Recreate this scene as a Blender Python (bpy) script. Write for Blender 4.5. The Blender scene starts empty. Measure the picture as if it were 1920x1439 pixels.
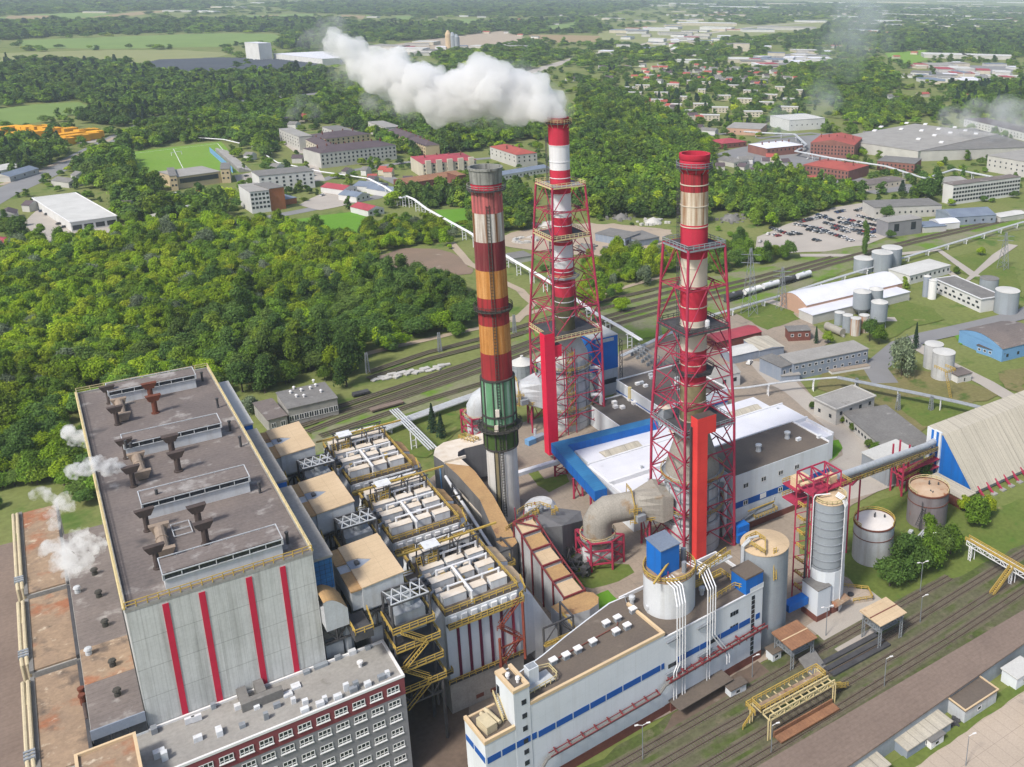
import bpy,bmesh,math,random
import numpy as np
from mathutils import Vector,Matrix
random.seed(7);rnd=random.Random(11)
S=bpy.context.scene
COL=S.collection
# camera (a 4:3 crop below the lens axis, hence the shift)
F,CX,CY,HC=1778.393,1356.955,522.691,155.0
RR=((0.8021885295,-0.5968455983,0.0163980139),(-0.1641743329,-0.2468970479,-0.9550333168),(0.5740560526,0.7634246391,-0.2960447077))
cam=bpy.data.cameras.new("camera");co=bpy.data.objects.new("camera",cam);COL.objects.link(co);S.camera=co
cam.sensor_width=36;cam.lens=F/1920*36;cam.sensor_fit='HORIZONTAL'
cam.shift_x=(960-CX)/1920;cam.shift_y=(CY-719.5)/1920
cam.clip_start=1;cam.clip_end=80000
m3=Matrix((RR[0],(-RR[1][0],-RR[1][1],-RR[1][2]),(-RR[2][0],-RR[2][1],-RR[2][2]))).transposed()
co.matrix_world=Matrix.Translation((0,0,HC)) @ m3.to_4x4()
# daylight: bright overcast, soft sun from the left
SUN_EL,SUN_AZ=math.radians(50),math.radians(200)
w=bpy.data.worlds.new("World");S.world=w;w.use_nodes=True
nt=w.node_tree;bg=nt.nodes["Background"]
sky=nt.nodes.new("ShaderNodeTexSky");sky.sky_type='NISHITA';sky.sun_disc=False
sky.sun_elevation=SUN_EL;sky.sun_rotation=math.pi/2-SUN_AZ
sky.air_density=1.0;sky.dust_density=3.0;sky.ozone_density=1.0
nt.links.new(sky.outputs[0],bg.inputs[0]);bg.inputs[1].default_value=0.115
sl=bpy.data.lights.new("sun",'SUN');sl.energy=2.5;sl.angle=math.radians(8);sl.color=(1,.95,.87)
so=bpy.data.objects.new("sun",sl);COL.objects.link(so)
sd=Vector((math.cos(SUN_EL)*math.cos(SUN_AZ),math.cos(SUN_EL)*math.sin(SUN_AZ),math.sin(SUN_EL)))
so.rotation_euler=(-sd).to_track_quat('-Z','Y').to_euler()
S.view_settings.view_transform='Standard';S.view_settings.look='None'
S.view_settings.exposure=0.58;S.view_settings.gamma=1
cy=S.cycles
cy.max_bounces=6;cy.diffuse_bounces=3;cy.glossy_bounces=2;cy.transmission_bounces=2;cy.volume_bounces=8;cy.transparent_max_bounces=8
cy.use_denoising=True
try:cy.denoiser='OPENIMAGEDENOISE'
except Exception:pass
cy.caustics_reflective=False;cy.caustics_refractive=False
# photo pixel -> place on a plane
def ray(u,v):
 a,b=(u-CX)/F,(v-CY)/F
 return tuple(RR[0][i]*a+RR[1][i]*b+RR[2][i] for i in range(3))
def G(u,v,z=0.0):
 d=ray(u,v);t=(z-HC)/d[2];return (d[0]*t,d[1]*t,z)
def GY(u,v,y):
 d=ray(u,v);t=y/d[1];return (d[0]*t,y,HC+d[2]*t)
def GX(u,v,x):
 d=ray(u,v);t=x/d[0];return (x,d[1]*t,HC+d[2]*t)
def UV(p):
 q=(p[0],p[1],p[2]-HC)
 c=[sum(RR[i][j]*q[j] for j in range(3)) for i in range(3)]
 return (CX+F*c[0]/c[2],CY+F*c[1]/c[2],c[2])
def ZV(x,y,v):
 lo,hi=-5,154.9
 for _ in range(40):
  m=(lo+hi)/2
  if UV((x,y,m))[1]>v:lo=m
  else:hi=m
 return lo
# materials
def _n(nt,t,**k):
 n=nt.nodes.new(t)
 for a,b in k.items():setattr(n,a,b)
 return n
def M(name,c,c2=None,sc=.25,contrast=.5,fine=0.31,fsc=2.4,streak=None,spot=None,seam=(),rough=.85,metal=0.0,bump=0.0,rnd_amt=0.0,spec=.3):
 """c/c2 mixed by a broad noise; fine grain; streak=(colour, amount, freq); spot=(colour, scale, threshold); seam=[(dir, period, width, dark)]"""
 m=bpy.data.materials.new(name);m.use_nodes=True;nt=m.node_tree;L=nt.links
 b=nt.nodes["Principled BSDF"];b.inputs["Roughness"].default_value=rough;b.inputs["Metallic"].default_value=metal
 b.inputs["Specular IOR Level"].default_value=spec
 geo=_n(nt,"ShaderNodeNewGeometry");P=geo.outputs["Position"]
 def noise(scale,vec=P,det=4):
  n=_n(nt,"ShaderNodeTexNoise");n.inputs["Scale"].default_value=scale;n.inputs["Detail"].default_value=det;n.inputs["Roughness"].default_value=.6
  L.new(vec,n.inputs["Vector"]);return n.outputs["Fac"]
 def ramp(x,lo,hi):
  r=_n(nt,"ShaderNodeMapRange");r.inputs[1].default_value=lo;r.inputs[2].default_value=hi;r.clamp=True;L.new(x,r.inputs[0]);return r.outputs[0]
 def mix(f,a,bcol,blend='MIX'):
  x=_n(nt,"ShaderNodeMix",data_type='RGBA',blend_type=blend)
  if isinstance(f,(int,float)):x.inputs[0].default_value=f
  else:L.new(f,x.inputs[0])
  for k,s in ((6,a),(7,bcol)):
   if isinstance(s,tuple):x.inputs[k].default_value=(*s[:3],1)
   else:L.new(s,x.inputs[k])
  return x.outputs[2]
 def mul(x,k):
  q=_n(nt,"ShaderNodeMath",operation='MULTIPLY');L.new(x,q.inputs[0]);q.inputs[1].default_value=k;return q.outputs[0]
 col=c
 if c2 is not None:col=mix(ramp(noise(sc),.5-contrast*.35,.5+contrast*.35),c,c2)
 if spot:
  for scol,ssc,th in (spot if isinstance(spot,list) else [spot]):
   col=mix(ramp(noise(ssc,det=6),th,th+.1),col,scol)
 if streak:
  scol,amt,fr=streak[:3];ax=streak[3] if len(streak)>3 else (1,1,.045);lo,hi=streak[4] if len(streak)>4 else (.48,.72)
  mp=_n(nt,"ShaderNodeMapping");mp.inputs["Scale"].default_value=tuple(fr*q for q in ax);L.new(P,mp.inputs[0])
  col=mix(mul(ramp(noise(1.0,mp.outputs[0],3),lo,hi),amt),col,scol)
 for d,per,wd,dark in seam:
  dp=_n(nt,"ShaderNodeVectorMath",operation='DOT_PRODUCT');L.new(P,dp.inputs[0]);dp.inputs[1].default_value=tuple(q/per for q in d)
  fr=_n(nt,"ShaderNodeMath",operation='FRACT');L.new(dp.outputs["Value"],fr.inputs[0])
  lt=_n(nt,"ShaderNodeMath",operation='LESS_THAN');L.new(fr.outputs[0],lt.inputs[0]);lt.inputs[1].default_value=wd
  col=mix(mul(lt.outputs[0],dark),col,(.02,.02,.02))
 if fine:
  col=mix(fine,col,mix(noise(fsc,det=3),(0,0,0),(1,1,1)),'OVERLAY') if not isinstance(col,tuple) else mix(fine,col,mix(noise(fsc,det=3),(0,0,0),(1,1,1)),'OVERLAY')
 if rnd_amt:
  oi=_n(nt,"ShaderNodeObjectInfo");hs=_n(nt,"ShaderNodeHueSaturation")
  L.new(ramp(oi.outputs["Random"],-1.0,1.0),hs.inputs["Value"])
  q=_n(nt,"ShaderNodeMapRange");q.inputs[3].default_value=1-rnd_amt;q.inputs[4].default_value=1+rnd_amt
  L.new(oi.outputs["Random"],q.inputs[0]);L.new(q.outputs[0],hs.inputs["Value"])
  if isinstance(col,tuple):hs.inputs["Color"].default_value=(*col,1)
  else:L.new(col,hs.inputs["Color"])
  col=hs.outputs[0]
 if isinstance(col,tuple):b.inputs["Base Color"].default_value=(*col,1)
 else:L.new(col,b.inputs["Base Color"])
 if bump:
  bp=_n(nt,"ShaderNodeBump");bp.inputs["Strength"].default_value=bump;bp.inputs["Distance"].default_value=.3
  L.new(noise(fsc*.7),bp.inputs["Height"]);L.new(bp.outputs[0],b.inputs["Normal"])
 return m
X_,Y_,Z_=(1,0,0),(0,1,0),(0,0,1)
RUST=(.16,.06,.025)
mt={}
def add(k,*a,**kw):mt[k]=M(k,*a,**kw)
add('panel_grey',(.58,.595,.585),(.47,.485,.475),sc=.12,streak=((.20,.20,.18),.5,.9),seam=[(X_,.62,.16,.10),(X_,1.9,.045,.2),(Z_,6.1,.02,.35)],fine=0.17)
add('panel_white',(.66,.70,.74),(.58,.62,.66),sc=.08,streak=((.4,.4,.38),.25,.5),seam=[(X_,3.1,.02,.12),(Z_,4.2,.012,.1)],fine=0.10)
add('panel_plain',(.60,.63,.66),(.50,.52,.54),sc=.1,streak=((.3,.28,.25),.3,.7),fine=0.14)
add('metal_light',(.50,.53,.56),(.42,.44,.46),sc=.2,streak=((.28,.26,.24),.4,.8),fine=0.17,rough=.6)
add('metal_mid',(.27,.30,.33),(.22,.24,.27),sc=.2,streak=((.14,.13,.12),.4,.7),fine=0.17,rough=.65)
add('metal_dark',(.075,.075,.08),(.05,.05,.055),sc=.4,fine=0.26,rough=.6)
add('duct_grey',(.185,.185,.19),(.14,.14,.145),sc=.15,streak=((.09,.085,.08),.4,.6),fine=0.17)
add('red_stripe',(.55,.02,.06),(.45,.02,.05),sc=.3,fine=0.09)
add('red_steel',(.40,.035,.085),(.28,.03,.06),sc=.3,fine=0.26,rough=.6)
add('red_shaft',(.72,.014,.06),(.62,.014,.055),sc=.1,seam=[(Z_,3.0,.02,.25)],streak=((.5,.012,.04),.4,.8),fine=.04,rough=.55)
add('red_shaft_orange',(.72,.06,.05),(.60,.045,.045),sc=.1,seam=[(Z_,3.0,.02,.25)],streak=((.5,.03,.03),.4,.8),fine=.04,rough=.55)
add('maroon',(.13,.015,.05),(.10,.012,.035),sc=.5,fine=0.17)
add('brick_town',(.26,.12,.095),(.20,.09,.075),sc=.15,fine=.25)
add('stair_rust',(.26,.06,.035),(.18,.045,.03),sc=.5,fine=0.17)
add('brick_red',(.20,.075,.055),(.15,.055,.045),sc=.6,fine=0.34,seam=[(Z_,.6,.1,.15)])
add('yellow',(.50,.345,.07),(.37,.265,.08),sc=.6,fine=0.26,rough=.6)
add('cream_rail',(.60,.50,.26),(.5,.42,.24),sc=.6,fine=0.17,rough=.6)
add('blue',(.008,.145,.52),(.008,.12,.44),sc=.15,fine=0.10,streak=((.03,.07,.2),.4,.6),rough=.6)
add('blue_stripe',(.012,.085,.33),None,fine=0.10)
add('blue_grid',(.03,.15,.36),(.02,.1,.27),sc=.5,seam=[(X_,1.0,.1,.6),(Z_,1.0,.1,.6)])
add('roof_tar',(.205,.172,.155),(.115,.10,.097),sc=.07,contrast=.9,spot=[((.30,.28,.265),.16,.57),((.55,.54,.53),.5,.70),((.075,.068,.07),.1,.63)],fine=.35,fsc=1.6,seam=[(Y_,1.25,.07,.3)])
add('roof_brown',(.145,.118,.095),(.115,.095,.08),sc=.1,fine=.25,fsc=2.0,spot=[((.19,.16,.13),.15,.62)])
add('roof_dark',(.115,.10,.09),(.085,.078,.075),sc=.12,fine=.25,fsc=1.5,spot=[((.17,.06,.05),.18,.66)])
add('roof_rusty',(.35,.25,.165),(.22,.16,.115),sc=.16,contrast=1,spot=[((.30,.13,.07),.11,.54),((.13,.10,.08),.14,.57),((.50,.42,.32),.35,.60),((.085,.07,.055),.3,.69)],fine=.35,fsc=1.3)
add('roof_chocolate',(.21,.16,.13),(.175,.132,.108),sc=.07,fine=.3,fsc=1.2,seam=[(Y_,1.1,.06,.2)])
add('roof_concrete',(.33,.32,.30),(.25,.24,.225),sc=.13,contrast=.7,spot=[((.16,.15,.13),.17,.64),((.42,.41,.40),.2,.66)],fine=.25,fsc=1.5)
add('roof_grey_old',(.20,.195,.185),(.145,.14,.135),sc=.16,contrast=.7,spot=[((.28,.27,.26),.3,.62)],fine=.3,fsc=1.3)
add('roof_white',(.66,.67,.72),(.56,.57,.62),sc=.09,contrast=.6,spot=[((.42,.42,.46),.14,.68)],fine=0.17)
add('roof_pale',(.55,.55,.53),(.46,.46,.44),sc=.1,fine=0.20)
add('roof_tan',(.56,.43,.28),(.49,.37,.235),sc=.15,spot=[((.38,.22,.12),.2,.66)],fine=0.17,seam=[(Y_,2.05,.03,.25),(X_,3.3,.015,.3)])
add('roof_ochre',(.44,.285,.13),(.33,.20,.10),sc=.2,contrast=.8,spot=[((.20,.11,.07),.2,.62)],fine=0.34,seam=[(Y_,1.6,.03,.2)])
add('roof_rust_sheet',(.30,.155,.085),(.22,.11,.065),sc=.25,fine=0.34,seam=[(X_,.8,.12,.2)])
add('sheet_grey',(.50,.46,.38),(.40,.37,.30),sc=.06,streak=((.24,.22,.19),.4,.7,(1,.03,.03),(.45,.65)),seam=[(X_,2.0,.06,.3),(X_,6.0,.03,.3)],fine=0.26,contrast=.9)
add('concrete_wall',(.36,.35,.33),(.28,.27,.255),sc=.2,streak=((.17,.16,.15),.4,.6),fine=0.26)
add('wall_grey',(.235,.235,.25),(.20,.20,.215),sc=.15,fine=0.14,seam=[(Z_,3.35,.012,.2)])
add('wall_red',(.22,.055,.065),(.185,.05,.058),sc=.15,fine=0.14)
add('wall_beige',(.52,.42,.26),(.46,.37,.24),sc=.1,fine=0.14)
add('wall_cream',(.55,.50,.40),(.46,.42,.34),sc=.1,fine=0.17)
add('wall_pale',(.50,.49,.46),(.42,.41,.39),sc=.1,fine=0.17)
add('wall_white',(.62,.62,.61),(.54,.54,.53),sc=.1,fine=0.14)
add('wall_bluegrey',(.25,.29,.36),(.21,.25,.31),sc=.1,fine=0.17,streak=((.4,.4,.4),.3,.4))
add('wall_salmon',(.48,.30,.22),(.42,.27,.2),sc=.1,fine=0.17)
add('wall_sky',(.16,.33,.56),(.14,.29,.5),sc=.1,fine=0.14)
add('wall_orange',(.36,.13,.05),(.31,.11,.045),sc=.1,fine=0.17)
add('roof_redtile',(.36,.085,.065),(.29,.07,.06),sc=.1,fine=0.34)
add('roof_crimson',(.36,.06,.08),(.28,.05,.065),sc=.1,fine=0.34)
add('roof_purple',(.10,.075,.085),(.08,.062,.07),sc=.1,fine=0.34)
add('roof_bluegrey',(.18,.22,.28),(.14,.17,.23),sc=.1,fine=0.26)
add('glass',(.018,.022,.028),(.035,.045,.06),sc=1.2,fine=0,rough=.2,spec=.5)
add('frame_white',(.70,.70,.70),None,fine=0.09)
add('coping',(.62,.47,.29),(.55,.42,.27),sc=.3,fine=0.14)
add('white_paint',(.70,.71,.73),(.62,.63,.65),sc=.3,fine=0.14)
add('white_box',(.66,.69,.72),(.58,.60,.63),sc=.2,streak=((.3,.26,.2),.35,.8),fine=0.10)
add('tan_top',(.68,.63,.56),(.56,.48,.38),sc=.3,fine=0.20)
add('vent_brown',(.085,.062,.055),(.06,.048,.045),sc=.5,fine=0.34)
add('vent_rust',(.16,.05,.028),(.12,.04,.025),sc=.5,fine=0.34)
add('pipe_tan',(.30,.235,.18),(.24,.19,.15),sc=.5,fine=0.26)
add('pipe_cream',(.52,.45,.30),(.44,.38,.26),sc=.5,fine=0.17)
add('insulation_old',(.34,.32,.28),(.25,.235,.205),sc=.2,contrast=.8,spot=[((.25,.18,.11),.18,.58)],seam=[(X_,1.4,.05,.2)],fine=0.34)
add('insulation',(.50,.51,.52),(.40,.41,.42),sc=.2,seam=[(X_,1.6,.04,.15)],streak=((.26,.25,.24),.4,.8),fine=0.20)
add('khaki',(.105,.10,.05),(.085,.08,.042),sc=.2,fine=0.26)
add('khaki_light',(.24,.205,.11),(.20,.17,.095),sc=.2,fine=0.26)
add('band_red',(.52,.028,.06),(.44,.026,.055),sc=.1,streak=((.30,.03,.04),.5,1.0),fine=0.14)
add('band_red_dark',(.36,.028,.04),(.30,.028,.038),sc=.1,streak=((.06,.02,.02),.85,1.2,(1,1,.03),(.45,.66)),fine=0.17)
add('band_white',(.70,.70,.72),(.62,.62,.64),sc=.1,streak=((.5,.48,.46),.4,.9),fine=0.10)
add('band_cream',(.60,.54,.45),(.54,.48,.40),sc=.1,fine=0.14)
add('band_cream_rust',(.60,.52,.42),(.54,.47,.38),sc=.1,streak=((.24,.12,.05),1.0,1.1,(1,1,.03),(.45,.66)),fine=0.17)
add('old_pink',(.56,.15,.15),(.46,.11,.11),sc=.1,streak=((.10,.05,.05),.8,1.1,(1,1,.03),(.46,.66)),fine=0.17)
add('old_white',(.62,.60,.57),(.52,.48,.42),sc=.2,contrast=.8,streak=((.17,.07,.02),1.0,.8,(1,1,.03),(.40,.62)),fine=0.20)
add('old_maroon',(.17,.022,.03),(.13,.02,.025),sc=.15,streak=((.30,.14,.12),.5,1.0),fine=0.20)
add('old_orange',(.46,.20,.045),(.36,.145,.03),sc=.25,contrast=.8,streak=((.60,.32,.12),.8,1.1),fine=0.26)
add('old_red',(.34,.03,.035),(.27,.022,.028),sc=.15,streak=((.13,.025,.02),.7,1.0,(1,1,.03),(.46,.68)),fine=0.14)
add('net_green',(.15,.33,.19),(.07,.20,.09),sc=.12,contrast=.9,streak=((.36,.48,.40),.8,.8,(1,1,.04),(.5,.7)),fine=0.20)
add('net_dark',(.06,.11,.02),(.045,.085,.02),sc=.2,streak=((.03,.05,.012),.6,.9),fine=0.26)
add('old_base',(.66,.65,.62),(.56,.55,.52),sc=.15,streak=((.28,.26,.22),.5,.7),fine=0.17)
add('soot',(.06,.058,.05),(.045,.043,.04),sc=.4,fine=0.34)
add('head_grey',(.29,.295,.275),(.21,.215,.20),sc=.4,streak=((.05,.05,.045),.8,1.0),fine=0.26)
add('steel_grey',(.23,.25,.27),(.18,.2,.22),sc=.4,fine=0.20,rough=.6)
add('rail_steel',(.10,.075,.06),None,fine=0.34)
add('sleeper',(.11,.085,.07),(.14,.12,.1),sc=.5,fine=0.34)
add('container_yellow',(.72,.36,.02),(.62,.31,.02),sc=.1,fine=0.14,rnd_amt=.12)
add('bark',(.05,.04,.03),(.09,.075,.06),sc=1.5,fine=0.34)
# mesh collector
class MB:
 def __init__(s,xf=None):s.v=[];s.f=[];s.mi=[];s.xf=xf;s.cur=0
 def face(s,pts,mi=None):
  n=len(s.v);s.v+=[tuple(p) for p in pts];s.f.append(tuple(range(n,n+len(pts))));s.mi.append(s.cur if mi is None else mi);return s
 def mesh(s,vs,fs,mi=None):
  n=len(s.v);s.v+=[tuple(p) for p in vs]
  for f in fs:s.f.append(tuple(n+i for i in f));s.mi.append(s.cur if mi is None else mi)
  return s
 def hexa(s,b,t,mi=None,mtop=None):
  """b, t: four bottom and four top corners (ccw seen from above)"""
  k=s.cur if mi is None else mi
  n=len(s.v);s.v+=[tuple(p) for p in b]+[tuple(p) for p in t]
  for f in ((3,2,1,0),(0,1,5,4),(1,2,6,5),(2,3,7,6),(3,0,4,7)):s.f.append(tuple(n+i for i in f));s.mi.append(k)
  s.f.append((n+4,n+5,n+6,n+7));s.mi.append(k if mtop is None else mtop);return s
 def box(s,x0,x1,y0,y1,z0,z1,mi=None,mtop=None):
  q=((x0,y0),(x1,y0),(x1,y1),(x0,y1))
  return s.hexa([(a,b,z0) for a,b in q],[(a,b,z1) for a,b in q],mi,mtop)
 def obox(s,c,hx,hy,z0,z1,ang=0,mi=None,mtop=None):
  ca,sa=math.cos(ang),math.sin(ang)
  q=[(c[0]+a*hx*ca-b*hy*sa,c[1]+a*hx*sa+b*hy*ca) for a,b in ((-1,-1),(1,-1),(1,1),(-1,1))]
  return s.hexa([(a,b,z0) for a,b in q],[(a,b,z1) for a,b in q],mi,mtop)
 def prism(s,poly,z0,z1,mi=None,mtop=None):
  k=s.cur if mi is None else mi;n=len(s.v);N=len(poly)
  z0=z0 if isinstance(z0,(list,tuple)) else [z0]*N;z1=z1 if isinstance(z1,(list,tuple)) else [z1]*N
  s.v+=[(p[0],p[1],z) for p,z in zip(poly,z0)]+[(p[0],p[1],z) for p,z in zip(poly,z1)]
  for i in range(N):
   j=(i+1)%N;s.f.append((n+i,n+j,n+N+j,n+N+i));s.mi.append(k)
  s.f.append(tuple(range(n+N,n+2*N)));s.mi.append(k if mtop is None else mtop)
  s.f.append(tuple(range(n+N-1,n-1,-1)));s.mi.append(k);return s
 def tube(s,p,q,r,r2=None,n=8,mi=None,cap=True):
  p,q=Vector(p),Vector(q);d=(q-p)
  if d.length<1e-6:return s
  d.normalize();a=d.orthogonal().normalized()
  if abs(d.z)<.9:a=d.cross(Vector((0,0,1))).normalized()
  b=d.cross(a);r2=r if r2 is None else r2;k=s.cur if mi is None else mi;m=len(s.v)
  for c,rr in ((p,r),(q,r2)):
   for i in range(n):
    t=2*math.pi*(i+.5)/n;s.v.append(tuple(c+(a*math.cos(t)+b*math.sin(t))*rr))
  for i in range(n):
   j=(i+1)%n;s.f.append((m+i,m+j,m+n+j,m+n+i));s.mi.append(k)
  if cap:s.f.append(tuple(range(m+n-1,m-1,-1)));s.f.append(tuple(range(m+n,m+2*n)));s.mi+=[k,k]
  return s
 def beam(s,p,q,w=.3,mi=None):return s.tube(p,q,w*.7071,n=4,mi=mi)
 def path(s,pts,r,n=10,mi=None):
  """a pipe through points with mitred joints"""
  pts=[Vector(p) for p in pts];k=s.cur if mi is None else mi;m=len(s.v);N=len(pts)
  ref=None
  for i,c in enumerate(pts):
   d0=(pts[i]-pts[i-1]).normalized() if i else None;d1=(pts[i+1]-pts[i]).normalized() if i<N-1 else None
   d=(d0+d1).normalized() if d0 and d1 else (d1 or d0)
   if ref is None:ref=d.orthogonal().normalized()
   a=(ref-d*ref.dot(d)).normalized();ref=a;b=d.cross(a)
   st=1/max(.5,math.sqrt((1+d0.dot(d1))/2)) if d0 and d1 else 1
   kk=(d1-d0) if d0 and d1 else None
   for j in range(n):
    t=2*math.pi*j/n;o=a*math.cos(t)+b*math.sin(t)
    if kk and kk.length>1e-4:
     h=kk.normalized();o=o+h*(o.dot(h)*(st-1))
    s.v.append(tuple(c+o*r))
  for i in range(N-1):
   for j in range(n):
    g=(j+1)%n;s.f.append((m+i*n+j,m+i*n+g,m+(i+1)*n+g,m+(i+1)*n+j));s.mi.append(k)
  s.f.append(tuple(range(m+n-1,m-1,-1)));s.f.append(tuple(range(m+(N-1)*n,m+N*n)));s.mi+=[k,k];return s
 def lathe(s,prof,c,n=32,mi=None,a0=0):
  """prof: [(r, z)] or [(r, z, mi)] bottom to top round centre c"""
  m=len(s.v);K=len(prof)
  for p in prof:
   for i in range(n):
    t=a0+2*math.pi*i/n;s.v.append((c[0]+p[0]*math.cos(t),c[1]+p[0]*math.sin(t),p[1]))
  for i in range(K-1):
   k=prof[i][2] if len(prof[i])>2 else (s.cur if mi is None else mi)
   for j in range(n):
    g=(j+1)%n;s.f.append((m+i*n+j,m+i*n+g,m+(i+1)*n+g,m+(i+1)*n+j));s.mi.append(k)
  if prof[0][0]>1e-3:s.f.append(tuple(range(m+n-1,m-1,-1)));s.mi.append(s.mi[-1])
  if prof[-1][0]>1e-3:s.f.append(tuple(range(m+(K-1)*n,m+K*n)));s.mi.append(s.mi[-1])
  return s
 def rail(s,pts,h=1.1,w=.09,step=2.0,closed=False,mi=None):
  pts=[Vector(p) for p in pts]
  if closed:pts=pts+[pts[0]]
  for p,q in zip(pts,pts[1:]):
   U=Vector((0,0,1));L=(q-p).length
   for f in (h,h*.5):s.beam(p+U*f,q+U*f,w,mi)
   n=max(1,int(L/step))
   for i in range(n+1):
    c=p.lerp(q,i/n);s.beam(c,c+U*h,w,mi)
  return s
 def ladder(s,p,q,wd=(.5,0,0),step=.6,w=.08,mi=None):
  p,q,wd=Vector(p),Vector(q),Vector(wd)
  s.beam(p-wd,q-wd,w,mi);s.beam(p+wd,q+wd,w,mi)
  n=max(2,int((q-p).length/step))
  for i in range(n):c=p.lerp(q,(i+.5)/n);s.beam(c-wd,c+wd,w*.7,mi)
  return s
 def truss(s,p,q,h,n,w=.15,mi=None,up=(0,0,1)):
  p,q,U=Vector(p),Vector(q),Vector(up)*h
  s.beam(p,q,w,mi);s.beam(p+U,q+U,w,mi)
  for i in range(n):
   a,b=p.lerp(q,i/n),p.lerp(q,(i+1)/n)
   s.beam(a,a+U,w*.8,mi);s.beam(*((a,b+U) if i%2 else (a+U,b)),w*.7,mi)
  s.beam(q,q+U,w*.8,mi);return s
 def build(s,name,mats,parent=None,smooth=False,loc=None):
  if isinstance(mats,str):mats=[mats]
  vs=s.v if s.xf is None else [s.xf(p) for p in s.v]
  root=parent
  while root is not None and root.parent is not None:root=root.parent
  off=Vector(root['_loc']) if root is not None and '_loc' in root else (Vector(loc) if loc else Vector((0,0,0)))
  me=bpy.data.meshes.new(name)
  if len(vs):
   a=np.array(vs,dtype=np.float64)-np.array(off)
   me.from_pydata(a.tolist(),[],s.f)
  for m in mats:me.materials.append(mt[m] if isinstance(m,str) else m)
  if len(mats)>1:me.polygons.foreach_set("material_index",s.mi)
  if smooth:
   me.shade_smooth()
   try:me.set_sharp_from_angle(angle=math.radians(40))
   except Exception:pass
  me.update()
  o=bpy.data.objects.new(name,me);COL.objects.link(o)
  if parent is not None:o.parent=parent
  elif loc:o.location=loc;o['_loc']=tuple(loc)
  return o
def tag(o,label=None,cat=None,group=None,kind=None):
 if label:o['label']=label
 if cat:o['category']=cat
 if group:o['group']=group
 if kind:o['kind']=kind
 return o
def thing(name,label,cat,loc=(0,0,0),group=None):
 o=bpy.data.objects.new(name,None);COL.objects.link(o);o.location=loc;o['_loc']=tuple(loc);o.empty_display_size=1
 return tag(o,label,cat,group)
KIDS={}
def dup(root,loc,rotz=None,label=None,group=None,scale=None):
 kids=KIDS.get(root.name)
 if kids is None:kids=KIDS[root.name]=[(c,list(c.children)) for c in root.children]
 r=root.copy();COL.objects.link(r);r.location=loc;r['_loc']=tuple(loc)
 if rotz is not None:r.rotation_euler=(0,0,rotz)
 if scale is not None:r.scale=scale if isinstance(scale,tuple) else (scale,)*3
 if label:r['label']=label
 if group:r['group']=group
 for c,gg in kids:
  d=c.copy();COL.objects.link(d);d.parent=r
  for g in gg:
   e=g.copy();COL.objects.link(e);e.parent=d
 return r
def frame_xf(origin,ang):
 ca,sa=math.cos(ang),math.sin(ang)
 return lambda p:(origin[0]+p[0]*ca-p[1]*sa,origin[1]+p[0]*sa+p[1]*ca,p[2])
# ground, roads, yards
add('g_base',(.12,.165,.04),(.20,.205,.08),sc=.012,contrast=.9,spot=[((.085,.14,.03),.05,.56),((.27,.25,.15),.03,.68)],fine=.35,fsc=.5,rough=1,spec=.1)
add('g_grass',(.09,.145,.028),(.15,.17,.05),sc=.06,contrast=.9,spot=[((.075,.14,.025),.2,.58),((.24,.22,.10),.09,.62)],fine=.35,fsc=.8,rough=1,spec=.1)
add('g_dry',(.15,.15,.055),(.20,.17,.085),sc=.05,contrast=.8,spot=[((.08,.12,.03),.08,.55)],fine=.35,fsc=.8,rough=1,spec=.1)
add('g_lawn',(.10,.24,.02),(.13,.26,.035),sc=.03,contrast=.8,fine=.2,fsc=.6,rough=1,spec=.1)
add('g_pitch',(.14,.27,.03),(.17,.27,.05),sc=.02,contrast=.8,spot=[((.20,.22,.07),.04,.66)],fine=.2,fsc=.3,rough=1,spec=.1)
add('g_yard',(.34,.28,.22),(.23,.195,.16),sc=.06,contrast=.9,spot=[((.12,.11,.1),.05,.6),((.38,.24,.14),.08,.68)],fine=.25,fsc=1.2,seam=[(X_,6,.02,.25),(Y_,6,.02,.25)],rough=.95)
add('g_yardlight',(.42,.385,.34),(.33,.30,.27),sc=.05,contrast=.8,spot=[((.24,.22,.2),.1,.64)],fine=.15,rough=.95)
add('g_brownyard',(.17,.125,.095),(.10,.075,.06),sc=.08,contrast=1,spot=[((.28,.24,.2),.07,.62)],fine=.3,fsc=1,rough=.95)
add('g_ballast',(.125,.115,.08),(.085,.10,.04),sc=.09,contrast=.9,spot=[((.075,.10,.03),.09,.5),((.17,.15,.10),.16,.6),((.06,.055,.045),.12,.66)],fine=.5,fsc=1.0,rough=1,spec=.1)
add('g_ballast_mid',(.24,.21,.17),(.13,.18,.04),sc=.04,contrast=1,spot=[((.12,.2,.03),.05,.48),((.29,.25,.2),.03,.66)],fine=.35,fsc=.8,rough=1,spec=.1)
add('g_trackbed',(.14,.12,.09),(.10,.105,.05),sc=.12,contrast=.9,spot=((.08,.10,.035),.15,.56),fine=.5,fsc=1,rough=1)
add('g_sand',(.40,.33,.25),(.32,.26,.20),sc=.05,contrast=.9,spot=[((.22,.19,.15),.06,.62)],fine=.25,rough=1)
add('g_dirt',(.24,.17,.125),(.17,.13,.095),sc=.05,contrast=.9,spot=[((.34,.29,.24),.06,.62)],fine=.3,rough=1)
add('g_asphalt',(.235,.235,.24),(.18,.18,.185),sc=.05,contrast=.8,spot=[((.29,.28,.27),.06,.66)],fine=.15,rough=.95)
add('g_slab',(.46,.385,.31),(.37,.31,.25),sc=.07,contrast=.9,spot=[((.25,.22,.19),.09,.64),((.13,.12,.11),.07,.74)],seam=[(X_,3,.03,.3),(Y_,6,.02,.3)],fine=.2,rough=.95)
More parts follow.
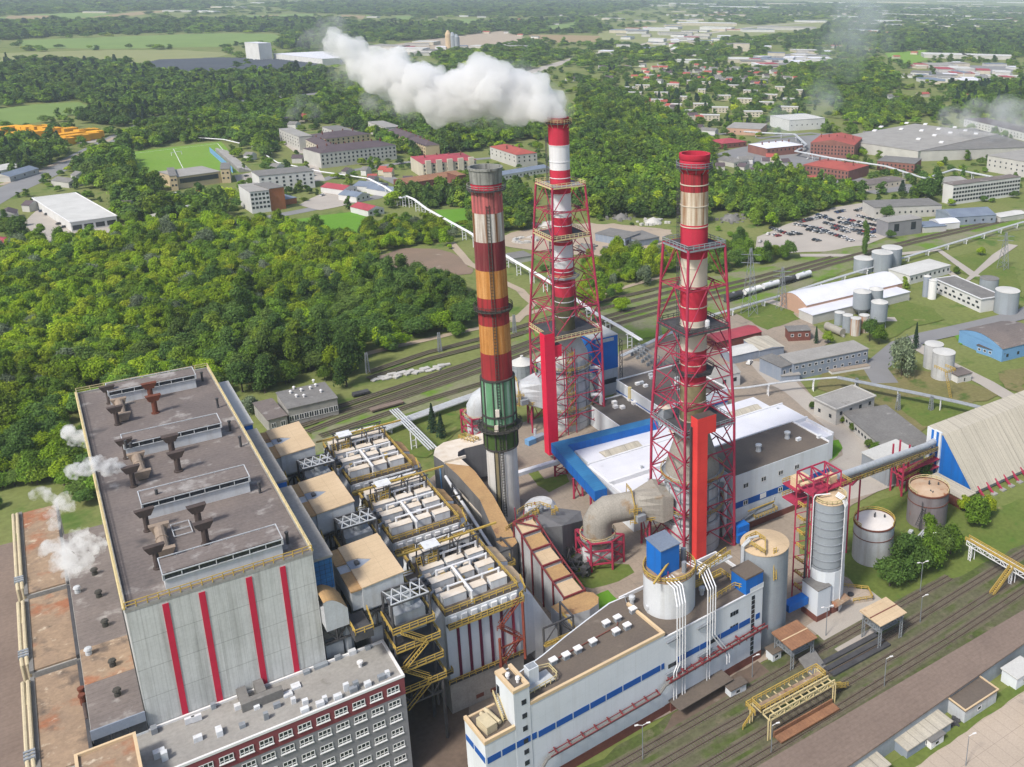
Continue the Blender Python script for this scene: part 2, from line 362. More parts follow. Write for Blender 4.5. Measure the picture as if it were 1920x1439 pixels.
add('g_field_pale',(.25,.25,.11),(.19,.22,.08),sc=.01,contrast=.8,fine=.1,fsc=.05,rough=1)
add('g_field_green',(.17,.25,.06),(.13,.2,.05),sc=.01,contrast=.8,fine=.1,fsc=.05,rough=1)
add('g_field_ochre',(.32,.23,.13),(.25,.19,.1),sc=.01,contrast=.8,fine=.1,fsc=.05,rough=1)
add('g_solar',(.055,.065,.085),(.07,.08,.1),sc=.01,fine=.2,fsc=.2)
add('g_wood',(.03,.05,.018),(.045,.065,.022),sc=.05,fine=.3,fsc=.3,rough=1)
EXCL=[]
ZL=[0.02]
def jit_poly(pts,step,amp,rg):
 out=[]
 for i,p in enumerate(pts):
  q=pts[(i+1)%len(pts)];L=math.dist(p[:2],q[:2]);n=max(1,min(40,int(L/step)))
  for k in range(n):
   t=k/n;a=amp if k else amp*.4
   out.append((p[0]+(q[0]-p[0])*t+rg.uniform(-a,a),p[1]+(q[1]-p[1])*t+rg.uniform(-a,a)))
 return out
def patch(name,px,mat,amp=0.0,step=4.0,excl=True,world=False,kind='structure',label=None,z=None,cat=None):
 pts=[tuple(p) for p in px] if world else [G(*p)[:2] for p in px]
 if excl:EXCL.append(px if not world else [UV((p[0],p[1],0))[:2] for p in px])
 if amp:pts=jit_poly(pts,step,amp,rnd)
 if z is None:ZL[0]+=.005;z=ZL[0]
 a=sum(pts[i-1][0]*pts[i][1]-pts[i][0]*pts[i-1][1] for i in range(len(pts)))
 if a<0:pts=pts[::-1]
 o=MB().face([(p[0],p[1],z) for p in pts]).build(name,mat)
 return tag(o,label,cat,kind=kind)
def strip(name,px,width,mat,world=False,amp=0,excl=True,label=None,step=10):
 c=[Vector(p[:2]) for p in (px if world else [G(*q) for q in px])]
 l,r=[],[]
 for i,p in enumerate(c):
  d=((c[i]-c[i-1]).normalized() if i else Vector((0,0)))+((c[i+1]-c[i]).normalized() if i<len(c)-1 else Vector((0,0)))
  d.normalize();n=Vector((-d.y,d.x))*width/2;l.append(p+n);r.append(p-n)
 return patch(name,[tuple(p) for p in l+r[::-1]],mat,amp,step,excl,True,label=label)
gs=[]
gr=MB()
for i in range(64):
 t=2*math.pi*i/64;gs.append((40000*math.cos(t),40000*math.sin(t),0))
tag(gr.face(gs).build('ground','g_base'),'wide green ground reaching to the horizon',kind='structure')
# fields far out
for px,m in (([(0,33),(60,28),(140,24),(215,24),(140,40),(30,44),(0,44)],'g_field_green'),([(15,30),(110,29),(80,36),(0,42)],'g_field_ochre'),
              ([(140,36),(260,22),(330,20),(250,30),(170,40)],'g_field_ochre'),([(40,76),(250,68),(400,63),(510,64),(560,74),(420,88),(200,92),(40,90)],'g_field_green'),
              ([(0,100),(160,95),(330,94),(440,100),(360,118),(200,122),(60,118),(0,122)],'g_field_pale'),([(440,30),(590,26),(585,34),(470,38)],'g_field_green'),([(490,30),(525,28),(510,36),(484,37)],'g_field_ochre'),
              ([(640,28),(685,30),(680,36),(640,35)],'g_field_ochre'),([(740,30),(780,31),(775,38),(745,38)],'g_field_green'),([(864,36),(898,36),(897,44),(880,52),(860,50)],'g_field_green'),
              ([(900,40),(920,38),(915,46),(904,46)],'g_field_ochre'),([(990,65),(1150,68),(1160,78),(1040,80),(1000,74)],'g_field_ochre'),([(1020,50),(1085,40),(1080,58),(1030,62)],'g_field_green'),
              ([(0,205),(60,196),(150,192),(185,205),(120,218),(60,232),(0,236)],'g_field_green'),([(1660,100),(1745,93),(1738,112),(1700,122),(1672,115)],'g_pitch'),
              ([(1190,120),(1260,115),(1240,135),(1190,140)],'g_field_pale'),([(1560,165),(1640,155),(1600,175)],'g_field_pale')):
 patch('field',px,m,amp=3,step=40)
# large town ground: pale yards and streets under the houses at upper right
for px,m in (([(1120,60),(1300,40),(1420,48),(1560,35),(1540,55),(1380,75),(1240,95),(1130,80)],'g_field_pale'),
              ([(1420,110),(1500,98),(1545,104),(1510,122),(1430,122)],'g_asphalt'),([(1730,138),(1780,122),(1900,125),(1900,150),(1800,152)],'g_asphalt'),([(940,58),(1000,75),(960,90),(780,105),(700,90),(800,75)],'g_sand')):
 patch('yard',px,m,amp=3,step=20)
# roads
def road(px,wd,m='g_asphalt',name='road'):return strip(name,px,wd,m)
road([(-60,400),(0,365),(60,338),(130,305),(190,275),(235,252),(300,222),(380,205),(470,188),(600,175),(660,168)],22)
road([(0,348),(80,318),(150,290),(215,258)],5,'g_sand','footpath')
road([(430,425),(520,405),(640,382),(700,372),(760,350),(720,330)],11)
road([(980,140),(1080,110),(1200,85),(1290,68),(1420,50),(1560,40),(1600,20)],26,'g_yardlight')
road([(1080,112),(1230,88),(1310,70)],12)
road([(600,340),(660,320),(760,305),(880,300),(1010,290)],9)
road([(1230,285),(1290,262),(1360,250)],9)
road([(540,270),(580,300),(600,340)],8,'g_yardlight')
road([(1500,300),(1560,330),(1700,360),(1920,330)],10)
road([(1420,260),(1520,250),(1620,262)],10)
for px in (([(75,385),(120,378),(150,430),(225,420),(215,455),(85,465),(45,420)]),([(560,385),(640,345),(690,372),(650,385),(600,395)]),([(440,330),(480,322),(490,345),(450,350)]),([(1420,445),(1480,420),(1560,390),(1640,378),(1668,408),(1664,445),(1600,470),(1480,475),(1415,470)]),
           ([(0,262),(110,245),(190,248),(180,268),(60,275),(0,275)])):
 patch('yard',px,'g_yardlight',amp=.8,step=10)
patch('yard',[(1340,290),(1440,262),(1560,250),(1620,270),(1560,320),(1640,340),(1760,350),(1640,365),(1480,330),(1380,310)],'g_asphalt',amp=1.5,step=12)
patch('football_pitch',[(232,287),(415,266),(462,323),(262,344)],'g_pitch',amp=.3,step=8)
pm=MB()
def _ln(a,b,w=.22):
 a,b=Vector(G(*a)),Vector(G(*b));n=(b-a).normalized();n=Vector((-n.y,n.x,0))*w;zz=Vector((0,0,ZL[0]+.02))
 pm.face([a-n+zz,b-n+zz,b+n+zz,a+n+zz])
for a,b in (((240,290),(408,270)),((408,270),(452,321)),((240,290),(266,340)),((325,280),(350,330)),((266,340),(452,321))):_ln(a,b)
tag(pm.build('pitch_marking','frame_white'),'white lines painted on the football pitch',kind='structure')
patch('lawn',[(520,418),(600,405),(660,398),(690,408),(705,424),(670,438),(630,446),(570,432)],'g_lawn',amp=1,step=8)
patch('lawn',[(815,395),(880,390),(885,425),(850,428)],'g_lawn',amp=1,step=8)
patch('dirt',[(712,480),(760,466),(830,470),(880,490),(885,515),(840,520),(790,515),(730,525),(705,505)],'g_dirt',amp=2,step=5)
patch('yard',[(935,445),(985,432),(1060,420),(1150,420),(1260,432),(1230,470),(1160,480),(1080,478),(1000,470),(940,460)],'g_sand',amp=2,step=5)
strip('path',[(840,450),(880,495),(925,520),(975,545),(1000,570),(965,605)],4.5,'g_sand',amp=.5)
# rail yard across the middle
patch('rail_yard',[(560,870),(600,790),(700,752),(900,690),(1000,610),(1230,545),(1400,505),(1560,470),(1700,445),(1920,390),(2050,350),(2050,400),(1920,430),(1760,465),(1600,505),(1400,575),(1240,630),(1100,660),(960,722),(830,770),(700,815),(620,850)],'g_ballast_mid',amp=2,step=6)
strip('path',[(600,690),(680,666),(800,638),(900,616),(985,590),(1100,560),(1240,520)],4,'g_sand',amp=.5)
# plant yards
patch('yard',[(1160,660),(1230,640),(1380,590),(1470,565),(1560,640),(1470,690),(1500,715),(1560,790),(1650,850),(1750,905),(1660,915),(1560,970),(1500,985),(1500,1040),(1600,1090),(1625,1155),(1500,1205),(1430,1243),(1246,1345),(1140,1395),(890,1545),(770,1500),(640,1200),(560,1080),(700,980),(830,880),(960,800),(1150,745)],'g_yard',amp=.4,step=5)
patch('yard',[(1400,675),(1470,688),(1500,725),(1560,775),(1640,830),(1655,880),(1700,905),(1640,925),(1555,950),(1555,870),(1580,855),(1578,832),(1545,800),(1470,735),(1440,720)],'g_yardlight',amp=.3,step=5,excl=True)
patch('brown_yard',[(600,1180),(760,1200),(880,1310),(890,1480),(770,1480),(730,1240)],'g_brownyard',amp=.5,step=5)
patch('grass_patch',[(1058,1045),(1078,1098),(1110,1106),(1160,1092),(1190,1075),(1180,1060),(1120,1055),(1085,1030)],'g_grass',amp=.3,step=3)
patch('grass_patch',[(1098,1126),(1140,1108),(1163,1130),(1128,1150)],'g_lawn',amp=.2,step=2)
patch('grass_patch',[(985,880),(1003,876),(1020,900),(1062,890),(1068,905),(1030,925),(1008,912)],'g_grass',amp=.2,step=2)
patch('grass_patch',[(1558,828),(1572,826),(1580,842),(1570,856),(1556,866)],'g_lawn',amp=.2,step=2)
patch('grass_patch',[(1590,1085),(1560,1000),(1640,945),(1720,915),(1760,930),(1860,960),(2000,900),(2100,1000),(1920,1040),(1760,1100),(1640,1150)],'g_grass',amp=.6,step=3,excl=False)
patch('grass_patch',[(690,800),(770,775),(850,760),(870,800),(800,860),(730,850)],'g_grass',amp=.6,step=3,excl=False)
patch('grass_patch',[(1540,700),(1640,690),(1760,700),(1880,740),(1760,780),(1700,830),(1640,800),(1570,760),(1530,720)],'g_dry',amp=1.5,step=5,excl=True)
patch('grass_patch',[(1680,745),(1760,750),(1860,765),(1800,800),(1730,800),(1690,770)],'g_grass',amp=1,step=4,excl=True)
patch('grass_patch',[(1420,570),(1470,560),(1500,600),(1440,620),(1380,590)],'g_grass',amp=1,step=4,excl=True)
patch('grass_patch',[(1620,590),(1700,560),(1740,600),(1660,640),(1640,625)],'g_grass',amp=1,step=4,excl=True)
patch('grass_patch',[(1705,568),(1750,580),(1770,600),(1720,612)],'g_grass',amp=1,step=4)
patch('grass_patch',[(1790,630),(1850,618),(1860,630),(1800,648)],'g_lawn',amp=.4,step=4)
patch('grass_patch',[(1780,485),(1840,470),(1900,500),(1920,560),(1860,540),(1800,510)],'g_grass',amp=1,step=4)
patch('grass_patch',[(1870,700),(1920,690),(1920,740),(1885,730)],'g_dry',amp=1,step=4)
road([(1980,560),(1920,590),(1830,612),(1740,632),(1690,648),(1640,690),(1660,720)],11)
road([(1700,640),(1770,680),(1850,720),(1900,750),(1960,790)],7,'g_yardlight')
road([(1440,565),(1520,590),(1600,600),(1680,600)],6,'g_yardlight')
road([(1760,500),(1810,530),(1870,480),(1900,460)],6,'g_yardlight')
road([(1500,480),(1660,480),(1760,470),(1830,520)],6,'g_yardlight')
# bottom rail yard and slab road
patch('rail_yard',[(60,120),(400,120),(400,135.5),(215,140),(160,142),(128,144.5),(94,143.5),(60,140.5),(40,139),(30,120)],'g_ballast',amp=.8,step=4,world=True)
patch('slab_road',[(95,70),(230,70),(300,98),(300,104.5),(180,104.2),(140,103.6),(120,103),(95,102)],'g_slab',amp=.3,step=5,world=True)
patch('grass_patch',[(95,101.2),(130,101.6),(160,102.2),(200,102.6),(200,105.4),(95,105)],'g_grass',amp=.3,step=3,world=True)
patch('brown_yard',[(90,139.5),(122,140.5),(122,146),(96,143.6)],'g_brownyard',amp=.3,step=3,world=True)
patch('yard',[(140,137),(163,137),(164,151),(140,149)],'g_yardlight',amp=.2,step=4,world=True)
patch('brown_yard',[(-60,120),(-15,120),(-14.8,300),(-60,300)],'g_asphalt',world=True)
# railway tracks: rails and sleepers, one thing per line
def track(pts,label,slp=.65,w=.18):
 pts=[Vector((p[0],p[1],0)) for p in pts]
 t=thing('railway_track',label,'railway track',tuple(pts[0]))
 z=ZL[0]+.03
 rl=MB();sl_=MB();bed=sl_
 for a,b in zip(pts,pts[1:]):
  d=(b-a).normalized();n=Vector((-d.y,d.x,0))
  for s_ in (-.75,.75):
   q=n*s_;c0,c1=a+q,b+q;hw=n*w*.5
   rl.hexa([c0-hw+Vector((0,0,z+.1)),c1-hw+Vector((0,0,z+.1)),c1+hw+Vector((0,0,z+.1)),c0+hw+Vector((0,0,z+.1))],[c0-hw+Vector((0,0,z+.28)),c1-hw+Vector((0,0,z+.28)),c1+hw+Vector((0,0,z+.28)),c0+hw+Vector((0,0,z+.28))])
  L=(b-a).length;k=int(L/slp);ang=math.atan2(d.y,d.x)
  for i in range(k):
   c=a+d*(i+.5)*slp
   sl_.obox(c,.13,1.3,z,z+.12,ang)
 for a,b in zip(pts,pts[1:]):
  d=(b-a).normalized();n=Vector((-d.y,d.x,0));u=Vector((0,0,z-.004))
  bed.face([a-n*1.9+u,b-n*1.9+u,b+n*1.9+u,a+n*1.9+u],1)
 rl.build('rails','rail_steel',t);sl_.build('track_bed',['sleeper','g_trackbed'],t)
 ZL[0]+=.01
 return t
pass
track([(62,137.2),(100,138.6),(135,140.2),(160,141),(186,141.5)],'railway track closest to the white silo building, running under the rusty roofed shed')
track([(50,132),(100,133.3),(150,133.8),(200,136.5),(260,139),(330,141)],'railway track running under the tall tan roofed loading shed')
track([(50,126.3),(108,127.4),(160,128.6),(215,131.5),(330,136)],'railway track passing through the yellow loading gantry')
track([(50,121.8),(110,122.6),(165,124.2),(215,127),(330,131)],'railway track closest to the long dark roofed shed')
for i,(a,lab) in enumerate((([(575,812),(640,787),(740,752),(900,697),(1000,660),(1130,617),(1280,575),(1420,540),(1560,497),(1720,455),(1930,405)],'railway track crossing the middle rail yard, first of the parallel lines beside the pipes'),
                          ([(560,802),(640,775),(740,742),(900,686),(1000,649),(1130,606),(1280,564),(1420,530),(1560,490),(1720,449),(1930,400)],'railway track crossing the middle rail yard, second of the parallel lines'),
                          ([(540,795),(640,763),(740,730),(900,676),(1000,640),(1130,597),(1280,555),(1420,521),(1560,483)],'railway track crossing the middle rail yard where the tank wagons stand'),
                          ([(600,820),(690,790),(800,752),(900,722),(960,704)],'railway track beside the grey pipe bridge behind the old chimney'),
                          ([(690,700),(800,663),(900,637),(1000,607),(1130,566),(1300,527)],'overgrown railway track on the far grass of the middle rail yard'),
                          ([(690,712),(800,676),(900,650),(1000,620),(1130,580),(1300,538)],'second overgrown railway track on the far grass of the middle rail yard'))):
 track([G(*p) for p in a],lab,1.4,.22)
# shared window builder
WM={}
def win_mesh(w,h,kind='plain',axis='y'):
 """window facing -Y (axis y) or -X (axis x): frame, mullions and dark panes, origin in the centre of the wall face"""
 k=(round(w,2),round(h,2),kind,axis)
 if k in WM:return WM[k]
 b=MB();T=(lambda x,y,z:(x,y,z)) if axis=='y' else (lambda x,y,z:(y,-x,z))
 def bx(x0,x1,y0,y1,z0,z1,mi):
  b.hexa([T(x0,y0,z0),T(x1,y0,z0),T(x1,y1,z0),T(x0,y1,z0)],[T(x0,y0,z1),T(x1,y0,z1),T(x1,y1,z1),T(x0,y1,z1)],mi)
 f=min(.14,h*.12)
 bx(-w/2,w/2,-.06,0,-h/2,h/2,1)
 if kind != 'bare':
  bx(-w/2,w/2,-.12,-.06,h/2-f,h/2,0);bx(-w/2,w/2,-.12,-.06,-h/2,-h/2+f,0)
  bx(-w/2,-w/2+f,-.119,-.06,-h/2,h/2,0);bx(w/2-f,w/2,-.119,-.06,-h/2,h/2,0)
  n=3 if kind=='triple' else (2 if kind=='double' else 1)
  for i in range(1,n):x=-w/2+w*i/n;bx(x-f/2,x+f/2,-.118,-.06,-h/2,h/2,0)
  if kind=='triple':
   bx(-w/2,w/2,-.117,-.06,-h*.2,-h*.2+f,0);bx(-w/2-.1,w/2+.1,-.25,0,-h/2-.14,-h/2,0)
 me=bpy.data.meshes.new('window');me.from_pydata(b.v,[],b.f);me.materials.append(mt['frame_white']);me.materials.append(mt['glass'])
 me.polygons.foreach_set("material_index",b.mi);WM[k]=me;return me
def window(parent,pos,w,h,kind='plain',axis='y',ang=0):
 o=bpy.data.objects.new('window',win_mesh(w,h,kind,axis));COL.objects.link(o);o.parent=parent
 o.location=Vector(pos)-Vector(parent['_loc']);o.rotation_euler=(0,0,ang);return o
def parapet(b,x0,x1,y0,y1,z,w=.5,h=.6,mi=None):
 b.box(x0,x1,y0,y0+w,z,z+h,mi);b.box(x0,x1,y1-w,y1,z,z+h,mi);b.box(x0,x0+w,y0+w,y1-w,z,z+h,mi);b.box(x1-w,x1,y0+w,y1-w,z,z+h,mi)
# boiler hall
BX0,BX1,BY0,BY1,BZ=1.7,32.6,173.5,284.5,49.0
t=boiler=thing('boiler_hall','huge grey boiler hall with four red stripes down its corrugated end wall and dark roof','power plant hall',(BX0,BY0,0))
b=MB();b.box(BX0,BX1,BY0,BY1,0,BZ);b.build('wall','panel_grey',t)
b=MB();b.box(BX0+.3,BX1-.3,BY0+.3,BY1-.3,BZ,BZ+.25);rf=b.build('roof','roof_tar',t)
b=MB();parapet(b,BX0-.1,BX1+.1,BY0-.05,BY1,BZ,.35,.75);b.build('parapet','concrete_wall',t)
for x,wd in ((7.15,1.0),(12.9,1.05),(20.7,1.05),(26.6,1.0)):
 MB().box(x,x+wd,BY0-.12,BY0,24,BZ-.6).build('red_stripe','red_stripe',t)
b=MB();b.rail([(BX0,BY0-.05,BZ+.7),(BX1,BY0-.05,BZ+.7)],1.3,.13,1.7);b.build('railing','yellow',t)
b=MB();b.rail([(BX0,BY0,BZ+.7),(BX0,BY1,BZ+.7),(BX1,BY1,BZ+.7),(BX1,BY0,BZ+.7)],1.2,.12,3);b.tube((BX0-.2,BY0,BZ+.8),(BX0-.2,BY1,BZ+.8),.22);b.tube((BX1+.1,BY0,BZ+.8),(BX1+.1,BY1,BZ+.8),.22);b.build('railing','cream_rail',t)
Z0=BZ+.25
for yc in (178.3,207.5,239,274.5):
 x0,x1=8.3,27.9
 m=MB();m.box(x0,x1,yc-2.6,yc+2.6,Z0,Z0+2.6);mo=m.build('roof_monitor','panel_plain',t)
 m=MB();k=(x1-x0)/20
 for i in range(20):m.box(x0+i*k+.06,x0+(i+1)*k-.06,yc-2.75,yc-2.6,Z0+2.65,Z0+3.6)
 m.box(x0,x1,yc-2.6,yc+2.6,Z0+2.6,Z0+3.5);m.build('glazing','glass',mo)
 m=MB();m.hexa([(x0-.2,yc-2.3,Z0+3.62),(x1+.2,yc-2.3,Z0+3.62),(x1+.2,yc+2.3,Z0+3.62),(x0-.2,yc+2.3,Z0+3.62)],[(x0-.2,yc-2.2,Z0+3.8),(x1+.2,yc-2.2,Z0+3.8),(x1+.2,yc+2.3,Z0+4.0),(x0-.2,yc+2.3,Z0+4.0)]);m.build('monitor_roof','roof_tar',mo)
 m=MB()
 for yy,zz in ((yc-2.85,Z0+2.6),(yc-2.85,Z0+3.7),(yc+2.75,Z0+4.1)):m.beam((x0-.2,yy,zz),(x1+.2,yy,zz),.17)
 for xx in (x0-.2,x1+.2):m.beam((xx,yc-2.85,Z0+2.6),(xx,yc-2.85,Z0+3.7),.17);m.beam((xx,yc-2.85,Z0+3.7),(xx,yc+2.75,Z0+4.1),.17)
 for i in range(8):xx=x0+(x1-x0)*i/7;m.beam((xx,yc-2.85,Z0+2.6),(xx,yc-2.85,Z0+3.7),.12);m.beam((xx,yc+2.75,Z0+3.6),(xx,yc+2.75,Z0+4.1),.12)
 m.build('frame','metal_light',mo)
def tee(c,h,r,L,mat,ang=0,name='roof_vent'):
 m=MB();m.lathe([(r*1.5,Z0),(r*1.5,Z0+.3),(r,Z0+.32),(r,Z0+h)],c,12)
 ca,sa=math.cos(ang)*L,math.sin(ang)*L;q=Vector((ca,sa,0));n=Vector((-sa,ca,0)).normalized()*r*.95
 a0,a1=Vector((c[0],c[1],Z0+h-.2))-q*.55,Vector((c[0],c[1],Z0+h-.2))+q*.55
 t0,t1=Vector((c[0],c[1],Z0+h+1.3))-q,Vector((c[0],c[1],Z0+h+1.3))+q
 m.hexa([a0-n,a1-n,a1+n,a0+n],[t0-n*1.2,t1-n*1.2,t1+n*1.2,t0+n*1.2]);m.build(name,mat,t)
for (u,v),mat in (((206,757),'vent_brown'),((221,797),'vent_brown'),((238,860),'vent_brown'),((251,913),'vent_brown'),((277,996),'vent_brown'),((296,1066),'vent_brown'),
     ((284,751),'vent_rust'),((292,775),'vent_rust'),((324,853),'vent_brown'),((335,884),'vent_rust' if 0 else 'vent_brown'),((374,988),'vent_brown'),((387,1020),'vent_brown')):
 g=G(u,v,Z0);tee(g,3.6,.62 if u>280 and v<800 or u>320 else .5,1.75,mat,.05)
for (u0,v0),(u1,v1) in (((223,755),(230,780)),((256,858),(266,888)),((299,993),(309,1033))):
 a,c=Vector(G(u0,v0,Z0+1.3)),Vector(G(u1,v1,Z0+1.3))
 d=(c-a).normalized();m=MB();m.tube(a,c,1.0,n=12);mid=(a+c)/2;m.tube(mid-d*.15,mid+d*.15,1.15,n=12)
 n=Vector((-d.y,d.x,0));U=Vector((0,0,1))
 for e,s_ in ((a,-1),(c,1)):m.hexa([e-n*1-U,e+n*1-U,e+n*1+d*s_*1-U,e-n*1+d*s_*1-U],[e-n*1.8+U*.9,e+n*1.8+U*.9,e+n*1.8+d*s_*1.2+U*.9,e-n*1.8+d*s_*1.2+U*.9])
 m.build('roof_duct','pipe_tan',t)
for u,v in ((380,715),(432,808),(452,838),(488,925),(540,1020),(409,765)):
 g=G(u,v,Z0);MB().lathe([(.28,Z0),(.28,Z0+2.4),(.4,Z0+2.4),(.4,Z0+2.7)],g,8).build('roof_pipe','metal_dark',t)
for u,v in ((236,835),(246,839),(294,928)):
 g=G(u,v,Z0+3.8);MB().lathe([(.3,Z0+3.7),(.3,Z0+5)],g,8).build('roof_pipe','metal_dark',t)
g=G(320,988,Z0);m=MB()
for a in (0,2.6,5.2):m.beam((g[0],g[1]-a,Z0+.4),(g[0]+3.2,g[1]-a,Z0+.4),.14)
m.beam((g[0],g[1],Z0+.4),(g[0],g[1]-5.2,Z0+.4),.14);m.beam((g[0]+3.2,g[1],Z0+.4),(g[0]+3.2,g[1]-5.2,Z0+.4),.14);m.build('roof_frame','metal_light',t)
# narrow strip along the right side of the hall, cut in three by blue glazed gaps
for i,(ya,yb) in enumerate(((176.5,209.5),(213,244.5),(248.5,281))):
 s=thing('coal_bunker_bay',('flat roofed bay beside the boiler hall with a blue glazed end near the red stripes','middle flat roofed bay beside the boiler hall between two blue glazed gaps','pale flat roofed bay beside the boiler hall closest to the wood')[i],'building bay',(32.7,ya,0))
 MB().box(32.7,36.6,ya,yb,20,45.4).build('wall','concrete_wall',s);MB().box(32.7,36.8,ya-.1,yb+.1,45.4,45.8).build('roof','roof_concrete' if i<2 else 'roof_pale',s)
 MB().box(32.8,36.5,ya-.12,ya,38.5,45.2).build('glazed_end','blue_grid' if i==0 else 'blue',s)
# lower bays on the left: dark deaerator roof, rusty turbine hall roofs
t=thing('deaerator_bay','low dark roofed bay with mushroom vents left of the red striped boiler hall','building bay',(-6.6,173,0))
MB().box(-6.6,1.6,173.0,249,0,28.2).build('wall','concrete_wall',t)
MB().box(-6.5,1.5,173.3,187,28.2,28.45).build('roof','roof_tar',t);MB().box(-6.5,1.5,187,199,28.2,28.5).build('roof_rusty','roof_rusty',t);MB().box(-6.5,1.5,199,249,28.2,28.45).build('roof','roof_tar',t)
MB().box(-6.7,1.6,172.75,173,26.7,28.7).build('end_fascia','wall_bluegrey',t);MB().box(-6.7,1.6,172.75,173,22,24.6).build('end_fascia','panel_white',t)
for i in range(3):MB().box(-6.5+i*2.72,-6.5+i*2.72+2.55,172.85,173.0,24.6,26.7).build('window','glass',t)
for u,v in ((178,1078),(186,1120),(146,1112),(198,1175),(212,1250),(167,1228),(221,1305)):
 g=G(u,v,28.4);MB().lathe([(.55,28.4),(.55,29.1),(.4,29.1),(.4,29.5),(.75,29.6),(.6,30.0),(.2,30.1)],g,10).build('roof_vent','soot' if u != 146 and u != 167 else 'metal_light',t)
for i,(ya,yb) in enumerate(((169.5,199.2),(201.2,229),(231,272))):
 s=thing('turbine_hall_roof',('rusty patched hall roof nearest the office block, brown stains on tan felt','rusty patched hall roof beside the dark vents, second from the office block','rusty patched hall roof partly hidden by white steam')[i],'building',(-14.6,ya,0))
 MB().box(-14.6,-6.75,ya,yb,0,25.4+i*.02).build('wall','concrete_wall',s)
 MB().box(-14.2,-7.3,ya+.4,yb-.4,25.4,25.8).build('roof','roof_rusty',s)
 m=MB();m.box(-7.3,-6.75,ya,yb,25.4,26.3);m.build('gutter','metal_dark',s)
 m=MB();m.box(-14.9,-14.2,ya,yb,25.4,26.0);m.build('edge_walkway','roof_grey_old',s)
 # bundle of pipes down the outer edge
 y0,y1=ya+3,yb-2
 p=thing('pipe_bundle',('pair of cream pipes on the outer edge of the rusty roof nearest the office','pair of cream pipes on the outer edge of the middle rusty roof','pair of cream pipes on the outer edge of the rusty roof under the steam')[i],'pipes',(-15.5,y0,20))
 for xx in (-15.15,-15.95):MB().path([(xx,y0,20),(xx,y0+.1,25.8),(xx,y0+1.6,26.6),(xx,y1,26.6),(xx,y1+1.2,25.6),(xx,y1+1.2,21)],.36,8).build('pipe','pipe_cream',p)
 for k in range(3):MB().box(-16.4,-14.7,y0+1.4+k*.9,y0+1.9+k*.9,26.2,27.1).build('pipe_bracket','metal_mid',p)
t=thing('low_hall','flat dark brown hall roof along the photo left edge, outside the cream pipes','building',(-60,120,0))
MB().box(-70,-16.6,120,280,0,14).build('wall','concrete_wall',t);MB().box(-70,-16.5,120,280.2,14,14.3).build('roof','roof_chocolate',t)
MB().box(-45,-15.8,118,197.5,14.3,14.5).build('lower_roof','roof_chocolate',t)
t=thing('roof_tank','rusty vertical stub pipe with dark base at the edge of the tan roof','pipe',(-7.2,186,25.8))
for k in range(2):MB().lathe([(.45,25.8),(.45,27.6),(.6,27.6),(.6,28)],(-7.2,187.5-k*2.2),10).build('stub','vent_rust',t)
MB().tube((-7.2,187,26.2),(-7,180,26.2),.3).build('pipe','vent_brown',t)
# office block
OX1,OY0,OY1,OZ=43.7,160.4,173.3,24.0
t=thing('office_block','long grey office block with dark red top storey and white framed windows','office building',(OX1,OY0,0))
MB().box(-16,OX1,OY0,OY1,0,20.15).build('wall','wall_grey',t);MB().box(-16,OX1+.02,OY0-.06,OY1,20.15,OZ).build('top_storey_wall','wall_red',t)
MB().box(-16,OX1,OY0,OY1-.02,OZ,OZ+.2).build('roof','roof_concrete',t)
m=MB();parapet(m,-16,OX1+.15,OY0-.15,OY1,OZ+.1,.45,.5);m.build('coping','frame_white',t)
for r in range(6):
 for i in range(14):
  x=41.4-i*3.28
  if x>3:window(t,(x,OY0-(.06 if r==0 else 0),22.2-r*3.35),2.35,1.5,'triple')
rng=random.Random(5)
for u,v in ((676,1252),):
 MB().lathe([(.35,OZ),(.35,OZ+1),(.6,OZ+1.1),(.6,OZ+1.5),(.1,OZ+1.6)],G(u,v,OZ),10).build('roof_vent','frame_white',t)
for u,v,hx,hy,h in ((661,1228,.7,.5,1),(634,1238,.6,.4,.9),(690,1219,.5,.4,.8),(602,1252,1.3,.5,.7),(575,1264,.6,.5,.7),(716,1275,.7,.5,1),(727,1270,.4,.4,1.3),(690,1288,.6,.5,1.0),(663,1298,.7,.5,1),(650,1296,.5,.4,1.6),(668,1292,.5,.4,1.6),(634,1312,.7,.5,1),(601,1325,.7,.5,1),(610,1318,.4,.4,1.3),(573,1322,.5,.4,1.1),(572,1336,.7,.5,.9),(551,1320,.4,.4,1.2),(540,1305,.8,.7,.5),(555,1290,.8,.8,.5),(520,1328,.6,.4,1),(500,1350,.4,.4,1.5),(482,1330,.5,.5,.7),(455,1365,.5,.5,.8),(448,1330,.7,.5,1),(412,1378,.5,.9,1.2),(372,1390,.7,.5,1),(362,1330,.4,.4,1.2),(401,1330,.4,.4,1.2),(300,1420,.9,.6,1.3),(310,1426,.5,.5,1.7),(290,1375,.5,.7,1.2),(440,1300,.3,.3,1.3),(420,1310,.4,.4,1.1),(385,1320,.3,.3,1.4)):
 g=G(u,v,OZ);MB().box(g[0]-hx,g[0]+hx,g[1]-hy,g[1]+hy,OZ+.15,OZ+.15+h).build('roof_unit','white_box' if rng.random()<.7 else 'metal_mid',t)
for u,v in ((357,1358),(370,1354)):
 g=G(u,v,OZ);MB().box(g[0]-.8,g[0]+.8,g[1]-.3,g[1]+.3,OZ+.3,OZ+1.5).build('air_conditioner','white_paint',t)
m=MB();a=G(455,1338,OZ)
m.box(a[0],a[0]+7.2,a[1]-.2,a[1]+1.3,OZ+.2,OZ+2);m.box(a[0],a[0]+1.6,a[1]+1.3,a[1]+5,OZ+.2,OZ+2);m.box(a[0]+3,a[0]+4.6,a[1]+1.3,a[1]+6,OZ+.2,OZ+2.1);m.build('ventilation_duct','roof_grey_old',t)
